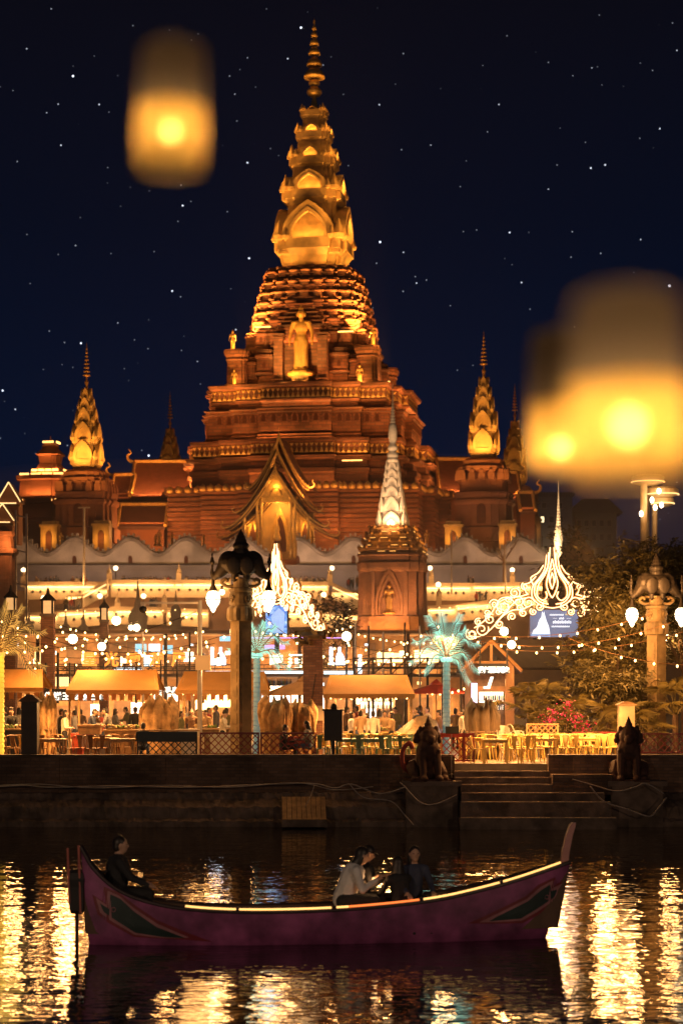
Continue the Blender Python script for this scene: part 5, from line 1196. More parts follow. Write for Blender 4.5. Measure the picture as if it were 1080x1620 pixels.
# ================================================================ BAR BUILDING AT THE BACK OF THE MARKET
bwall = mat('brown_bar_wall', (.34, .20, .10), .8, var=.3, stain=.3); bdark = mat('dark_timber', (.09, .05, .03), .6, var=.3)
PAN = {n: mat('panel_'+n, (.6, .6, .6), .4, emit=c, estr=s_, sample=sm) for n, c, s_, sm in (('white', (1, .88, .70), 2.6, True), ('cool', (.62, .88, 1), 2.2, True), ('cyan', (.25, .75, .95), 1.2, False), ('warm', (1, .62, .24), 2.0, True), ('blue', (.22, .38, 1), 1.6, False), ('purple', (.55, .3, 1), 1.6, False))}
YK = 88; u = YK/F; bb = thing('bar_building', 'two storey open bar building with lit counters behind the canopies', 'building', D(350, YK))
bx = lambda px: (px-350)*u
zy = lambda y: CAMZ+(HZ-y)*u-DECK
MB().box(bx(-60), bx(735), 4.2, 4.6, 0, zy(1000)).build('back_wall', bwall, bb)
MB().box(bx(-60), bx(735), -.2, 4.2, zy(1071), zy(1066)).build('upper_floor', bdark, bb)
MB().box(bx(-60), bx(735), -.6, 4.2, zy(1003), zy(998)).build('roof', bwall, bb)
for px in (-40, 60, 160, 262, 380, 474, 560, 645, 730): MB().box(bx(px)-.08, bx(px)+.08, -.1, .06, 0, zy(1003)).build('post', bdark, bb)
for y_ in (1052, 1058): MB().box(bx(-60), bx(735), -.16, -.12, zy(y_)-.025, zy(y_)+.025).build('rail', metald, bb)
for px in range(-50, 735, 13): MB().box(bx(px)-.015, bx(px)+.015, -.155, -.125, zy(1066), zy(1052)).build('baluster', metald, bb)
for px0, px1, y0, y1, dy, k in ((376, 484, 1062, 1066, -.22, 'cool'), (512, 560, 1062, 1067, -.22, 'cool'), (410, 456, 1084, 1117, 2.6, 'cool'), (459, 484, 1091, 1112, 2.4, 'white'), (132, 160, 1115, 1150, 2.5, 'cool'), (240, 280, 1098, 1110, 1.0, 'white'), (68, 102, 1070, 1086, 1.5, 'warm'), (498, 512, 1080, 1122, 2.2, 'cool'), (572, 624, 1097, 1122, 3.2, 'white'), (560, 570, 1100, 1115, 3.0, 'white'), (326, 372, 1100, 1120, 3.0, 'warm'), (196, 236, 1112, 1130, 3.0, 'white'), (20, 60, 1100, 1125, 3.4, 'warm'), (580, 596, 1122, 1140, 2.4, 'cool'), (300, 325, 1098, 1125, 3.4, 'warm'),
                            (210, 228, 1018, 1031, 1.0, 'cyan'), (232, 250, 1018, 1031, 1.0, 'cool'), (254, 270, 1020, 1034, 1.0, 'cyan'), (346, 366, 1006, 1014, .6, 'cyan'), (222, 236, 1036, 1054, 1.6, 'cool'), (120, 140, 1034, 1052, 2.0, 'warm'), (174, 222, 1056, 1064, 1.6, 'cool'), (284, 300, 1030, 1046, 2.2, 'white'), (598, 640, 1030, 1046, 3.4, 'warm'), (660, 700, 1026, 1046, 3.6, 'warm'), (418, 450, 1020, 1027, .4, 'purple'), (380, 540, 1009, 1010.6, -.62, 'purple'), (320, 376, 1062, 1066, -.22, 'cool'), (566, 572, 1036, 1066, -.3, 'cool'), (46, 66, 1030, 1050, 1.6, 'warm')):
    MB().box(bx(px0), bx(px1), dy, dy+.05, zy(y1), zy(y0)).build('light_panel', PAN[k], bb)
for px0, px1, y_, dy in ((410, 456, 1100, 2.4), (572, 624, 1110, 3.0), (572, 624, 1122.5, 3.0), (415, 462, 1085, .3), (560, 640, 1048, 3.0), (196, 236, 1121, 2.8)): MB().box(bx(px0)-.05, bx(px1)+.05, dy-.3, dy+.18, zy(y_)-.03, zy(y_)).build('shelf', bdark, bb)
dpan = mat('dark_panel_brown', (.10, .055, .03), .7, var=.4, scale=3)  # dark panels added for contrast, standing for unlit openings
for px0, px1, y0, y1 in ((86, 118, 1010, 1060), (140, 172, 1014, 1062), (186, 208, 1012, 1060), (252, 284, 1036, 1060), (300, 322, 1014, 1062), (372, 400, 1014, 1052), (486, 512, 1020, 1060), (548, 562, 1014, 1062), (576, 596, 1014, 1060), (644, 660, 1014, 1062), (0, 30, 1020, 1060), (702, 730, 1010, 1062), (64, 100, 1118, 1170), (104, 128, 1108, 1150), (164, 194, 1110, 1150), (284, 298, 1094, 1160), (372, 408, 1092, 1160), (486, 498, 1080, 1160), (516, 556, 1096, 1160), (598, 622, 1126, 1160), (648, 690, 1104, 1170)):
    MB().box(bx(px0), bx(px1), 3.9, 4.19, zy(y1), zy(y0)).build('dark_panel', dpan, bb)
for k in range(26):
    px = (8+k*28.5) % 722; y_ = (1016, 1040, 1028, 1078, 1090)[k % 5]; w_ = (5, 9, 4, 12, 7)[(k*3) % 5]
    MB().box(bx(px), bx(px+w_), 2.9, 2.95, zy(y_+w_*.7), zy(y_)).build('small_lit_panel', PAN[('cool', 'white', 'cool', 'warm', 'cyan')[k % 5]], bb)
MB().box(bx(376), bx(484), -.2, .5, zy(1062), zy(1060)).build('counter_top', metalw, bb); MB().box(bx(512), bx(620), -.2, .5, zy(1062), zy(1060)).build('counter_top', metalw, bb)
MB().box(bx(624), bx(646), -1.0, 3, 0, zy(1098)).build('timber_panel', wood, bb)
for px, y_, e in ((60, 1080, 480), (150, 1085, 480), (230, 1085, 520), (330, 1085, 500), (440, 1085, 520), (540, 1085, 520), (620, 1085, 520), (700, 1090, 480), (100, 1022, 300), (220, 1022, 260), (330, 1022, 260), (450, 1022, 300), (560, 1022, 450), (660, 1022, 450), (20, 1022, 300)):
    light('AREA', (bx(px), 2.0, zy(y_)), e*.95, WARM, bb, rot=(0, 0, 0), size=1.1)
for px in (40, 130, 230, 330, 440, 560, 660):    # wide glow of the many lamps inside both storeys
    light('POINT', (bx(px), 3.0, zy(1034)), 260, WARM, bb, radius=1.0); light('POINT', (bx(px), 2.2, zy(1105)), 260, WARM, bb, radius=1.0)
# bottles
bt = [mat('bottle_'+n, c, .12, var=0) for n, c in (('brown', (.10, .04, .01)), ('green', (.03, .10, .04)), ('blue', (.03, .06, .25)), ('clear', (.55, .5, .42)))]
def bottle():
    t = thing('bottle', 'x', 'bottle'); MB().lathe([(.04, 0), (.042, .18), (.016, .24), (.016, .30)], 8).build('glass_body', bt[0], t, True); MB().lathe([(.019, .30), (.019, .33)], 6).build('cap', goldm, t); return t
BO = bottle(); bf = [0]
def put_bottle(px, y, Y, lab, m_, sc=1):
    if not bf[0]: bf[0] = 1; o = BO; o.location = W(px, y, Y); o['label'] = lab; o['group'] = lab.replace('bottle', 'bottles'); o.scale = (sc,)*3
    else: o = dup(BO, W(px, y, Y), 0, lab, lab.replace('bottle', 'bottles'), sc)
    for ch in o.children:
        if ch.name.startswith('glass'): ch.material_slots[0].link = 'OBJECT'; ch.material_slots[0].material = m_
for k in range(14): put_bottle(422+k*2.9, 1084.8, YK+.35, 'small bottle on the upper counter shelf beside the left green palm', bt[(0, 2, 1, 0, 2, 3, 0)[k % 7]], 1.1)
for row, y_ in enumerate((1110, 1122.5)):
    for k in range(15): put_bottle(574+k*3.4, y_-.2, YK+2.75, 'small bottle on the '+('upper' if row == 0 else 'lower')+' backlit shelf under the central canopy', bt[(0, 3, 1, 3)[(k+row) % 4]], 1.0)
# lettering
orl = mat('orange_sign_letter', (.8, .35, .06), .5, emit=(1, .34, .04), estr=1.25, sample=False); whl = mat('white_sign_letter', (.8, .8, .8), .5, emit=(1, .92, .78), estr=1.7, sample=False); cyl = mat('pale_green_letter', (.7, .8, .6), .5, emit=(.85, 1, .72), estr=2.0, sample=False); bll = mat('blue_white_letter', (.7, .75, .9), .5, emit=(.80, .86, 1), estr=3.6, sample=False)
YS = 79; u = YS/F; sg_ = thing('orange_letter_sign', 'row of big orange characters on a dark truss reading 星光啤酒屋', 'sign', W(215, 1055, YS))
for ch, px in zip('星光啤酒屋', (142, 176, 211, 248, 283)): link('letter', text(ch, 24*u, .05, orl, .02), sg_, ((px-215)*u, 0, 3*u))
for y_ in (0, -6): MB().box(-128*u, 110*u, -.04, .04, y_*u-.03, y_*u+.03).build('rail', metald, sg_)
for k in range(25): MB().tube([((-126+k*9.6)*u, 0, -6*u), ((-126+k*9.6+(4.8 if k % 2 else -4.8))*u, 0, 0)], .02, 4).build('strut', metald, sg_)
for px in (-124, 0, 106): MB().box(px*u-.05, px*u+.05, .05, .15, -58*u, 22*u).build('post', metald, sg_)
blackb = mat('black_sign_board', (.015, .014, .014), .5, var=.1)
def board(label, px0, px1, y0, y1, Y, chars, size, m_=whl, bm=blackb, small=None):
    u = Y/F; t = thing('shop_sign', label, 'sign', W((px0+px1)/2, y1, Y)); wd = (px1-px0)*u; h = (y1-y0)*u
    MB().box(-wd/2, wd/2, 0, .12, 0, h).build('board', bm, t); n = len(chars)
    for i, ch in enumerate(chars): link('letter', text(ch, size*u, .02, m_, .012), t, (-wd/2+wd*(i+.5)/n, -.02, h*.14))
    for x in (-wd/2+.05, wd/2-.05): MB().box(x-.03, x+.03, .03, .09, h, h+1.0).build('hanger', metald, t)
    if small:
        x0, x1, zz = small; n = int((x1-x0)/3)
        for i in range(n): MB().box(x0*wd+(x1-x0)*0+i*2.6*u-wd*0, x0*wd+i*2.6*u+1.6*u, -.02, -.001, h*.86, h*.97).build('small_print', m_, t)
board('black shop sign with white characters 卷饼王 at the left', 70, 112, 1090, 1109, 72, '卷饼王', 13)
board('black shop sign with white characters between the posts of the wide left canopy', 116, 166, 1091, 1109, 72.2, '么烟巴比', 12)
board('glowing white shop sign with three characters right of the wide left canopy', 252, 282, 1086, 1097, 72, '烤乳扇', 10)
board('sign on the riverside hut reading 我在湄公河边', 757, 804, 1050, 1066, 71.4, '我在湄公河边', 10.5)
t = thing('lit_letters', 'pale lit characters 啤酒 behind the left green palm', 'sign', W(452, 1056, 82)); u = 82/F
for ch, x in (('啤', -15), ('酒', 15)): link('letter', text(ch, 23*u, .04, cyl, .02), t, (x*u, 0, 2*u)); 
MB().box(-30*u, 30*u, .05, .12, 0, 1.2*u).build('rail', metald, t)
for lab, px in (('bright blue white L and bottle shaped light sign left of the elephant pillar', 344), ('bright blue white L and bottle shaped light sign right of the brick pillar', 532)):
    t = thing('bottle_light_sign', lab, 'sign', W(px, 1054, 80)); u = 80/F
    MB().prism([(-11*u, 2*u), (-3*u, 2*u), (-3*u, 6*u), (-6*u, 6*u), (-6*u, 30*u), (-11*u, 30*u)], 0, .1).build('letter', bll, t)
    MB().prism([(x*u, z*u) for x, z in ((-1, 2), (13, 2), (13, 12), (9, 20), (7, 22), (7, 30), (3, 30), (3, 22), (1, 20), (-1, 12))], 0, .1).build('bottle_shape', bll, t); MB().box(-12*u, 14*u, .02, .1, 0, 1.4*u).build('rail', metald, t)
    light('POINT', (0, -.6, .4), 30, (.8, .88, 1), t, radius=.2)
# screens
def emat(name, fn):
    m_ = bpy.data.materials.new(name); m_.use_nodes = True; t_ = m_.node_tree; b_ = t_.nodes['Principled BSDF']; b_.inputs['Base Color'].default_value = (.02, .02, .02, 1); b_.inputs['Emission Strength'].default_value = 1.0
    co_ = N(t_, 'ShaderNodeTexCoord'); no_ = N(t_, 'ShaderNodeTexNoise'); mp_ = N(t_, 'ShaderNodeMapping'); mp_.inputs['Scale'].default_value = fn[0]; no_.inputs['Scale'].default_value = fn[1]; no_.inputs['Detail'].default_value = 6
    t_.links.new(co_.outputs['Object'], mp_.inputs[0]); t_.links.new(mp_.outputs[0], no_.inputs['Vector']); r_ = N(t_, 'ShaderNodeValToRGB'); t_.links.new(no_.outputs[0], r_.inputs[0])
    e_ = r_.color_ramp.elements; e_[0].position = .36; e_[0].color = (*fn[2], 1); e_[1].position = .66; e_[1].color = (*fn[4], 1); k_ = e_.new(.5); k_.color = (*fn[3], 1); t_.links.new(r_.outputs[0], b_.inputs['Emission Color']); return m_
scr1 = emat('blue_screen_picture', ((1, 1, 2.2), 2.2, (.03, .10, .62), (.16, .42, 1.0), (.75, .95, 1.1))); scr2 = emat('grey_blue_screen', ((.5, 1, .8), .6, (.16, .17, .24), (.22, .24, .38), (.34, .40, .60)))
sw = mat('screen_white', (.5, .5, .5), .5, emit=(.95, .96, 1), estr=1.3, sample=False); sy = mat('screen_yellow', (.5, .4, .2), .5, emit=(1, .75, .3), estr=.9, sample=False); sb = mat('screen_blue', (.3, .4, .6), .5, emit=(.35, .55, .9), estr=.8, sample=False)
t = thing('led_screen', 'upright blue and white LED screen behind the left filigree arch', 'screen', W(437, 1004, 84), rad(-14)); u = 84/F
MB().box(-19*u, 19*u, 0, .2, -1*u, 49*u).build('frame', metald, t); MB().box(-17.5*u, 17.5*u, -.02, -.004, 1*u, 47.5*u).build('display', scr1, t); MB().prism([(-6*u, 2*u), (12*u, 3*u), (14*u, 34*u), (4*u, 42*u), (-8*u, 30*u)], -.03, -.022).build('picture_shape', sb, t); MB().box(-.1, .1, .05, .2, -30*u, -1*u).build('post', metald, t)
light('POINT', (0, -1.2, 24*u), 26, (.4, .6, 1), t, radius=.4)
t = thing('led_screen', 'wide grey blue LED screen with a white figure and lines of text at the right', 'screen', W(876, 1008, 84)); u = 84/F
MB().box(-40*u, 40*u, 0, .2, -1.5*u, 44.5*u).build('frame', rust, t); MB().box(-38*u, 38*u, -.02, -.004, 0, 43*u).build('display', scr2, t)
MB().prism([(x*u, z*u) for x, z in ((-36, 1), (-33, 10), (-27, 16), (-24, 26), (-20, 32), (-19, 41), (-17, 36), (-16, 41), (-14, 33), (-12, 26), (-8, 16), (-6, 2))], -.03, -.022).build('white_figure', sw, t); MB().prism([((-17+5*math.cos(a))*u, (11+5*math.sin(a))*u) for a in [k*PI/8 for k in range(16)]], -.036, -.031).build('white_disc', whl, t)
MB().box(-36*u, -6*u, -.034, -.0305, .5*u, 5*u).build('blue_strip', sb, t)
for x0, n, z, hh, st_, m_ in ((-7, 14, 34, 2.6, 1.6, sw), (18, 7, 34.5, 3.0, 1.6, sy), (2, 5, 0, 0, 0, None), (8, 4, 28, 3.2, 2.0, sw), (-2, 11, 21.5, 4.6, 2.7, sw), (-4, 18, 15.5, 2.6, 1.6, sw), (-36, 6, 39.5, 1.6, 1.4, sw)):
    for i in range(n if m_ else 0): MB().box((x0+i*st_)*u, (x0+i*st_+st_*.72)*u, -.03, -.022, z*u, (z+hh*(.8+.2*(i % 2)))*u).build('glyph_bar', m_, t)
for x in (-2, 20): MB().box(x*u, (x+7)*u, -.03, -.022, 29.4*u, 29.8*u).build('rule', sw, t)
for x in (-30, 30): MB().box(x*u-.08, x*u+.08, .05, .2, -40*u, -1.5*u).build('post', metald, t)
light('POINT', (0, -1.5, 20*u), 20, (.75, .8, 1), t, radius=.4)
# ---------------- riverside hut
YH = 72; u = YH/F; hu = thing('riverside_hut', 'open timber hut with a gable frame and lit bottle shelf at the right', 'hut', D(776, YH)); hx = lambda px: (px-776)*u; hz_ = lambda y: CAMZ+(HZ-y)*u-DECK
for px, m_ in ((742, wood), (806, orp)): MB().box(hx(px)-.16, hx(px)+.16, -.1, .2, 0, hz_(1047)).build('post', m_, hu)
for px in (742, 806): MB().box(hx(px)-.1, hx(px)+.1, 2.6, 2.8, 0, hz_(1047)).build('post', wood, hu)
for sg in (-1, 1):
    MB().tube([(0, -.25, hz_(1014)), (sg*48*u, -.25, hz_(1062))], .07, 5).build('rafter', orp, hu); MB().add([(0, -.2, hz_(1014)-.05), (sg*50*u, -.2, hz_(1064)-.05), (sg*50*u, 3, hz_(1064)-.05), (0, 3, hz_(1014)-.05)], [(0, 1, 2, 3)]).add([(0, -.2, hz_(1014)), (sg*50*u, -.2, hz_(1064)), (sg*50*u, 3, hz_(1064)), (0, 3, hz_(1014))], [(0, 1, 2, 3)]).build('roof', bdark, hu)
MB().box(-.05, .05, -.22, -.12, hz_(1047), hz_(1016)).build('king_post', orp, hu); MB().box(hx(735), hx(812), -.16, .0, hz_(1050), hz_(1046)).build('tie_beam', orp, hu)
MB().box(hx(742), hx(806), 2.4, 2.5, 0, hz_(1047)).build('back_wall', wood, hu); MB().box(hx(764), hx(803), 2.1, 2.15, hz_(1124), hz_(1095)).build('light_panel', PAN['white'], hu); MB().box(hx(745), hx(803), -.05, .1, hz_(1093), hz_(1086)).build('lintel', orp, hu)
for y_ in (1108, 1124): MB().box(hx(762), hx(804), 1.7, 2.1, hz_(y_)-.03, hz_(y_)).build('shelf', bdark, hu)
MB().prism([(hx(a), hz_(b_)) for a, b_ in ((764, 1090), (774, 1090), (780, 1071), (775, 1071), (770, 1086), (764, 1086))], -.2, -.14).build('arrow_light', whl, hu)
for y_ in (1108, 1124):
    for k in range(11): put_bottle(766+k*3.4, y_-.2, YH+1.85, 'small bottle on the '+('upper' if y_ == 1108 else 'lower')+' shelf in the riverside hut', bt[(0, 3, 2, 3, 1)[k % 5]], .85)
for px, y_ in ((760, 1075), (790, 1075)): light('AREA', (hx(px), .8, hz_(y_)), 70, WARM, hu, rot=(0, 0, 0), size=.5)
t = tag(MB().box(-.1, .1, -.1, .1, 0, 2.6).build('light_column', mat('violet_tube', (.6, .5, .8), .4, emit=(.72, .62, 1), estr=3, sample=False), None, False, D(750, 70)), 'glowing violet white light column beside the riverside hut', 'lamp'); light('POINT', D(749, 69.4, 3.2), 26, (.75, .65, 1), radius=.2)
# dark roofs beyond the hut
t = thing('dark_pavilion', 'dark pavilion roof in front of the wide LED screen', 'pavilion', D(845, 76)); u = 76/F
zz = lambda y: CAMZ+(HZ-y)*u-DECK
c = MB(); c.loft([[(-62*u, 0, zz(1058)), (62*u, 0, zz(1058)), (62*u, 5, zz(1058)), (-62*u, 5, zz(1058))], [(-62*u, 0, zz(1056)), (62*u, 0, zz(1056)), (62*u, 5, zz(1056)), (-62*u, 5, zz(1056))], [(-48*u, 1.8, zz(1010)), (54*u, 1.8, zz(1010)), (54*u, 3.2, zz(1010)), (-48*u, 3.2, zz(1010))]]); c.build('roof', mat('charcoal_roof', (.045, .03, .022), .8, var=.3), t)
for x in (-56, 56): MB().box(x*u-.1, x*u+.1, .2, .4, 0, zz(1057)).build('post', bdark, t)
# umbrella/steel clutter: upright poles and cables over the market
for i, (px, y0, Y) in enumerate(((548, 1000, 80), (562, 985, 84), (583, 990, 83), (606, 1000, 82), (640, 985, 84), (664, 990, 82), (300, 1000, 76), (226, 1000, 77))):
    tag(MB(Matrix.Translation(D(px, Y))).lathe([(.05, 0), (.04, CAMZ+(HZ-y0)*Y/F-DECK)], 6).build('thin_pole', metalw if i % 2 else metald), 'thin upright steel pole among the bars of the market', 'pole', 'thin steel poles in the market')
# stage trusses between stupa and palms
t = thing('stair_frame', 'dark steel stair frame behind the central canopy', 'frame', D(650, 80)); u = 80/F; zz = lambda y: CAMZ+(HZ-y)*u-DECK
for px in (560, 590, 618, 650, 676, 700): MB().box((px-650)*u-.05, (px-650)*u+.05, -.05, .05, 0, zz(1040)).build('post', metald, t)
for y_ in (1042, 1056, 1070): MB().box(-92*u, 52*u, -.04, .04, zz(y_)-.03, zz(y_)+.03).build('rail', metald, t)
for k in range(5): MB().tube([((-90+k*28)*u, -.06, zz(1070)), ((-62+k*28)*u, -.06, zz(1042))], .025, 4).build('brace', metald, t)
# ---------------- round paper lamps and small clutter at the bars
bigb = mat('hot_bulb', (1, .9, .7), .3, emit=(1, .80, .48), estr=11, sample=False); smb = mat('string_bulb', (1, .85, .6), .3, emit=(1, .60, .22), estr=7, sample=False)
for i, (px, y, Y, r, e) in enumerate(((184, 982, 72, .17, 240), (216, 993, 74, .14, 120), (115, 1011, 68, .17, 240), (161, 1023, 69, .15, 160), (548, 1007, 68, .17, 260), (797, 999, 70, .16, 200), (809, 1020, 68, .15, 200), (351, 937, 68, .10, 60), (346, 1047, 64, .13, 120), (662, 1041, 66, .0, 0), (1055, 1009, 72, .13, 140), (207, 993, 74, .10, 60))):
    if not r: continue
    t = thing('bare_bulb', 'large bare glowing bulb '+('above the orange sign', 'beside the larger bulb above the orange sign', 'above the left end of the orange sign', 'in front of the orange sign', 'right of the brick pillar', 'below the right filigree arch', 'over the riverside hut', 'beside the left hanging lantern', 'on the left green palm trunk', '', 'beside the right elephant pillar', 'in the pair above the orange sign')[i], 'bulb', W(px, y, Y), 0, 'large bare bulbs over the market')
    MB().ell((0, 0, 0), (r, r, r), 12, 9).build('globe', bigb, t, True); MB().lathe([(.05, r*.95), (.05, r+.12), (.01, r+.14)], 8).build('socket', black, t); light('POINT', (0, -r-.15, -.12), e, WARM, t, radius=.12)
# ---------------- string lights
def string(label, pts, n, sag=.25, e=0):
    a, b_ = W(*pts[0]), W(*pts[1]); t = thing('string_light', label, 'string light', a, 0, 'bulb strings over the market'); d = b_-a
    f = lambda q: d*q+V((0, 0, -sag*4*q*(1-q)))
    MB().tube([f(i/20) for i in range(21)], .011, 4).build('cable', black if pts[0][0] < 700 else rust, t)
    me = BM_[0]
    for i in range(n): link('bulb', me, t, f((i+.5+R.uniform(-.2, .2))/n)+V((0, 0, -.06)))
    return t
BM_ = [MB().ell((0, 0, 0), (.04, .04, .05), 8, 6).mesh('bulb', smb, True)]
for i, (p, q, n, sg) in enumerate((((-10, 1000, 66), (340, 1018, 66), 11, .5), ((-10, 1030, 70), (310, 968, 72), 10, .4), ((60, 985, 74), (360, 1042, 70), 10, .3), ((-10, 975, 72), (220, 1046, 68), 8, .2), ((90, 1040, 66), (370, 1000, 63), 9, .3),
    ((398, 1038, 64), (560, 1010, 70), 7, .3), ((440, 1050, 66), (700, 985, 68), 11, .5), ((510, 1036, 70), (720, 1040, 66), 8, .25), ((540, 1015, 76), (700, 1026, 76), 7, .3), ((400, 960, 70), (520, 1040, 66), 6, .2),
    ((700, 1000, 70), (1030, 972, 69), 10, .45), ((745, 1012, 68), (1060, 985, 68), 10, .5), ((800, 1028, 70), (1080, 1000, 70), 9, .3), ((900, 1010, 66), (1085, 1052, 66), 6, .2))):
    string('sagging bulb string '+('over the left bars' if i < 5 else 'over the central bars' if i < 10 else 'by the right-hand trees'), (p, q), n, sg)
for i, (p, q, n, sg) in enumerate((((20, 1002, 80), (330, 996, 80), 20, .3), ((40, 1046, 82), (330, 1036, 82), 20, .25), ((90, 988, 84), (300, 1006, 84), 16, .3), ((398, 996, 82), (560, 988, 82), 14, .3), ((420, 1042, 82), (690, 1030, 82), 18, .3), ((560, 1000, 84), (720, 1012, 84), 14, .25), ((-10, 1060, 80), (110, 1040, 80), 10, .2), ((110, 1094, 66.9), (246, 1094, 66.9), 9, .05), ((284, 1095, 67.9), (420, 1095, 67.9), 9, .05), ((518, 1101, 66.9), (650, 1101, 66.9), 9, .05), ((660, 1090, 75), (740, 1085, 72), 8, .2), ((1010, 1030, 74), (1085, 1000, 74), 7, .2), ((60, 960, 150), (300, 962, 150), 14, .3), ((420, 965, 150), (560, 962, 150), 9, .3), ((690, 960, 150), (860, 945, 150), 12, .3))):
    string('fairy light string '+('hung among the bars' if i < 7 else 'inside a stall canopy' if i < 10 else 'near the right-hand trees' if i < 12 else 'below the temple terraces'), (p, q), n, sg)
for px, y, Y, e in ((60, 1035, 66, 80), (150, 1040, 67, 70), (260, 1035, 66, 80), (600, 1040, 68, 90), (700, 1020, 66, 150), (770, 1100, 67, 150), (870, 1090, 64, 180), (800, 1115, 62.5, 200), (950, 1060, 66, 120), (610, 1115, 64.6, 260), (545, 1115, 64.6, 170), (100, 1118, 63, 170), (180, 1118, 63.5, 170), (20, 1118, 63, 110), (1000, 1000, 67, 200), (880, 1118, 62.8, 190), (960, 1115, 63, 170), (750, 1118, 62.6, 130), (1060, 1100, 66, 90)):
    light('AREA', W(px, y-12, Y), e*.95, WARM, rot=(rad(-12), 0, 0), size=.6)
# ================================================================ PEOPLE OF THE MARKET
G_ = None
for key, label, px, Y, rz, top, bot, sc in (
    ('standlong', 'long haired shopper in a cream jacket over a dark dress under the wide left canopy', 103, 64.2, faceR, 'cream', 'black', .98),
    ('stand', 'dark haired shopper in black behind the shopper in cream', 97, 65.2, faceR, 'black', 'black', 1.0),
    ('chefcap', 'stall cook in a white cap at the far left stall', 18, 67.4, .2, 'black', 'black', 1.0),
    ('work', 'person in a dark jacket bending over the tray under the wide left canopy', 142, 67.8, faceR, 'navy', 'denim', 1.0),
    ('standlong', 'long haired visitor in brown seen before the white glow of the left stall', 153, 68.4, faceR, 'brown', 'black', .95),
    ('work', 'person in a grey top bending over food trays beside the white glow', 174, 68.0, faceL, 'grey', 'denim', 1.02),
    ('stand', 'child with dark hair standing behind the left food trays', 192, 67.9, .3, 'red', 'denim', .72),
    ('sit', 'seated man in a black and tan pullover seen from behind at the left', 226, 62.4, away, 'black', 'denim', 1.0),
    ('stand', 'visitor in olive beside the wide pleated cloth', 286, 66.3, faceR, 'olive', 'black', .95),
    ('chefcap', 'woman in a dark hat and pale top at the stall behind the elephant pillar', 352, 66.2, faceR, 'cream', 'black', .95),
    ('work', 'stall worker in orange behind the street pole', 327, 67.8, -.3, 'tan', 'denim', .98),
    ('stand', 'stall worker in brown at the left of the street pole', 303, 68.2, .2, 'brown', 'black', .98),
    ('sit', 'seated guest in black bent over the table behind the dark red lattice', 447, 62.2, faceR, 'black', 'black', .95),
    ('sitlong', 'seated guest in a grey top facing left by the brick pillar', 489, 62.3, faceL, 'grey', 'denim', 1.05),
    ('stand', 'visitor in a tan coat with back turned at the central bar', 570, 66.6, away, 'tan', 'denim', .96),
    ('standlong', 'visitor in a white top at the left end of the central bar', 556, 67, faceR, 'white', 'black', .93),
    ('stand', 'visitor in a hooded cream and black jacket at the central bar', 590, 66.4, away, 'cream', 'black', .95),
    ('work', 'barman in orange leaning over the central bar', 608, 69.6, 0, 'tan', 'black', .95),
    ('standlong', 'long haired woman in tan at the right end of the central bar', 619, 67.0, faceL, 'tan', 'black', .93),
    ('stand', 'visitor in white between the two women at the central bar', 580, 67.6, faceL, 'white', 'denim', .9),
    ('stand', 'dark haired visitor behind the brown tarpaulin mound', 648, 69, faceR, 'black', 'black', 1.0),
    ('stand', 'second visitor behind the tarpaulin mound facing left', 660, 69.6, faceL, 'navy', 'denim', 1.0),
    ('phone', 'visitor with a hair bun behind the green palm trunk', 694, 69, faceL, 'brown', 'denim', .95),
    ('stand', 'visitor in cream by the glowing violet column', 731, 67.5, faceL, 'cream', 'black', .97),
    ('stand', 'visitor in a dark coat at the far left behind the left stall', 40, 68.5, faceR, 'olive', 'black', .98),
    ('sitlong', 'guest seated behind the yellow chairs in front of the orange lattice', 845, 65.8, .2, 'brown', 'denim', .9)):
    mk(key, label, D(px, Y), rz, top, bot, None, sc=sc)
for i in range(30):                               # more of the evening crowd between the stalls and the bars
    px = (8, 30, 52, 84, 118, 128, 160, 182, 205, 214, 246, 262, 272, 292, 314, 330, 342, 358, 416, 428, 440, 452, 470, 548, 564, 600, 628, 664, 676, 720)[i]; Y = 70+(i*37 % 11)
    key = ('stand', 'standlong', 'work', 'walk', 'stand', 'phone')[i % 6]; top = ('black', 'cream', 'tan', 'navy', 'white', 'brown', 'red', 'grey', 'olive')[i % 9]
    mk(key, f'standing figure in {top} among the crowd before the lit bars', D(px, Y), (faceL, faceR, 0, away)[(i*7) % 4]+R.uniform(-.5, .5), top, ('denim', 'black')[i % 2], 'evening crowd before the bars', sc=R.uniform(.9, 1.04))
# far visitors on the terraces
FM = {}
def far_mesh(v):
    b_, h_, e_ = person_mesh(legs='stand', arms=('down', 'fold', 'phone')[v], vox=.05, hair=('short', 'long', 'short')[v]); return b_, h_
for v in range(3): FM[v] = far_mesh(v)
tops = ['black', 'navy', 'brown', 'cream', 'red', 'grey', 'olive', 'denim']; nfar = 0
def far(px, Y, z, lab):
    global nfar
    v = nfar % 3; nfar += 1; t = thing('person', lab, 'person', D(px, Y, z), R.uniform(0, 6.28), 'far visitors on the temple terraces'); t.scale = (1, 1, R.uniform(.9, 1.05))
    b_ = link('body', FM[v][0], t); tc_ = CL[R.choice(tops)]
    for i, m_ in enumerate((skin, tc_, CL['denim'], CL['black'])):
        if FM[v][0].materials[i] is None: FM[v][0].materials[i] = m_
        b_.material_slots[i].link = 'OBJECT'; b_.material_slots[i].material = m_
    if not FM[v][1].materials: FM[v][1].materials.append(hairm)
    link('hair', FM[v][1], t)
lab1 = 'far visitor looking over the upper terrace parapet'
for a, b_, n in ((54, 96, 9), (112, 140, 4), (192, 272, 20), (292, 345, 13), (438, 520, 20), (548, 566, 4), (738, 750, 3)):
    for i in range(n): far(a+(b_-a)*(i+R.uniform(.2, .8))/n, 206.2+R.uniform(0, 1.6), 15.1, lab1)
lab2 = 'far visitor walking on the lower terrace'
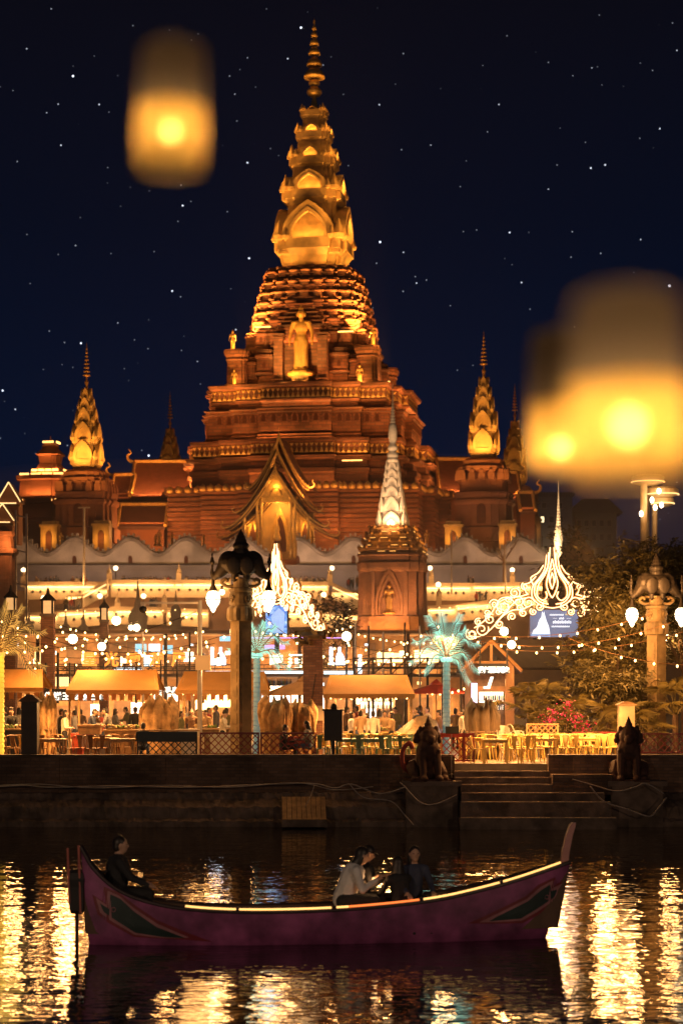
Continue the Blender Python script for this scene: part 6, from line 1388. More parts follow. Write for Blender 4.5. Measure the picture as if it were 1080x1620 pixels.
for a, b_, n in ((100, 130, 6), (236, 250, 3), (436, 452, 3), (752, 770, 4), (820, 860, 5)):
    for i in range(n): far(a+(b_-a)*(i+R.uniform(.2, .8))/n, 191.5+R.uniform(0, 1), 12.0 if a < 700 else 12.6, lab2)
# warm ground glow of the terrace lamps
for px, y, Y in ((100, 918, 201), (230, 915, 201), (330, 915, 201), (470, 915, 201), (720, 915, 201), (840, 915, 201), (150, 962, 186), (300, 962, 186), (470, 965, 186), (760, 955, 186), (560, 960, 170), (60, 990, 160), (240, 990, 160), (360, 1000, 150), (760, 985, 150), (850, 960, 150)):
    light('POINT', W(px, y, Y), 950, WARM, radius=.3)

# ================================================================ LED PALMS
def palm(label, px, ytop, ybase, Y, fronds, ms, mt, rpx=5, leaf=.34, glow=None):
    u = Y/F; t = thing('led_palm', label, 'palm', D(px, Y)); zt = CAMZ+(HZ-ytop)*u-DECK; r = rpx*u
    c = MB(); n = 22; pr = []
    for i in range(n): pr += [(r*1.05, zt*i/n), (r*.9, zt*(i+.8)/n)]
    c.lathe(pr, 10); c.build('trunk', mt, t)
    for i, (dx, dy) in enumerate(fronds):
        tip = V((dx*u, R.uniform(-.5, .5), -dy*u)); mid = tip*.55+V((0, 0, abs(dx)*u*.22+.16)); L = crom([V((0, 0, 0)), mid*.5+V((0, 0, .05)), mid, tip*.8+V((0, 0, .07)), tip], 5)
        f = MB(); f.M = Matrix.Translation((0, 0, zt)); f.m = 1; f.tube(L, [.03*(1-.8*j/len(L)) for j in range(len(L))], 5); f.m = 0
        N_ = 24
        for j in range(2, N_):
            q = j/N_*(len(L)-1); k = min(int(q), len(L)-2); p = L[k].lerp(L[k+1], q-k); d = (L[k+1]-L[k]).normalized(); ln = leaf*(1-.55*abs(j/N_-.4)*1.3)
            for sg in (-1, 1):
                sd = d.cross(V((0, 1, 0))).normalized()*sg*.62+V((0, sg*.55, 0))+d*.75+V((0, 0, -.25)); sd.normalize(); e = p+sd*ln; w_ = d*.017
                f.add([p-w_, p+w_, e], [(0, 1, 2)])
        f.build('frond', [ms, wood], t)
    for a in range(6): MB().ell((.13*math.cos(a), .13*math.sin(a), zt-.08), (.085, .085, .095), 8, 6).build('coconut', ms, t, True)
    if glow: light('POINT', (0, -.6, zt-.1), glow[0], glow[1], t, radius=.8)
teal = mat('teal_led_leaf', (.10, .28, .22), .5, emit=(.34, .76, .60), estr=1.2, sample=False); tealt = mat('teal_trunk', (.16, .22, .2), .6, emit=(.30, .52, .48), estr=.22, sample=False)
goldl = mat('gold_led_leaf', (.40, .26, .07), .5, emit=(1, .50, .10), estr=.9, sample=False); goldt = mat('yellow_led_trunk', (.8, .6, .1), .5, emit=(1, .55, .05), estr=.75, sample=False)
palm('artificial palm with glowing teal fronds right of the tarpaulin mound', 706, 1040, 1160, 66, [(-30, -66), (-8, -72), (22, -68), (-52, -26), (50, -22), (-58, 8), (52, 22), (-36, 24), (38, 40), (-14, -40), (30, -44)], teal, tealt, 6, .36, (40, (.4, 1, .8)))
palm('artificial palm with teal fronds right of the left elephant pillar', 406, 1034, 1165, 65, [(12, -50), (30, -44), (50, -18), (54, 26), (36, 22), (-30, -30), (-44, -6), (-36, 20), (-10, -46)], teal, tealt, 5.5, .30, (25, (.4, 1, .8)))
palm('artificial palm with gold fronds and a bright yellow trunk at the left edge', -2, 1032, 1190, 62, [(40, -72), (18, -78), (72, -34), (76, 24), (58, 34), (-30, -60), (-50, -20), (64, -6), (30, -50)], goldl, goldt, 9, .36, (60, (1, .55, .1)))

# ================================================================ TREES AND SHRUBS AT THE RIGHT
leafm = mat('tree_leaves', (.12, .092, .028), .6, var=.5, scale=2.2); leafd = mat('palm_leaves', (.17, .125, .03), .55, var=.4, scale=2.5); bark = mat('bark', (.17, .10, .055), .9, var=.3, scale=6, bump=.5)
def leaf(mb, p, d, L, w_, droop=.2):
    d = d.normalized(); s_ = d.cross(V((R.uniform(-1, 1), R.uniform(-1, 1), 1))).normalized(); p = V(p)
    mb.add([p, p+d*L*.5+s_*w_, p+d*L+V((0, 0, -L*droop)), p+d*L*.5-s_*w_], [(0, 1, 2), (0, 2, 3)])
def tree(label, px, Y, ztop, rx, rz_, nb, nl, L, lean=0, base=DECK, trunk_r=.16, bare=False, m_=leafm):
    t = thing('tree' if not bare else 'bare_tree', label, 'tree', D(px, Y, base)); c = MB(); H = ztop-base
    fork = V((lean*.4, 0, H*.42)); c.tube(crom([(0, 0, -.2), (lean*.15, .05, H*.2), fork], 4), [trunk_r*(1.25-.045*i) for i in range(9)], 8)
    tips = []
    for i in range(nb):
        a = 2*PI*i/nb+R.uniform(-.3, .3); rr = R.uniform(.35, 1); zz = H*R.uniform(.48, 1.0)
        q = V((lean+rx*rr*math.cos(a), rx*.8*rr*math.sin(a), min(zz, H*(1.02-.25*rr))))
        m1 = fork.lerp(q, .5)+V((R.uniform(-.3, .3), R.uniform(-.3, .3), R.uniform(0, .4))); P = crom([fork, m1, q], 4)
        c.tube(P, [trunk_r*.5*(1-.1*j) for j in range(len(P))], 5); tips.append(q); tips.append(m1.lerp(q, .5))
        for k in range(3): e = q+V((R.uniform(-.7, .7), R.uniform(-.7, .7), R.uniform(-.4, .5)))*rx*.35; c.tube([m1.lerp(q, .6+.12*k), e], [trunk_r*.16, trunk_r*.05], 4); tips.append(e)
        if bare:
            for k in range(4): e = q+V((R.uniform(-.6, .6), R.uniform(-.4, .4), R.uniform(.1, .7)))*rx*.6; c.tube([m1.lerp(q, .3+.15*k), e], [trunk_r*.15, trunk_r*.04], 4)
    c.build('trunk', bark, t)
    if not bare:
        f = MB()
        for i in range(nl):
            q = R.choice(tips); off = V((R.gauss(0, .42), R.gauss(0, .42), R.gauss(0, .34)))*rz_; p = q+off
            b0 = V((R.uniform(-1, 1), R.uniform(-1, 1), R.uniform(-.5, .6)))
            for k in range(5): leaf(f, p+b0*L*.35*k, b0+V((R.uniform(-1, 1), R.uniform(-1, 1), R.uniform(-.7, .5)))*.9, L*R.uniform(.7, 1.2), L*.17)
        f.build('crown', m_, t)
    return t
tree('large leafy tree behind the right elephant pillar', 1018, 74, 10.2, 2.3, .95, 15, 2300, .30, .2)
tree('leafy tree left of the right elephant pillar, reaching over the fan palms', 968, 71, 8.2, 1.2, .75, 12, 1500, .27, .1, trunk_r=.12)
tree('leafy tree cut off by the right edge behind the hanging lantern', 1085, 72, 8.8, 1.7, .8, 10, 1300, .28, -.1)
tree('low bushy tree beneath the big tree at the right', 962, 69, 5.4, 1.4, .7, 10, 1000, .24, 0, trunk_r=.09)
tree('sparse tree with amber lit leaves behind the large tree', 950, 96, 13.2, 2.6, .8, 8, 420, .32, 0, trunk_r=.14)
tree('bare leafless tree right of the white ringed spire', 908, 110, 15.4, 2.0, 1, 9, 0, .2, 0, trunk_r=.11, bare=True)
tree('small bare tree before the gold corner stupa at the right', 797, 205, 22.6, 3.0, 1, 8, 0, .2, 0, base=15.1, trunk_r=.14, bare=True)
tree('low bush at the foot of the filigree arch at the left', 530, 90, 9.2, 1.2, .6, 8, 260, .26, 0, trunk_r=.06)
for px, y, Y, e in ((985, 905, 70, 190), (925, 985, 68, 170), (1010, 1030, 66, 50), (1085, 960, 70, 50), (930, 830, 90, 100), (960, 1080, 65, 110), (1010, 860, 72, 60)): light('AREA', W(px, y, Y-4)-V((0, 0, 1.2)), e*1.6, WARM, aim=W(px, y-40, Y), size=.6)       # up-lights aimed into the crowns
def fan(L=.75):
    c = MB(); c.m = 1; c.tube(crom([(0, 0, 0), (.25, 0, .55), (.62, 0, .95)], 4), .014, 4); c.m = 0; h = V((.62, 0, .95)); ax = V((.8, 0, .35)).normalized(); sd = V((0, 1, 0))
    for i in range(22):
        a = rad(-130+260*i/21); d = ax*math.cos(a)+sd*math.sin(a)+V((.25, 0, -.3))*(1-math.cos(a))*.3; w_ = (ax*-math.sin(a)+sd*math.cos(a))*.0085; e = h+d*L*(1-.2*abs(i-10.5)/10.5)
        c.add([h, h+d*L*.4+w_+V((0, 0, .015)), e+V((0, 0, -.10*L-R.uniform(0, .1))), h+d*L*.4-w_+V((0, 0, .015))], [(0, 1, 2), (0, 2, 3)])
    return c.mesh('fan_leaf', [leafd, leafd])
FAN = [fan(.62), fan(.5), fan(.74)]
def fan_palm(label, px, Y, h, n, sc):
    t = thing('fan_palm', label, 'palm', D(px, Y)); MB().lathe([(.13, -.1), (.11, h), (.03, h+.15)], 8).build('trunk', bark, t)
    for i in range(n):
        o = link('fan_leaf', FAN[i % 3], t, (0, 0, h)); o.rotation_euler = (R.uniform(-.25, .25), R.uniform(-.35, .75), i*2.4+R.uniform(-.3, .3)); o.scale = (sc*R.uniform(.8, 1.15),)*3
for i, (px, Y, h, n, sc) in enumerate(((838, 67.5, 1.5, 20, 1.0), (862, 66.6, .6, 18, .95), (930, 66, .5, 18, .9), (975, 66.5, .7, 18, 1.0), (820, 66.5, .2, 13, .8), (1068, 68, 1.4, 18, 1.0), (900, 67.5, .9, 18, .95), (1010, 67, .5, 14, .95))):
    fan_palm(('tall fan palm right of the riverside hut', 'fan palm with wide leaves above the orange lattice', 'low fan palm right of the pink bougainvillea', 'fan palm left of the pale gabled post', 'small fan palm at the post of the riverside hut', 'fan palm at the right edge behind the elephant pillar', 'fan palm behind the pink bougainvillea', 'fan palm between the gabled post and the elephant pillar')[i], px, Y, h, n, sc)
t = thing('bougainvillea', 'bougainvillea bush with bright pink blossom among the fan palms', 'shrub', D(893, 65.4)); f = MB(); g = MB(); c = MB()
cl = [(-.35, 0, 1.55), (.1, 0, 1.85), (.35, 0, 1.4), (-.6, .1, 1.25), (.7, .1, 1.1), (0, .1, 1.2), (-.2, .2, .8), (.3, .2, .7), (.95, 0, .75)]
for q in cl:
    c.tube([(0, .1, 0), V(q)*.6, q], [.02, .014, .006], 4)
    for k in range(60): leaf(f, V(q)+V((R.gauss(0, .24), R.gauss(0, .2), R.gauss(0, .22))), V((R.uniform(-1, 1), R.uniform(-1, 1), R.uniform(-.6, .6))), .12, .03)
for q in cl[:5]:
    for k in range(46): leaf(g, V(q)+V((R.gauss(0, .15), -.12+R.gauss(0, .12), R.gauss(0, .13))), V((R.uniform(-1, 1), R.uniform(-1, 1), R.uniform(-1, 1))), .085, .035, 0)
c.build('stem', bark, t); f.build('foliage', leafm, t); g.build('blossom', mat('pink_bracts', (.62, .02, .16), .6, var=.2), t, kind='stuff')
# drum tower at the right edge
t = thing('column_monument', 'pale columns carrying round lit platforms above the trees at the right edge', 'monument', W(1030, 900, 100)); u = 100/F; pc = mat('pale_column', (.62, .50, .32), .6, var=.15)
for x, y_, r, z1 in ((-12, 0, 5.5, 140), (10, 1.0, 4.5, 138), (4, 2.2, 4, 126)): MB().lathe([(r*u, -6), (r*u, z1*u), (r*1.2*u, z1*u+.05)], 12, (x*u, y_, 0)).build('column', pc, t, True)
for x, y_, z, r in ((20, .6, 118, 26), (-4, .3, 137, 26), (22, .8, 104, 18)):
    MB().lathe([(r*.5*u, z*u-.12), (r*.95*u, z*u), (r*u, z*u+.12), (r*u, z*u+.3), (r*.8*u, z*u+.42), (.05, z*u+.5)], 20, (x*u, y_, 0)).build('platform', pc, t); MB().tube([((x+r*1.02*math.cos(a*PI/12))*u, y_+r*1.02*u*math.sin(a*PI/12), z*u+.05) for a in range(25)], .03, 4).build('light_strip', ledw, t)
for x, z, e in ((0, 122, 50), (12, 96, 70), (-26, 90, 70), (26, 128, 25)): light('POINT', (x*u, -1.4, z*u), e, WARM, t, radius=.15)
for x, z in ((-1, 108), (4, 96), (14, 100), (10, 122), (-18, 86)): MB().ell((x*u, -.4, z*u), (.11, .11, .16), 8, 6).build('bulb', bigb, t, True)
tag(MB(Matrix.Translation(W(913, 900, 105))).lathe([(1.4, -1), (1.35, 0), (.75, 1.1), (.2, 1.9), (.03, 2.2)], 10).build('thatched_cone', mat('straw', (.30, .19, .09), .9, var=.3)), 'brown thatched cone roof right of the bare tree', 'roof')

light('POINT', W(890, 1112, 63.6), 60, (1, .6, .35), radius=.1); light('AREA', D(795, 59.4, 5.0), 110, WARM, rot=(rad(-8), 0, 0), size=.5)
# ================================================================ GUARDIAN LIONS
lionm = mat('red_brown_stone', (.085, .034, .022), .75, var=.4, scale=6, bump=.6, bscale=22)
def lion_mesh():
    c = MB()
    c.cap((0, .25, .35), .42, (0, 0, 1.05), .36, 12); c.ell((0, .3, .3), (.55, .5, .36)); c.ell((0, -.1, 1.0), (.40, .36, .40)); c.ell((0, -.14, 1.40), (.33, .34, .30)); c.ell((0, -.44, 1.32), (.17, .18, .15)); c.ell((0, -.56, 1.26), (.10, .06, .05))
    for sg in (-1, 1):
        c.cap((sg*.24, -.22, .95), .17, (sg*.26, -.46, .12), .12, 8); c.ell((sg*.26, -.56, .08), (.14, .20, .10)); c.cap((sg*.42, .28, .42), .26, (sg*.5, -.18, .22), .17, 8); c.ell((sg*.5, -.34, .09), (.14, .24, .10)); c.ell((sg*.27, -.1, 1.62), (.09, .07, .13)); c.ell((sg*.11, -.42, 1.44), (.05, .05, .04))
    for k in range(9): a = PI*k/8; c.ell((.40*math.cos(a), .02, 1.28+.36*math.sin(a)), (.11, .11, .11))
    for z, r in ((1.66, .20), (1.78, .13), (1.88, .08), (1.97, .035)): c.ell((0, -.08, z), (r, r, .1))
    for k in range(6): c.ell((.3*math.cos(k*1.05), -.36, .95+.14*math.sin(k*1.05)), (.07, .06, .07))
    return remesh(c, .024, 2)
LM = lion_mesh(); LM.materials.append(lionm)
for px, Y, wh in ((676, 59.1, 'left of the river steps with a curled red tail'), (994, 59.1, 'right of the river steps')):
    t = thing('lion_statue', 'dark reddish seated guardian lion statue '+wh, 'statue', D(px, Y, 1.42), rad(12 if px < 800 else -8)); t.scale = (.92, .92, .98); link('body', LM, t)
    if px < 800: MB().tube(crom([(-.4, .5, .2), (-.72, .5, .45), (-.74, .48, .95), (-.52, .46, 1.18), (-.40, .45, 1.0)], 5), .08, 7).build('tail', mat('red_tail', (.36, .05, .035), .6), t, True)
    MB().box(-.7, .7, -.6, .5, -.02, .05).build('base', lionm, t)

# ================================================================ BOAT
YBT = 31.9; u = YBT/F; boat = thing('long_boat', 'long purple wooden river boat with eye marks on its hull and a lit gunwale', 'boat', (X(500, YBT), YBT, 0), rad(6)); cs = math.cos(rad(6))
bxx = lambda px: (px-500)*u/cs; bzz = lambda py: (1490-py)*u
hullm = mat('purple_hull_paint', (.25, .062, .17), .45, var=.45, scale=3, bump=.15, bscale=12, stain=.35); rimm = mat('dark_rim', (.035, .02, .02), .5); inn = mat('boat_inside', (.10, .055, .035), .7, var=.3)
gun = crom([(133, 1338, 0), (141, 1352, 0), (152, 1370, 0), (176, 1394, 0), (206, 1412, 0), (250, 1426, 0), (300, 1434, 0), (360, 1438, 0), (430, 1439, 0), (520, 1437, 0), (600, 1432, 0), (680, 1424, 0), (740, 1413, 0), (800, 1399, 0), (850, 1385, 0), (890, 1373, 0), (905, 1369, 0)], 4)
def station(i):
    n = len(gun)-1; t_ = i/n; xt, yt = gun[i].x, gun[i].y; T_ = (xt-133)/(905-133)
    xb = 147+(866-147)*T_; b_ = max(.02, .56*max(0, math.sin(PI*min(1, T_*.97+.015)))**.55)
    k = max(0, (T_-.86)/.14); k2 = max(0, (.10-T_)/.10)
    zb = -.16+.16*k*k
    return bxx(xt), bzz(yt), bxx(xb), zb, b_
ST = [station(i) for i in range(len(gun))]
secs = []
for xt, zt, xb, zb, b_ in ST:
    L = []
    for f, q in ((0, 1.0), (.25, .985), (.5, .95), (.75, .86), (1, .62)): L.append(((xt+(xb-xt)*f), b_*q, zt+(zb-zt)*f))
    secs.append(L)
c = MB(); k = 5; vs = []
for L in secs: vs += [(x, -y, z) for x, y, z in L]+[(x, y, z) for x, y, z in reversed(L)]
nn = 10; fs = []
for i in range(len(secs)-1):
    for j in range(nn-1): fs.append((i*nn+j, (i+1)*nn+j, (i+1)*nn+j+1, i*nn+j+1))
e_ = (len(secs)-1)*nn; fs += [tuple(range(nn)), tuple(e_+j for j in range(nn-1, -1, -1))]
c.add(vs, fs); c.build('hull', hullm, boat, True)
c = MB(); vs = []
for (xt, zt, xb, zb, b_) in ST:
    zf = max(zb+.06, min(zt-.02, .18)); vs += [(xt, -b_*.93, zt), (xt+(xb-xt)*.5, -b_*.8, zf), (xt+(xb-xt)*.5, b_*.8, zf), (xt, b_*.93, zt)]
fs = [(i*4+j, i*4+j+1, (i+1)*4+j+1, (i+1)*4+j) for i in range(len(ST)-1) for j in range(3)]; c.add(vs, fs); c.build('inside', inn, boat)
for sg in (-1, 1):
    MB().tube([(xt, sg*b_*.985, zt+.008) for xt, zt, xb, zb, b_ in ST], .032, 6).build('gunwale', rimm, boat)
def gpt(px, off=0, up=.05):
    x = bxx(px)
    for a, b_ in zip(ST, ST[1:]):
        if a[0] <= x <= b_[0]: f = (x-a[0])/(b_[0]-a[0]); return V((x, -(a[4]+(b_[4]-a[4])*f)+off, a[1]+(b_[1]-a[1])*f+up))
redl = mat('red_amber_led', (.8, .3, .1), .5, emit=(1, .20, .04), estr=1.5); aml = mat('boat_led', (.8, .6, .2), .5, emit=(1, .52, .15), estr=1.9)
for a, b_, m_ in ((294, 372, aml), (376, 519, aml), (527, 546, aml), (547, 657, redl), (664, 786, aml), (792, 888, aml)):
    n = max(3, int((b_-a)/12)); MB().tube([gpt(a+(b_-a)*i/n, .03) for i in range(n+1)], .021, 6).build('light_tube', m_, boat)
for px in (374, 523, 660, 789): p_ = gpt(px, .03); MB().cb(p_, (.05, .07, .07)).build('clamp', rimm, boat)
# eye marks on the near side
def on_hull(px, py, out):
    x, z = bxx(px), bzz(py); best = None
    for a, b_ in zip(ST, ST[1:]):
        def xs(s_): f = max(0, min(1, (z-s_[1])/(s_[3]-s_[1]))); return s_[0]+(s_[2]-s_[0])*f, f
        (xa, fa), (xb_, fb) = xs(a), xs(b_)
        if xa <= x <= xb_ or (best is None and x < xa):
            r = 0 if xb_ == xa else max(0, min(1, (x-xa)/(xb_-xa))); f = fa+(fb-fa)*r; bb_ = a[4]+(b_[4]-a[4])*r
            q = [1.0, .985, .95, .86, .62]; g = min(3.999, f*4); k = int(g); return (x, -bb_*(q[k]+(q[k+1]-q[k])*(g-k))-out, z)
    return (x, -.03-out, z)
def decal(poly, out, m_, name):
    c = MB(); x0, x1 = min(p[0] for p in poly), max(p[0] for p in poly); st_ = 2.0; x = x0+.2; cols = []
    while x < x1:
        ys = []
        for (ax, ay), (bx_, by) in zip(poly, poly[1:]+poly[:1]):
            if (ax <= x) != (bx_ <= x): ys.append(ay+(by-ay)*(x-ax)/(bx_-ax))
        cols.append((x, sorted(ys))); x += st_
    for (xa, ya), (xb_, yb) in zip(cols, cols[1:]):
        if len(ya) and len(yb):
            for j in range(0, min(len(ya), len(yb))-1, 2):
                for k in range(4):
                    g = lambda xx, yy, f: on_hull(xx, yy[j]+(yy[j+1]-yy[j])*f/4, out)
                    c.add([g(xa, ya, k), g(xb_, yb, k), g(xb_, yb, k+1), g(xa, ya, k+1)], [(0, 1, 2, 3)])
    c.build(name, m_, boat)
tealk = mat('black_teal_paint', (.012, .028, .027), .45); dr2 = mat('crimson_paint', (.16, .02, .03), .45); pk = mat('pink_paint', (.30, .13, .15), .5)
l1 = [(x/2.634+90, y/2.634+1300) for x, y in ((160, 292), (218, 328), (204, 258), (268, 282), (335, 335), (425, 396), (560, 452), (650, 486), (560, 478), (460, 472), (330, 466), (225, 408), (180, 372))]
l2 = [(x/2.634+90, y/2.634+1300) for x, y in ((176, 305), (228, 342), (220, 274), (270, 296), (332, 348), (424, 410), (552, 466), (520, 470), (440, 468), (332, 456), (235, 398), (192, 366))]
l3 = [(x/2.634+90, y/2.634+1300) for x, y in ((192, 328), (238, 356), (234, 290), (274, 308), (330, 360), (422, 424), (540, 470), (440, 464), (336, 448), (245, 390), (206, 362))]
r1 = [(x/2.348+480, y/2.348+1300) for x, y in ((598, 378), (700, 336), (820, 282), (870, 240), (938, 214), (928, 246), (978, 226), (956, 268), (946, 310), (930, 318), (870, 356), (810, 384), (700, 382))]
r2 = [(x/2.348+480, y/2.348+1300) for x, y in ((640, 375), (705, 347), (824, 293), (874, 252), (928, 226), (920, 258), (966, 240), (948, 266), (938, 300), (866, 344), (806, 374), (700, 376))]
r3 = [(x/2.348+480, y/2.348+1300) for x, y in ((680, 372), (708, 356), (828, 302), (880, 262), (918, 240), (912, 268), (946, 262), (934, 290), (862, 334), (802, 366))]
for a, b_, c_ in ((l1, l2, l3), (r1, r2, r3)): decal(a, .004, dr2, 'eye_outline'); decal(b_, .008, pk, 'eye_border'); decal(c_, .012, tealk, 'eye_mark')
for px, py in ((184, 1434), (865, 1423)): c = MB(Matrix.Translation(V(on_hull(px, py, .016)))); c.tube([(.035*math.cos(a*PI/6), 0, .035*math.sin(a*PI/6)) for a in range(13)], .009, 4); c.build('eye_ring', pk, boat)
# prow post, stern post, thwarts
tipm = mat('lit_prow_pink', (.42, .20, .18), .5, var=.2)  # pinkish light on the prow edge is put into the base colour
c = MB(); c.loft([[(bxx(x)+dx, dy, bzz(y)) for dx, dy in ((-w_, -.05), (w_, -.05), (w_, .05), (-w_, .05))] for x, y, w_ in ((896, 1378, .06), (899, 1352, .062), (905, 1325, .055), (910, 1311, .048), (912, 1306, .03))]); c.build('prow_post', tipm, boat)
for px in (270, 380, 470, 560, 640, 720): 
    p_ = gpt(px, 0, 0); MB().box(p_.x-.12, p_.x+.12, p_.y+.06, -p_.y-.06, p_.z-.22, p_.z-.18).build('thwart', inn, boat)
mo = thing('outboard_motor', 'dark outboard motor with two thin upright poles at the boat stern', 'motor', boat.matrix_basis @ V((bxx(127), 0, 0)), rad(6)); mxx = lambda px: bxx(px)-bxx(127)
c = MB(); c.loft([[(x*k, y*k, bzz(py)) for x, y in ((-.11, -.13), (.11, -.13), (.13, .13), (-.13, .13))] for py, k in ((1442, .8), (1436, 1), (1400, 1), (1388, 1.1), (1378, .95), (1372, .5))]); c.build('cowling', black, mo)
MB().box(-.03, .03, -.04, .04, -.3, bzz(1440)).build('shaft', metald, mo); MB().tube([(.05, 0, bzz(1392)), (.5, 0, bzz(1376))], .025, 6).build('tiller', black, mo)
polem = mat('red_lit_pole', (.40, .12, .09), .5)
for px, y0, y1 in ((116, 1339, 1425), (133, 1335, 1440)): MB().tube([(mxx(px), -.12, bzz(y1)), (mxx(px)-.03, -.12, bzz(y0))], .022, 6).build('upright_pole', polem, mo)
light('POINT', boat.matrix_basis @ V((bxx(590), -.1, bzz(1395))), 3.0, (1, .5, .2), radius=.05)
# people in the boat
bw = lambda px, dy, z: boat.matrix_basis @ V((bxx(px), dy, z))
KW.update(bstern=dict(legs='sit', lean=.05, arms='knee', hair='short', yaw=-.15, vox=.011, bulk=1.12), bwhite=dict(legs='sit', lean=.38, arms='phone', hair='long', pitch=.1, vox=.011, bulk=1.15), bcap=dict(legs='sit', lean=.15, arms='phone', hair='cap', pitch=.35, vox=.011, bulk=1.1), bback=dict(legs='sit', lean=.15, arms='knee', hair='long', vox=.011, bulk=1.05), bwoman=dict(legs='sit', lean=.05, arms='knee', hair='long', vox=.011, pitch=-.05))
mk('bstern', 'boatman in a black jacket sitting at the stern of the boat', bw(188, .2, .22), faceR+rad(12), 'black', 'black', sc=1.22)
mk('bwhite', 'passenger in a white jacket leaning forward over a phone in the boat', bw(542, -.12, .12), faceR+rad(6), 'white', 'black', sc=1.2)
mk('bcap', 'passenger in a dark cap and black coat behind the one in white', bw(572, .26, .12), faceR+rad(6), 'black', 'black', sc=1.16)
mk('bback', 'dark haired passenger in black with back turned in the boat', bw(634, -.1, .02), rad(215), 'black', 'black', sc=1.1)
mk('bwoman', 'woman with long dark hair in a dark coat facing the camera in the boat', bw(657, .2, .12), rad(12), 'navy', 'black', sc=1.14)
ph = boat.matrix_basis @ V((bxx(606), -.12, bzz(1402))); tag(MB(Matrix.Translation(ph)).cb((0, 0, 0), (.012, .075, .15), .3, .5).build('phone', black), 'small dark phone held by the passenger in the white jacket', 'phone')
# straps on the white jacket
# ================================================================ SKY LANTERNS
paper = bpy.data.materials.new('lantern_paper'); paper.use_nodes = True; t = paper.node_tree; t.nodes.clear()
o_ = N(t, 'ShaderNodeOutputMaterial'); tr = N(t, 'ShaderNodeBsdfTranslucent'); tr.inputs[0].default_value = (.46, .30, .13, 1); df = N(t, 'ShaderNodeBsdfDiffuse'); df.inputs[0].default_value = (.16, .12, .11, 1)
tp = N(t, 'ShaderNodeBsdfTransparent'); tp.inputs[0].default_value = (1, .82, .55, 1); m1 = N(t, 'ShaderNodeMixShader'); m1.inputs[0].default_value = .25; m2 = N(t, 'ShaderNodeMixShader'); m2.inputs[0].default_value = .055
t.links.new(tr.outputs[0], m1.inputs[1]); t.links.new(df.outputs[0], m1.inputs[2]); t.links.new(m1.outputs[0], m2.inputs[1]); t.links.new(tp.outputs[0], m2.inputs[2]); t.links.new(m2.outputs[0], o_.inputs[0])
paper_dim = paper.copy(); paper_dim.name = 'dimmed_lantern_paper'  # upper paper made darker: the fading flame light is put into its colour
for n_ in paper_dim.node_tree.nodes:
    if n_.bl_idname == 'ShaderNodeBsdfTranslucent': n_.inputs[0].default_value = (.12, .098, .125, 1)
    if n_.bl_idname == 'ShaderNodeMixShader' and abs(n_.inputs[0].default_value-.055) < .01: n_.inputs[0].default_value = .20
flame = mat('lantern_flame', (1, .8, .4), .5, emit=(1, .60, .16), estr=230)
def sky_lantern(label, px, ytop, ybot, wpx, Y, yflame, e, tilt=0):
    u = Y/F; t = thing('sky_lantern', label, 'lantern', W(px, ybot, Y)); t.rotation_euler = (0, tilt, 0); h = (ybot-ytop)*u; r = wpx/2*u
    c = MB(); n = 36; c.loft([[(r*k*(1+.012*math.cos(4*a))*math.cos(a), r*k*(1+.012*math.cos(4*a))*math.sin(a), h*f) for a in [2*PI*j/n for j in range(n)]] for f, k in ((0, .93), (.08, .98), (.3, 1.0), (.48, .99))], False); c.build('paper_shell', paper, t, True)
    c = MB(); c.loft([[(r*k*(1+.012*math.cos(4*a))*math.cos(a), r*k*(1+.012*math.cos(4*a))*math.sin(a), h*f) for a in [2*PI*j/n for j in range(n)]] for f, k in ((.475, 1.0), (.6, .985), (.88, .93), (.95, .88), (.985, .70), (1.0, .35), (1.003, .03))], False); c.build('dimmed_paper_crown', paper_dim, t, True)
    MB().tube([(r*.93*math.cos(a*PI/18), r*.93*math.sin(a*PI/18), 0) for a in range(37)], .0022, 5).build('rim_hoop', woodl, t)
    for a in (0, PI/2): MB().tube([(-r*.93*math.cos(a), -r*.93*math.sin(a), 0), (r*.93*math.cos(a), r*.93*math.sin(a), 0)], .0008, 4).build('cross_wire', metald, t)
    zf = (ybot-yflame-9)*u; fl = .066*wpx*u*(1.2 if px > 800 else 1)
    c = MB(); c.lathe([(fl*.3, zf-fl*1.5), (fl*.62, zf-fl*.9), (fl*.5, zf-fl*.75), (fl*.75, zf-fl*.5), (fl*1.25, zf), (fl*1.0, zf+fl*.5), (fl*.2, zf+fl*1.0)], 10); c.build('flame', flame, t, True)
    MB().lathe([(fl*.5, 0), (fl*.5, zf-fl*1.5), (fl*.1, zf-fl*1.4)], 8).build('wick', stone, t)
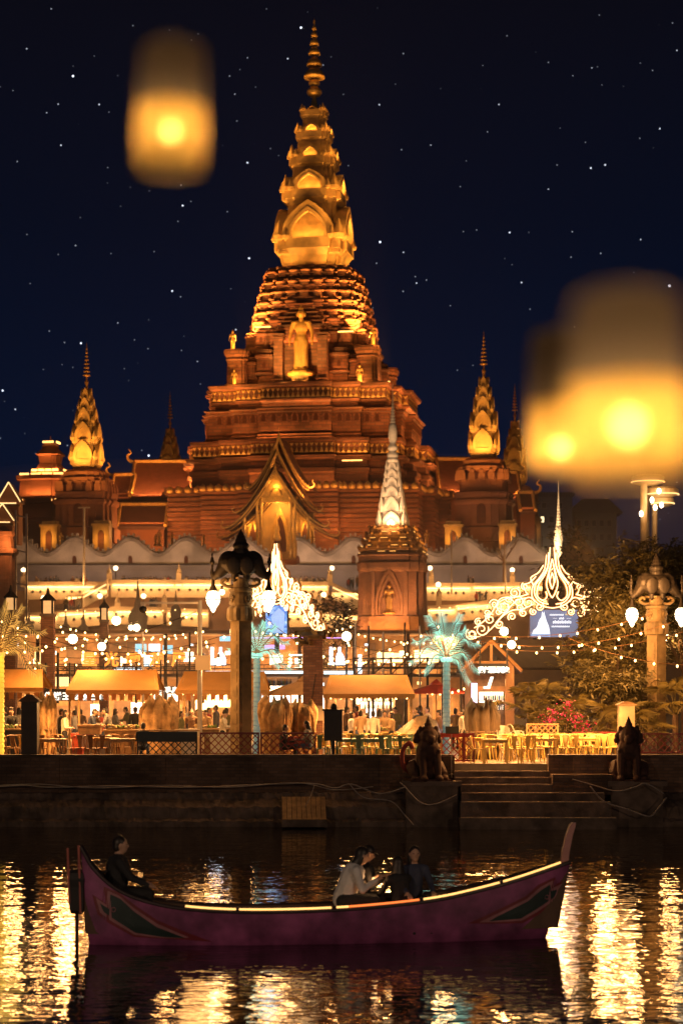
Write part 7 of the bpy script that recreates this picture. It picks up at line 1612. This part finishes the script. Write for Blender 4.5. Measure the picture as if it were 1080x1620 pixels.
sky_lantern('small blurred sky lantern floating alone at the upper left', 268, 66, 266, 108, 3.0, 197, .62, rad(2))
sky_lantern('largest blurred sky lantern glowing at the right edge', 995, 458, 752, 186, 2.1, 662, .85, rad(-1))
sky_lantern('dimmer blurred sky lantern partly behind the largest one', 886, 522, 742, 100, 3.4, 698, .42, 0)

# ================================================================ AIR
hz = MB().box(-150, 150, -12, 420, -1.2, 92).build('haze', [], None); hz['kind'] = 'stuff'
def air(name, dens, col, an=.3):
    m = bpy.data.materials.new(name); m.use_nodes = True; t = m.node_tree; t.nodes.clear()
    o_ = N(t, 'ShaderNodeOutputMaterial'); pv = N(t, 'ShaderNodeVolumePrincipled'); pv.inputs['Color'].default_value = (*col, 1); pv.inputs['Density'].default_value = dens; pv.inputs['Anisotropy'].default_value = an
    t.links.new(pv.outputs[0], o_.inputs['Volume']); return m
hz.data.materials.append(air('haze_air', HAZE, (.9, .88, .85))); cy.volume_bounces = 0; cy.volume_step_rate = 4
# volume added for a golden lamp glow over the market, thinning out towards its rim
sm = MB(); sm.ell((0, 103, 3.5), (52, 36, 13), 28, 14); mglow = sm.build('market_glow', air('market_glow_air', MARKET_GLOW, (.92, .86, .78)), None, True); mglow['kind'] = 'stuff'
# ================================================================ labels of look-alikes: say which one, counted from the left
ORD = 'first second third fourth fifth sixth seventh eighth ninth tenth eleventh twelfth thirteenth fourteenth fifteenth sixteenth seventeenth eighteenth nineteenth twentieth twenty-first twenty-second twenty-third twenty-fourth twenty-fifth twenty-sixth twenty-seventh twenty-eighth twenty-ninth thirtieth'.split()
bpy.context.view_layer.update()
def at_(o):
    p = o.location if o.location.y > 1 else sum((o.matrix_world @ V(c) for c in o.bound_box), V())/8
    return p.x/max(p.y, 1)
seen_ = {}
for o in list(SC.objects):
    if o.parent is None and 'label' in o: seen_.setdefault(o['label'], []).append(o)
for lab_, os_ in seen_.items():
    if 1 < len(os_) <= 31:
        os_.sort(key=at_)
        for i, o in enumerate(os_): o['label'] = ('last' if i == len(os_)-1 else ORD[i])+' from left: '+lab_
